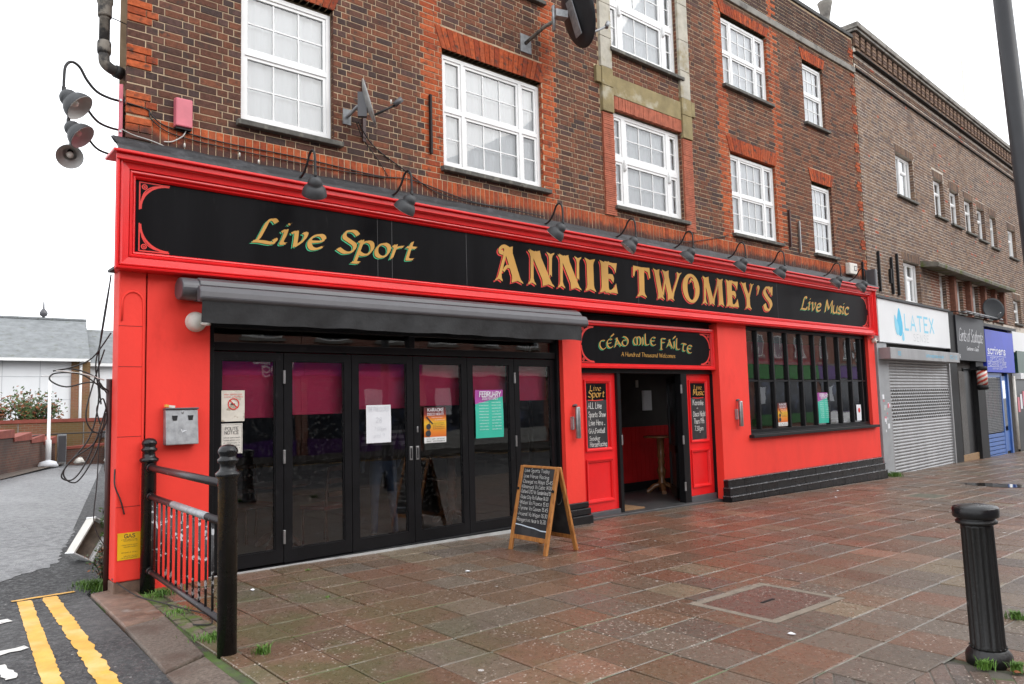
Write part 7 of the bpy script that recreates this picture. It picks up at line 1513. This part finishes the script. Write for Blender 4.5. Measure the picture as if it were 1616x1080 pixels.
b = MB(); b.add([(-14, -.5, 4.33), (8.0, -.5, 4.38), (8.75, 4.5, 6.75), (-14, 4.5, 6.70), (-14, -.5, 4.20), (8.0, -.5, 4.25), (8.75, 4.5, 6.55), (-14, 4.5, 6.5)], [(0, 1, 2, 3), (4, 7, 6, 5), (0, 4, 5, 1), (1, 5, 6, 2)]); b.build('roof', 'slate', wh); b = MB(); b.box(-14, 8.02, -.56, -.5, 4.22, 4.36); b.build('gutter', 'white', wh); b = MB(); b.tube([(-14, 4.5, 6.74), (8.75, 4.5, 6.79)], .08, 6); b.build('ridge', 'slate', wh)
b = MB(); b.add([(8.0, .3, 4.18), (13, .3, 4.18), (13, 4.5, 6.30), (8.7, 4.5, 6.30)], [(0, 1, 2, 3)]); b.build('lower_roof', 'slate', wh); b = MB(); b.box(7.95, 13, .24, .3, 4.05, 4.2); b.build('gutter', 'white', wh)
b = MB(); b.lathe([(.04, 0), (.06, .1), (.17, .18), (.20, .32), (.12, .46), (.05, .55), (.03, .9), (.01, .95)], 14, Matrix.Translation((6.75, 4.5, 6.78))); b.build('finial', 'greymetal', wh)
ls = empty('white_lamp_post', (4.35, 20.6, .4)); tag(ls, 'slim white lamp post standing behind the stepped wall', 'lamp post'); b = MB(); b.tube([(0, 0, -.2), (0, 0, .45), (0, 0, .47), (0, 0, 2.5)], [.085, .085, .05, .045], 12); b.build('column', 'white', ls); b = MB(); b.box(-.25, .25, -.05, .05, 2.5, 2.53); b.build('lamp_arm', 'white', ls)
for x, y, w_, lb, h_ in ((4.72, 21.3, .26, 'wide galvanised steel gate post at the end of the alley', 1.0), (6.12, 21.2, .07, 'thin galvanised steel post beside the wheeled bin', .98)):
    t = empty('gate_post', (x, y, 0)); tag(t, lb, 'post'); b = MB(); b.box(0, w_, 0, .12, -.1, h_); b.build('post', 'galv', t, bevel=.01); b = MB(); b.box(.02, w_ - .02, -.01, .0, .1, h_ - .05); b.build('channel', 'greymetal', t)
wb = empty('wheelie_bin', (6.32, 21.0, 0)); tag(wb, 'dark brown wheeled bin overflowing at the alley end', 'bin'); ma['binbrown'] = mat('brown_bin', (.075, .050, .045), .6, .2)
b = MB(); b.box(0, .5, 0, .5, 0, .72); b.v = [(v[0] + (.04 if v[2] < .1 and v[0] < .2 else (-.04 if v[2] < .1 else 0)), v[1], v[2]) for v in b.v]; b.build('body', 'binbrown', wb, bevel=.02); b = MB(); b.box(-.02, .52, -.02, .52, .72, .77); b.build('lid', 'binbrown', wb, bevel=.01); b = MB(); b.box(.05, .45, .05, .4, .77, .82); b.build('bagged_waste', 'offwhite', wb, bevel=.02)
shr = empty('shed', (0, 22.2, 0)); tag(shr, 'dark brick lean-to with flat roof at the right end of the yard', 'building'); b = MB(); b.box(6.3, 9.3, 0, .3, -.3, 1.02); b.build('wall', 'yardbrick', shr); b = MB(); b.box(6.2, 9.3, -.1, .35, .82, 1.06); b.build('roof_edge', 'greymetal', shr)
for k, (x, y, sx_, lb) in enumerate(((4.3, 20.2, .28, 'white rubbish bag dumped at the end of the alley'), (5.3, 20.9, .14, 'small litter heap by the low wall at the alley end'), (6.1, 20.6, .12, 'scattered litter beside the wheeled bin'))):
    b = MB(); b.lathe([(sx_, 0), (sx_ * 1.05, .05), (sx_ * .7, .14), (sx_ * .3, .19), (.01, .2)], 11, Matrix.Translation((x, y, .02))); b.v = [(v[0] + random.uniform(-.04, .04), v[1] + random.uniform(-.04, .04), v[2] + random.uniform(-.01, .03)) for v in b.v]; b.build('rubbish_heap', 'paper' if k == 0 else 'offwhite', label=lb, cat='rubbish')
for base, size, n, lb, sd_ in (((2.9, 24.2, .6), (1.0, .8, 1.55), 3200, 'dense green shrub with rusty leaves behind the yard wall, left part', 21), ((4.35, 24.0, .6), (.95, .8, 1.75), 3200, 'green shrub with rust-coloured tips behind the yard wall, right part', 22)):
    shrub('shrub', base, size, n, (('leaf', .68), ('leafrust', .32)), lb, 26, .075, 'shrubs behind the yard wall', sd_)
shrub('bare_shrub', (7.4, 24.0, .4), (.7, .7, 1.5), 160, (('leafrust', 1.),), 'bare twiggy shrub behind the yard wall beside the cables', 30, .04, None, 31)
cable([(1.0, 14.5, 1.03), (2.6, 17.5, .97), (4.2, 20.8, 1.02), (6.1, 21.1, 1.03)], .02, 'cable', 'thick black cable strung along the top of the stepped wall', 6, 'overhead_cable', None)
# ------------------------------------------------------------------ the other side of the street (seen in the glass)
shops = [(-8, 3.4, (.35, .05, .05)), (3.4, 13.0, (.09, .015, .20)), (13.0, 18.6, (.10, .02, .16)), (18.6, 26.5, (.55, .54, .50)), (26.5, 36, (.02, .02, .025)), (36, 45, (.30, .10, .04)), (45, 54, (.03, .22, .03)), (54, 64, (.11, .03, .22)), (64, 76, (.45, .43, .40))]
ma['oppframe'] = mat('opposite_frames', (.78, .77, .75), .5, .05); ma['oppglass'] = mat('opposite_glass', (.09, .10, .11), .08, .1); ma['oppshop'] = mat('opposite_shop_window', (.035, .04, .05), .1, .3, .8, c2=(.10, .12, .20), t2=.58, s2=.9)
YO = -20.6
for k, (a, c, colr) in enumerate(shops):
    t = empty('opposite_shop', (a, YO, 0)); w_ = c - a
    tag(t, 'brick terrace shop with %s fascia across the street, mirrored in the pub glass' % ['dark red', 'deep purple lettered', 'plain plum', 'cream', 'black lettered', 'rust brown', 'bright green', 'violet', 'pale grey'][k], 'building', 'terrace across the street')
    b = MB(); b.box(.02, w_ - .02, -8, 0, -.6, 10.2 + .5 * (k % 2)); b.build('wall', 'oppbrick', t)
    b = MB(); b.box(.02, w_ - .02, -.3, .25, 2.95, 3.95); b.build('fascia', mat('opp_fascia_%d' % k, colr, .4, .1), t); b = MB(); b.box(.02, w_ - .02, -.2, .32, 3.95, 4.10); b.build('fascia_cornice', 'concrete', t)
    b = MB(); b.box(.3, w_ - .3, -.1, .05, .45, 2.9); b.build('shop_window', 'oppshop', t); b = MB(); b.box(.25, w_ - .25, -.1, .12, -.3, .45); b.build('stall_riser', mat('riser_%d' % k, tuple(v * .7 + .01 for v in colr), .5), t)
    nW = max(2, int(w_ / 2.6))
    for q in range(nW):
        for z0, z1 in ((4.45, 6.0), (7.0, 8.4)):
            x = (q + .5) * w_ / nW; wn = empty('window', parent=t); b = MB(); wall_with_holes(b, x - .75, x + .75, z0, z1, [(x - .68, x - .05, z0 + .07, z1 - .07), (x + .05, x + .68, z0 + .07, z1 - .07)], .0, .06, None); b.f = [tuple(reversed(f)) for f in b.f]; b.v = [(v[0], .08 - v[1], v[2]) for v in b.v]; b.build('frame', 'oppframe', wn); b = MB(); b.quad((x + .75, .03, z0), (x - .75, .03, z0), (x - .75, .03, z1), (x + .75, .03, z1)); b.build('pane', 'oppglass', wn); b = MB(); b.box(x - .85, x + .85, 0, .12, z0 - .12, z0 - .02); b.build('sill', 'concrete', wn)
    if k == 1:
        L_ = Letters((w_ - .3, .255, 0), (-1, 0, 0), (0, 0, 1), (0, 1, 0)); L_.text('bonus', .2, 3.42, .45, width=1.5, pen=1.4); L_.text('king', .2, 3.06, .40, width=1.2, pen=1.4); L_.build('lettering', 'paper', t)
    if k == 4:
        L_ = Letters((w_ - .3, .255, 0), (-1, 0, 0), (0, 0, 1), (0, 1, 0)); L_.text('BLINDS SHUTTERS', .4, 3.25, .45, width=6.5, pen=1.2); L_.build('lettering', 'paper', t)
    b = MB(); b.box(.8 + k % 3, 1.7 + k % 3, .051, .06, 1.2, 2.4); b.build('window_poster', 'paper', t)

# shallow puddle on the far pavement
b = MB(); n = 26; r = random.Random(3); pts = [(16.55 + (.62 + r.uniform(-.12, .12)) * math.cos(6.2832 * k / n) * (.55 if k % 2 else .62), -2.45 + .60 * math.sin(6.2832 * k / n) * (1 + r.uniform(-.15, .15))) for k in range(n)]
b.add([(x, y, gz(x) + .0045) for x, y in pts], [tuple(range(n))]); b.build('puddle', mat('puddle_water', (.03, .028, .026), .06, .1), kind='structure')

# ------------------------------------------------------------------ white car parked across the street (seen in the barred window)
car = empty('parked_car', (47.0, -15.3, gz(47) - .13)); tag(car, 'white parked car across the street mirrored in the barred window', 'car')
prof_c = [(-2.05, .30), (-2.10, .62), (-1.95, .82), (-1.25, .92), (-.75, 1.38), (.55, 1.42), (1.30, 1.05), (1.95, .92), (2.10, .70), (2.08, .30)]
b = MB(); n = len(prof_c); b.add([(x, -.82, z) for x, z in prof_c] + [(x, .82, z) for x, z in prof_c], [tuple(range(n)), tuple(reversed(range(n, 2 * n)))] + [(i, n + i, n + (i + 1) % n, (i + 1) % n) for i in range(n)]); b.f = [tuple(reversed(f)) for f in b.f]; b.build('body', mat('white_car_paint', (.74, .74, .74), .2, .03, coat=.5), car, bevel=.06)
for xs_ in ([(-1.05, .96), (-.68, 1.30), (-.10, 1.33), (-.10, .96)], [(-.02, .96), (-.02, 1.33), (.50, 1.33), (1.05, 1.02), (1.05, .96)]):
    for yy in (.823, -.823): b = MB(); pts_ = [(x, yy, z) for x, z in xs_]; b.add(pts_ if yy < 0 else pts_[::-1], [tuple(range(len(xs_)))]); b.f = [tuple(reversed(f)) for f in b.f]; b.build('side_window', 'oppglass', car)
for xx in (-1.3, 1.3):
    for yy in (-.80, .80):
        wl_ = empty('wheel', (xx, yy, .31), parent=car); Mx = Matrix.Rotation(R(90), 4, 'X'); b = MB(); b.lathe([(.20, -.11), (.30, -.10), (.315, -.05), (.315, .05), (.30, .10), (.20, .11)], 24, Mx); b.build('tyre', 'blackmatt', wl_); b = MB(); b.lathe([(.04, -.115), (.20, -.112), (.205, .112), (.04, .115)], 20, Mx); b.build('rim', 'galv', wl_)
for yy in (-.6, .6): b = MB(); b.box(-2.11, -2.02, yy - .16, yy + .16, .62, .74); b.build('headlight', 'offwhite', car); b = MB(); b.box(2.03, 2.11, yy - .16, yy + .16, .70, .84); b.build('tail_light', 'redletter', car)
# brick on the side and rear of the pub
for o_ in bpy.data.objects:
    if o_.name.startswith('rear_walls'): o_.data.materials[0] = brickmat('side_brick', (.135, .060, .042), (.10, .048, .037), (.36, .28, .19))
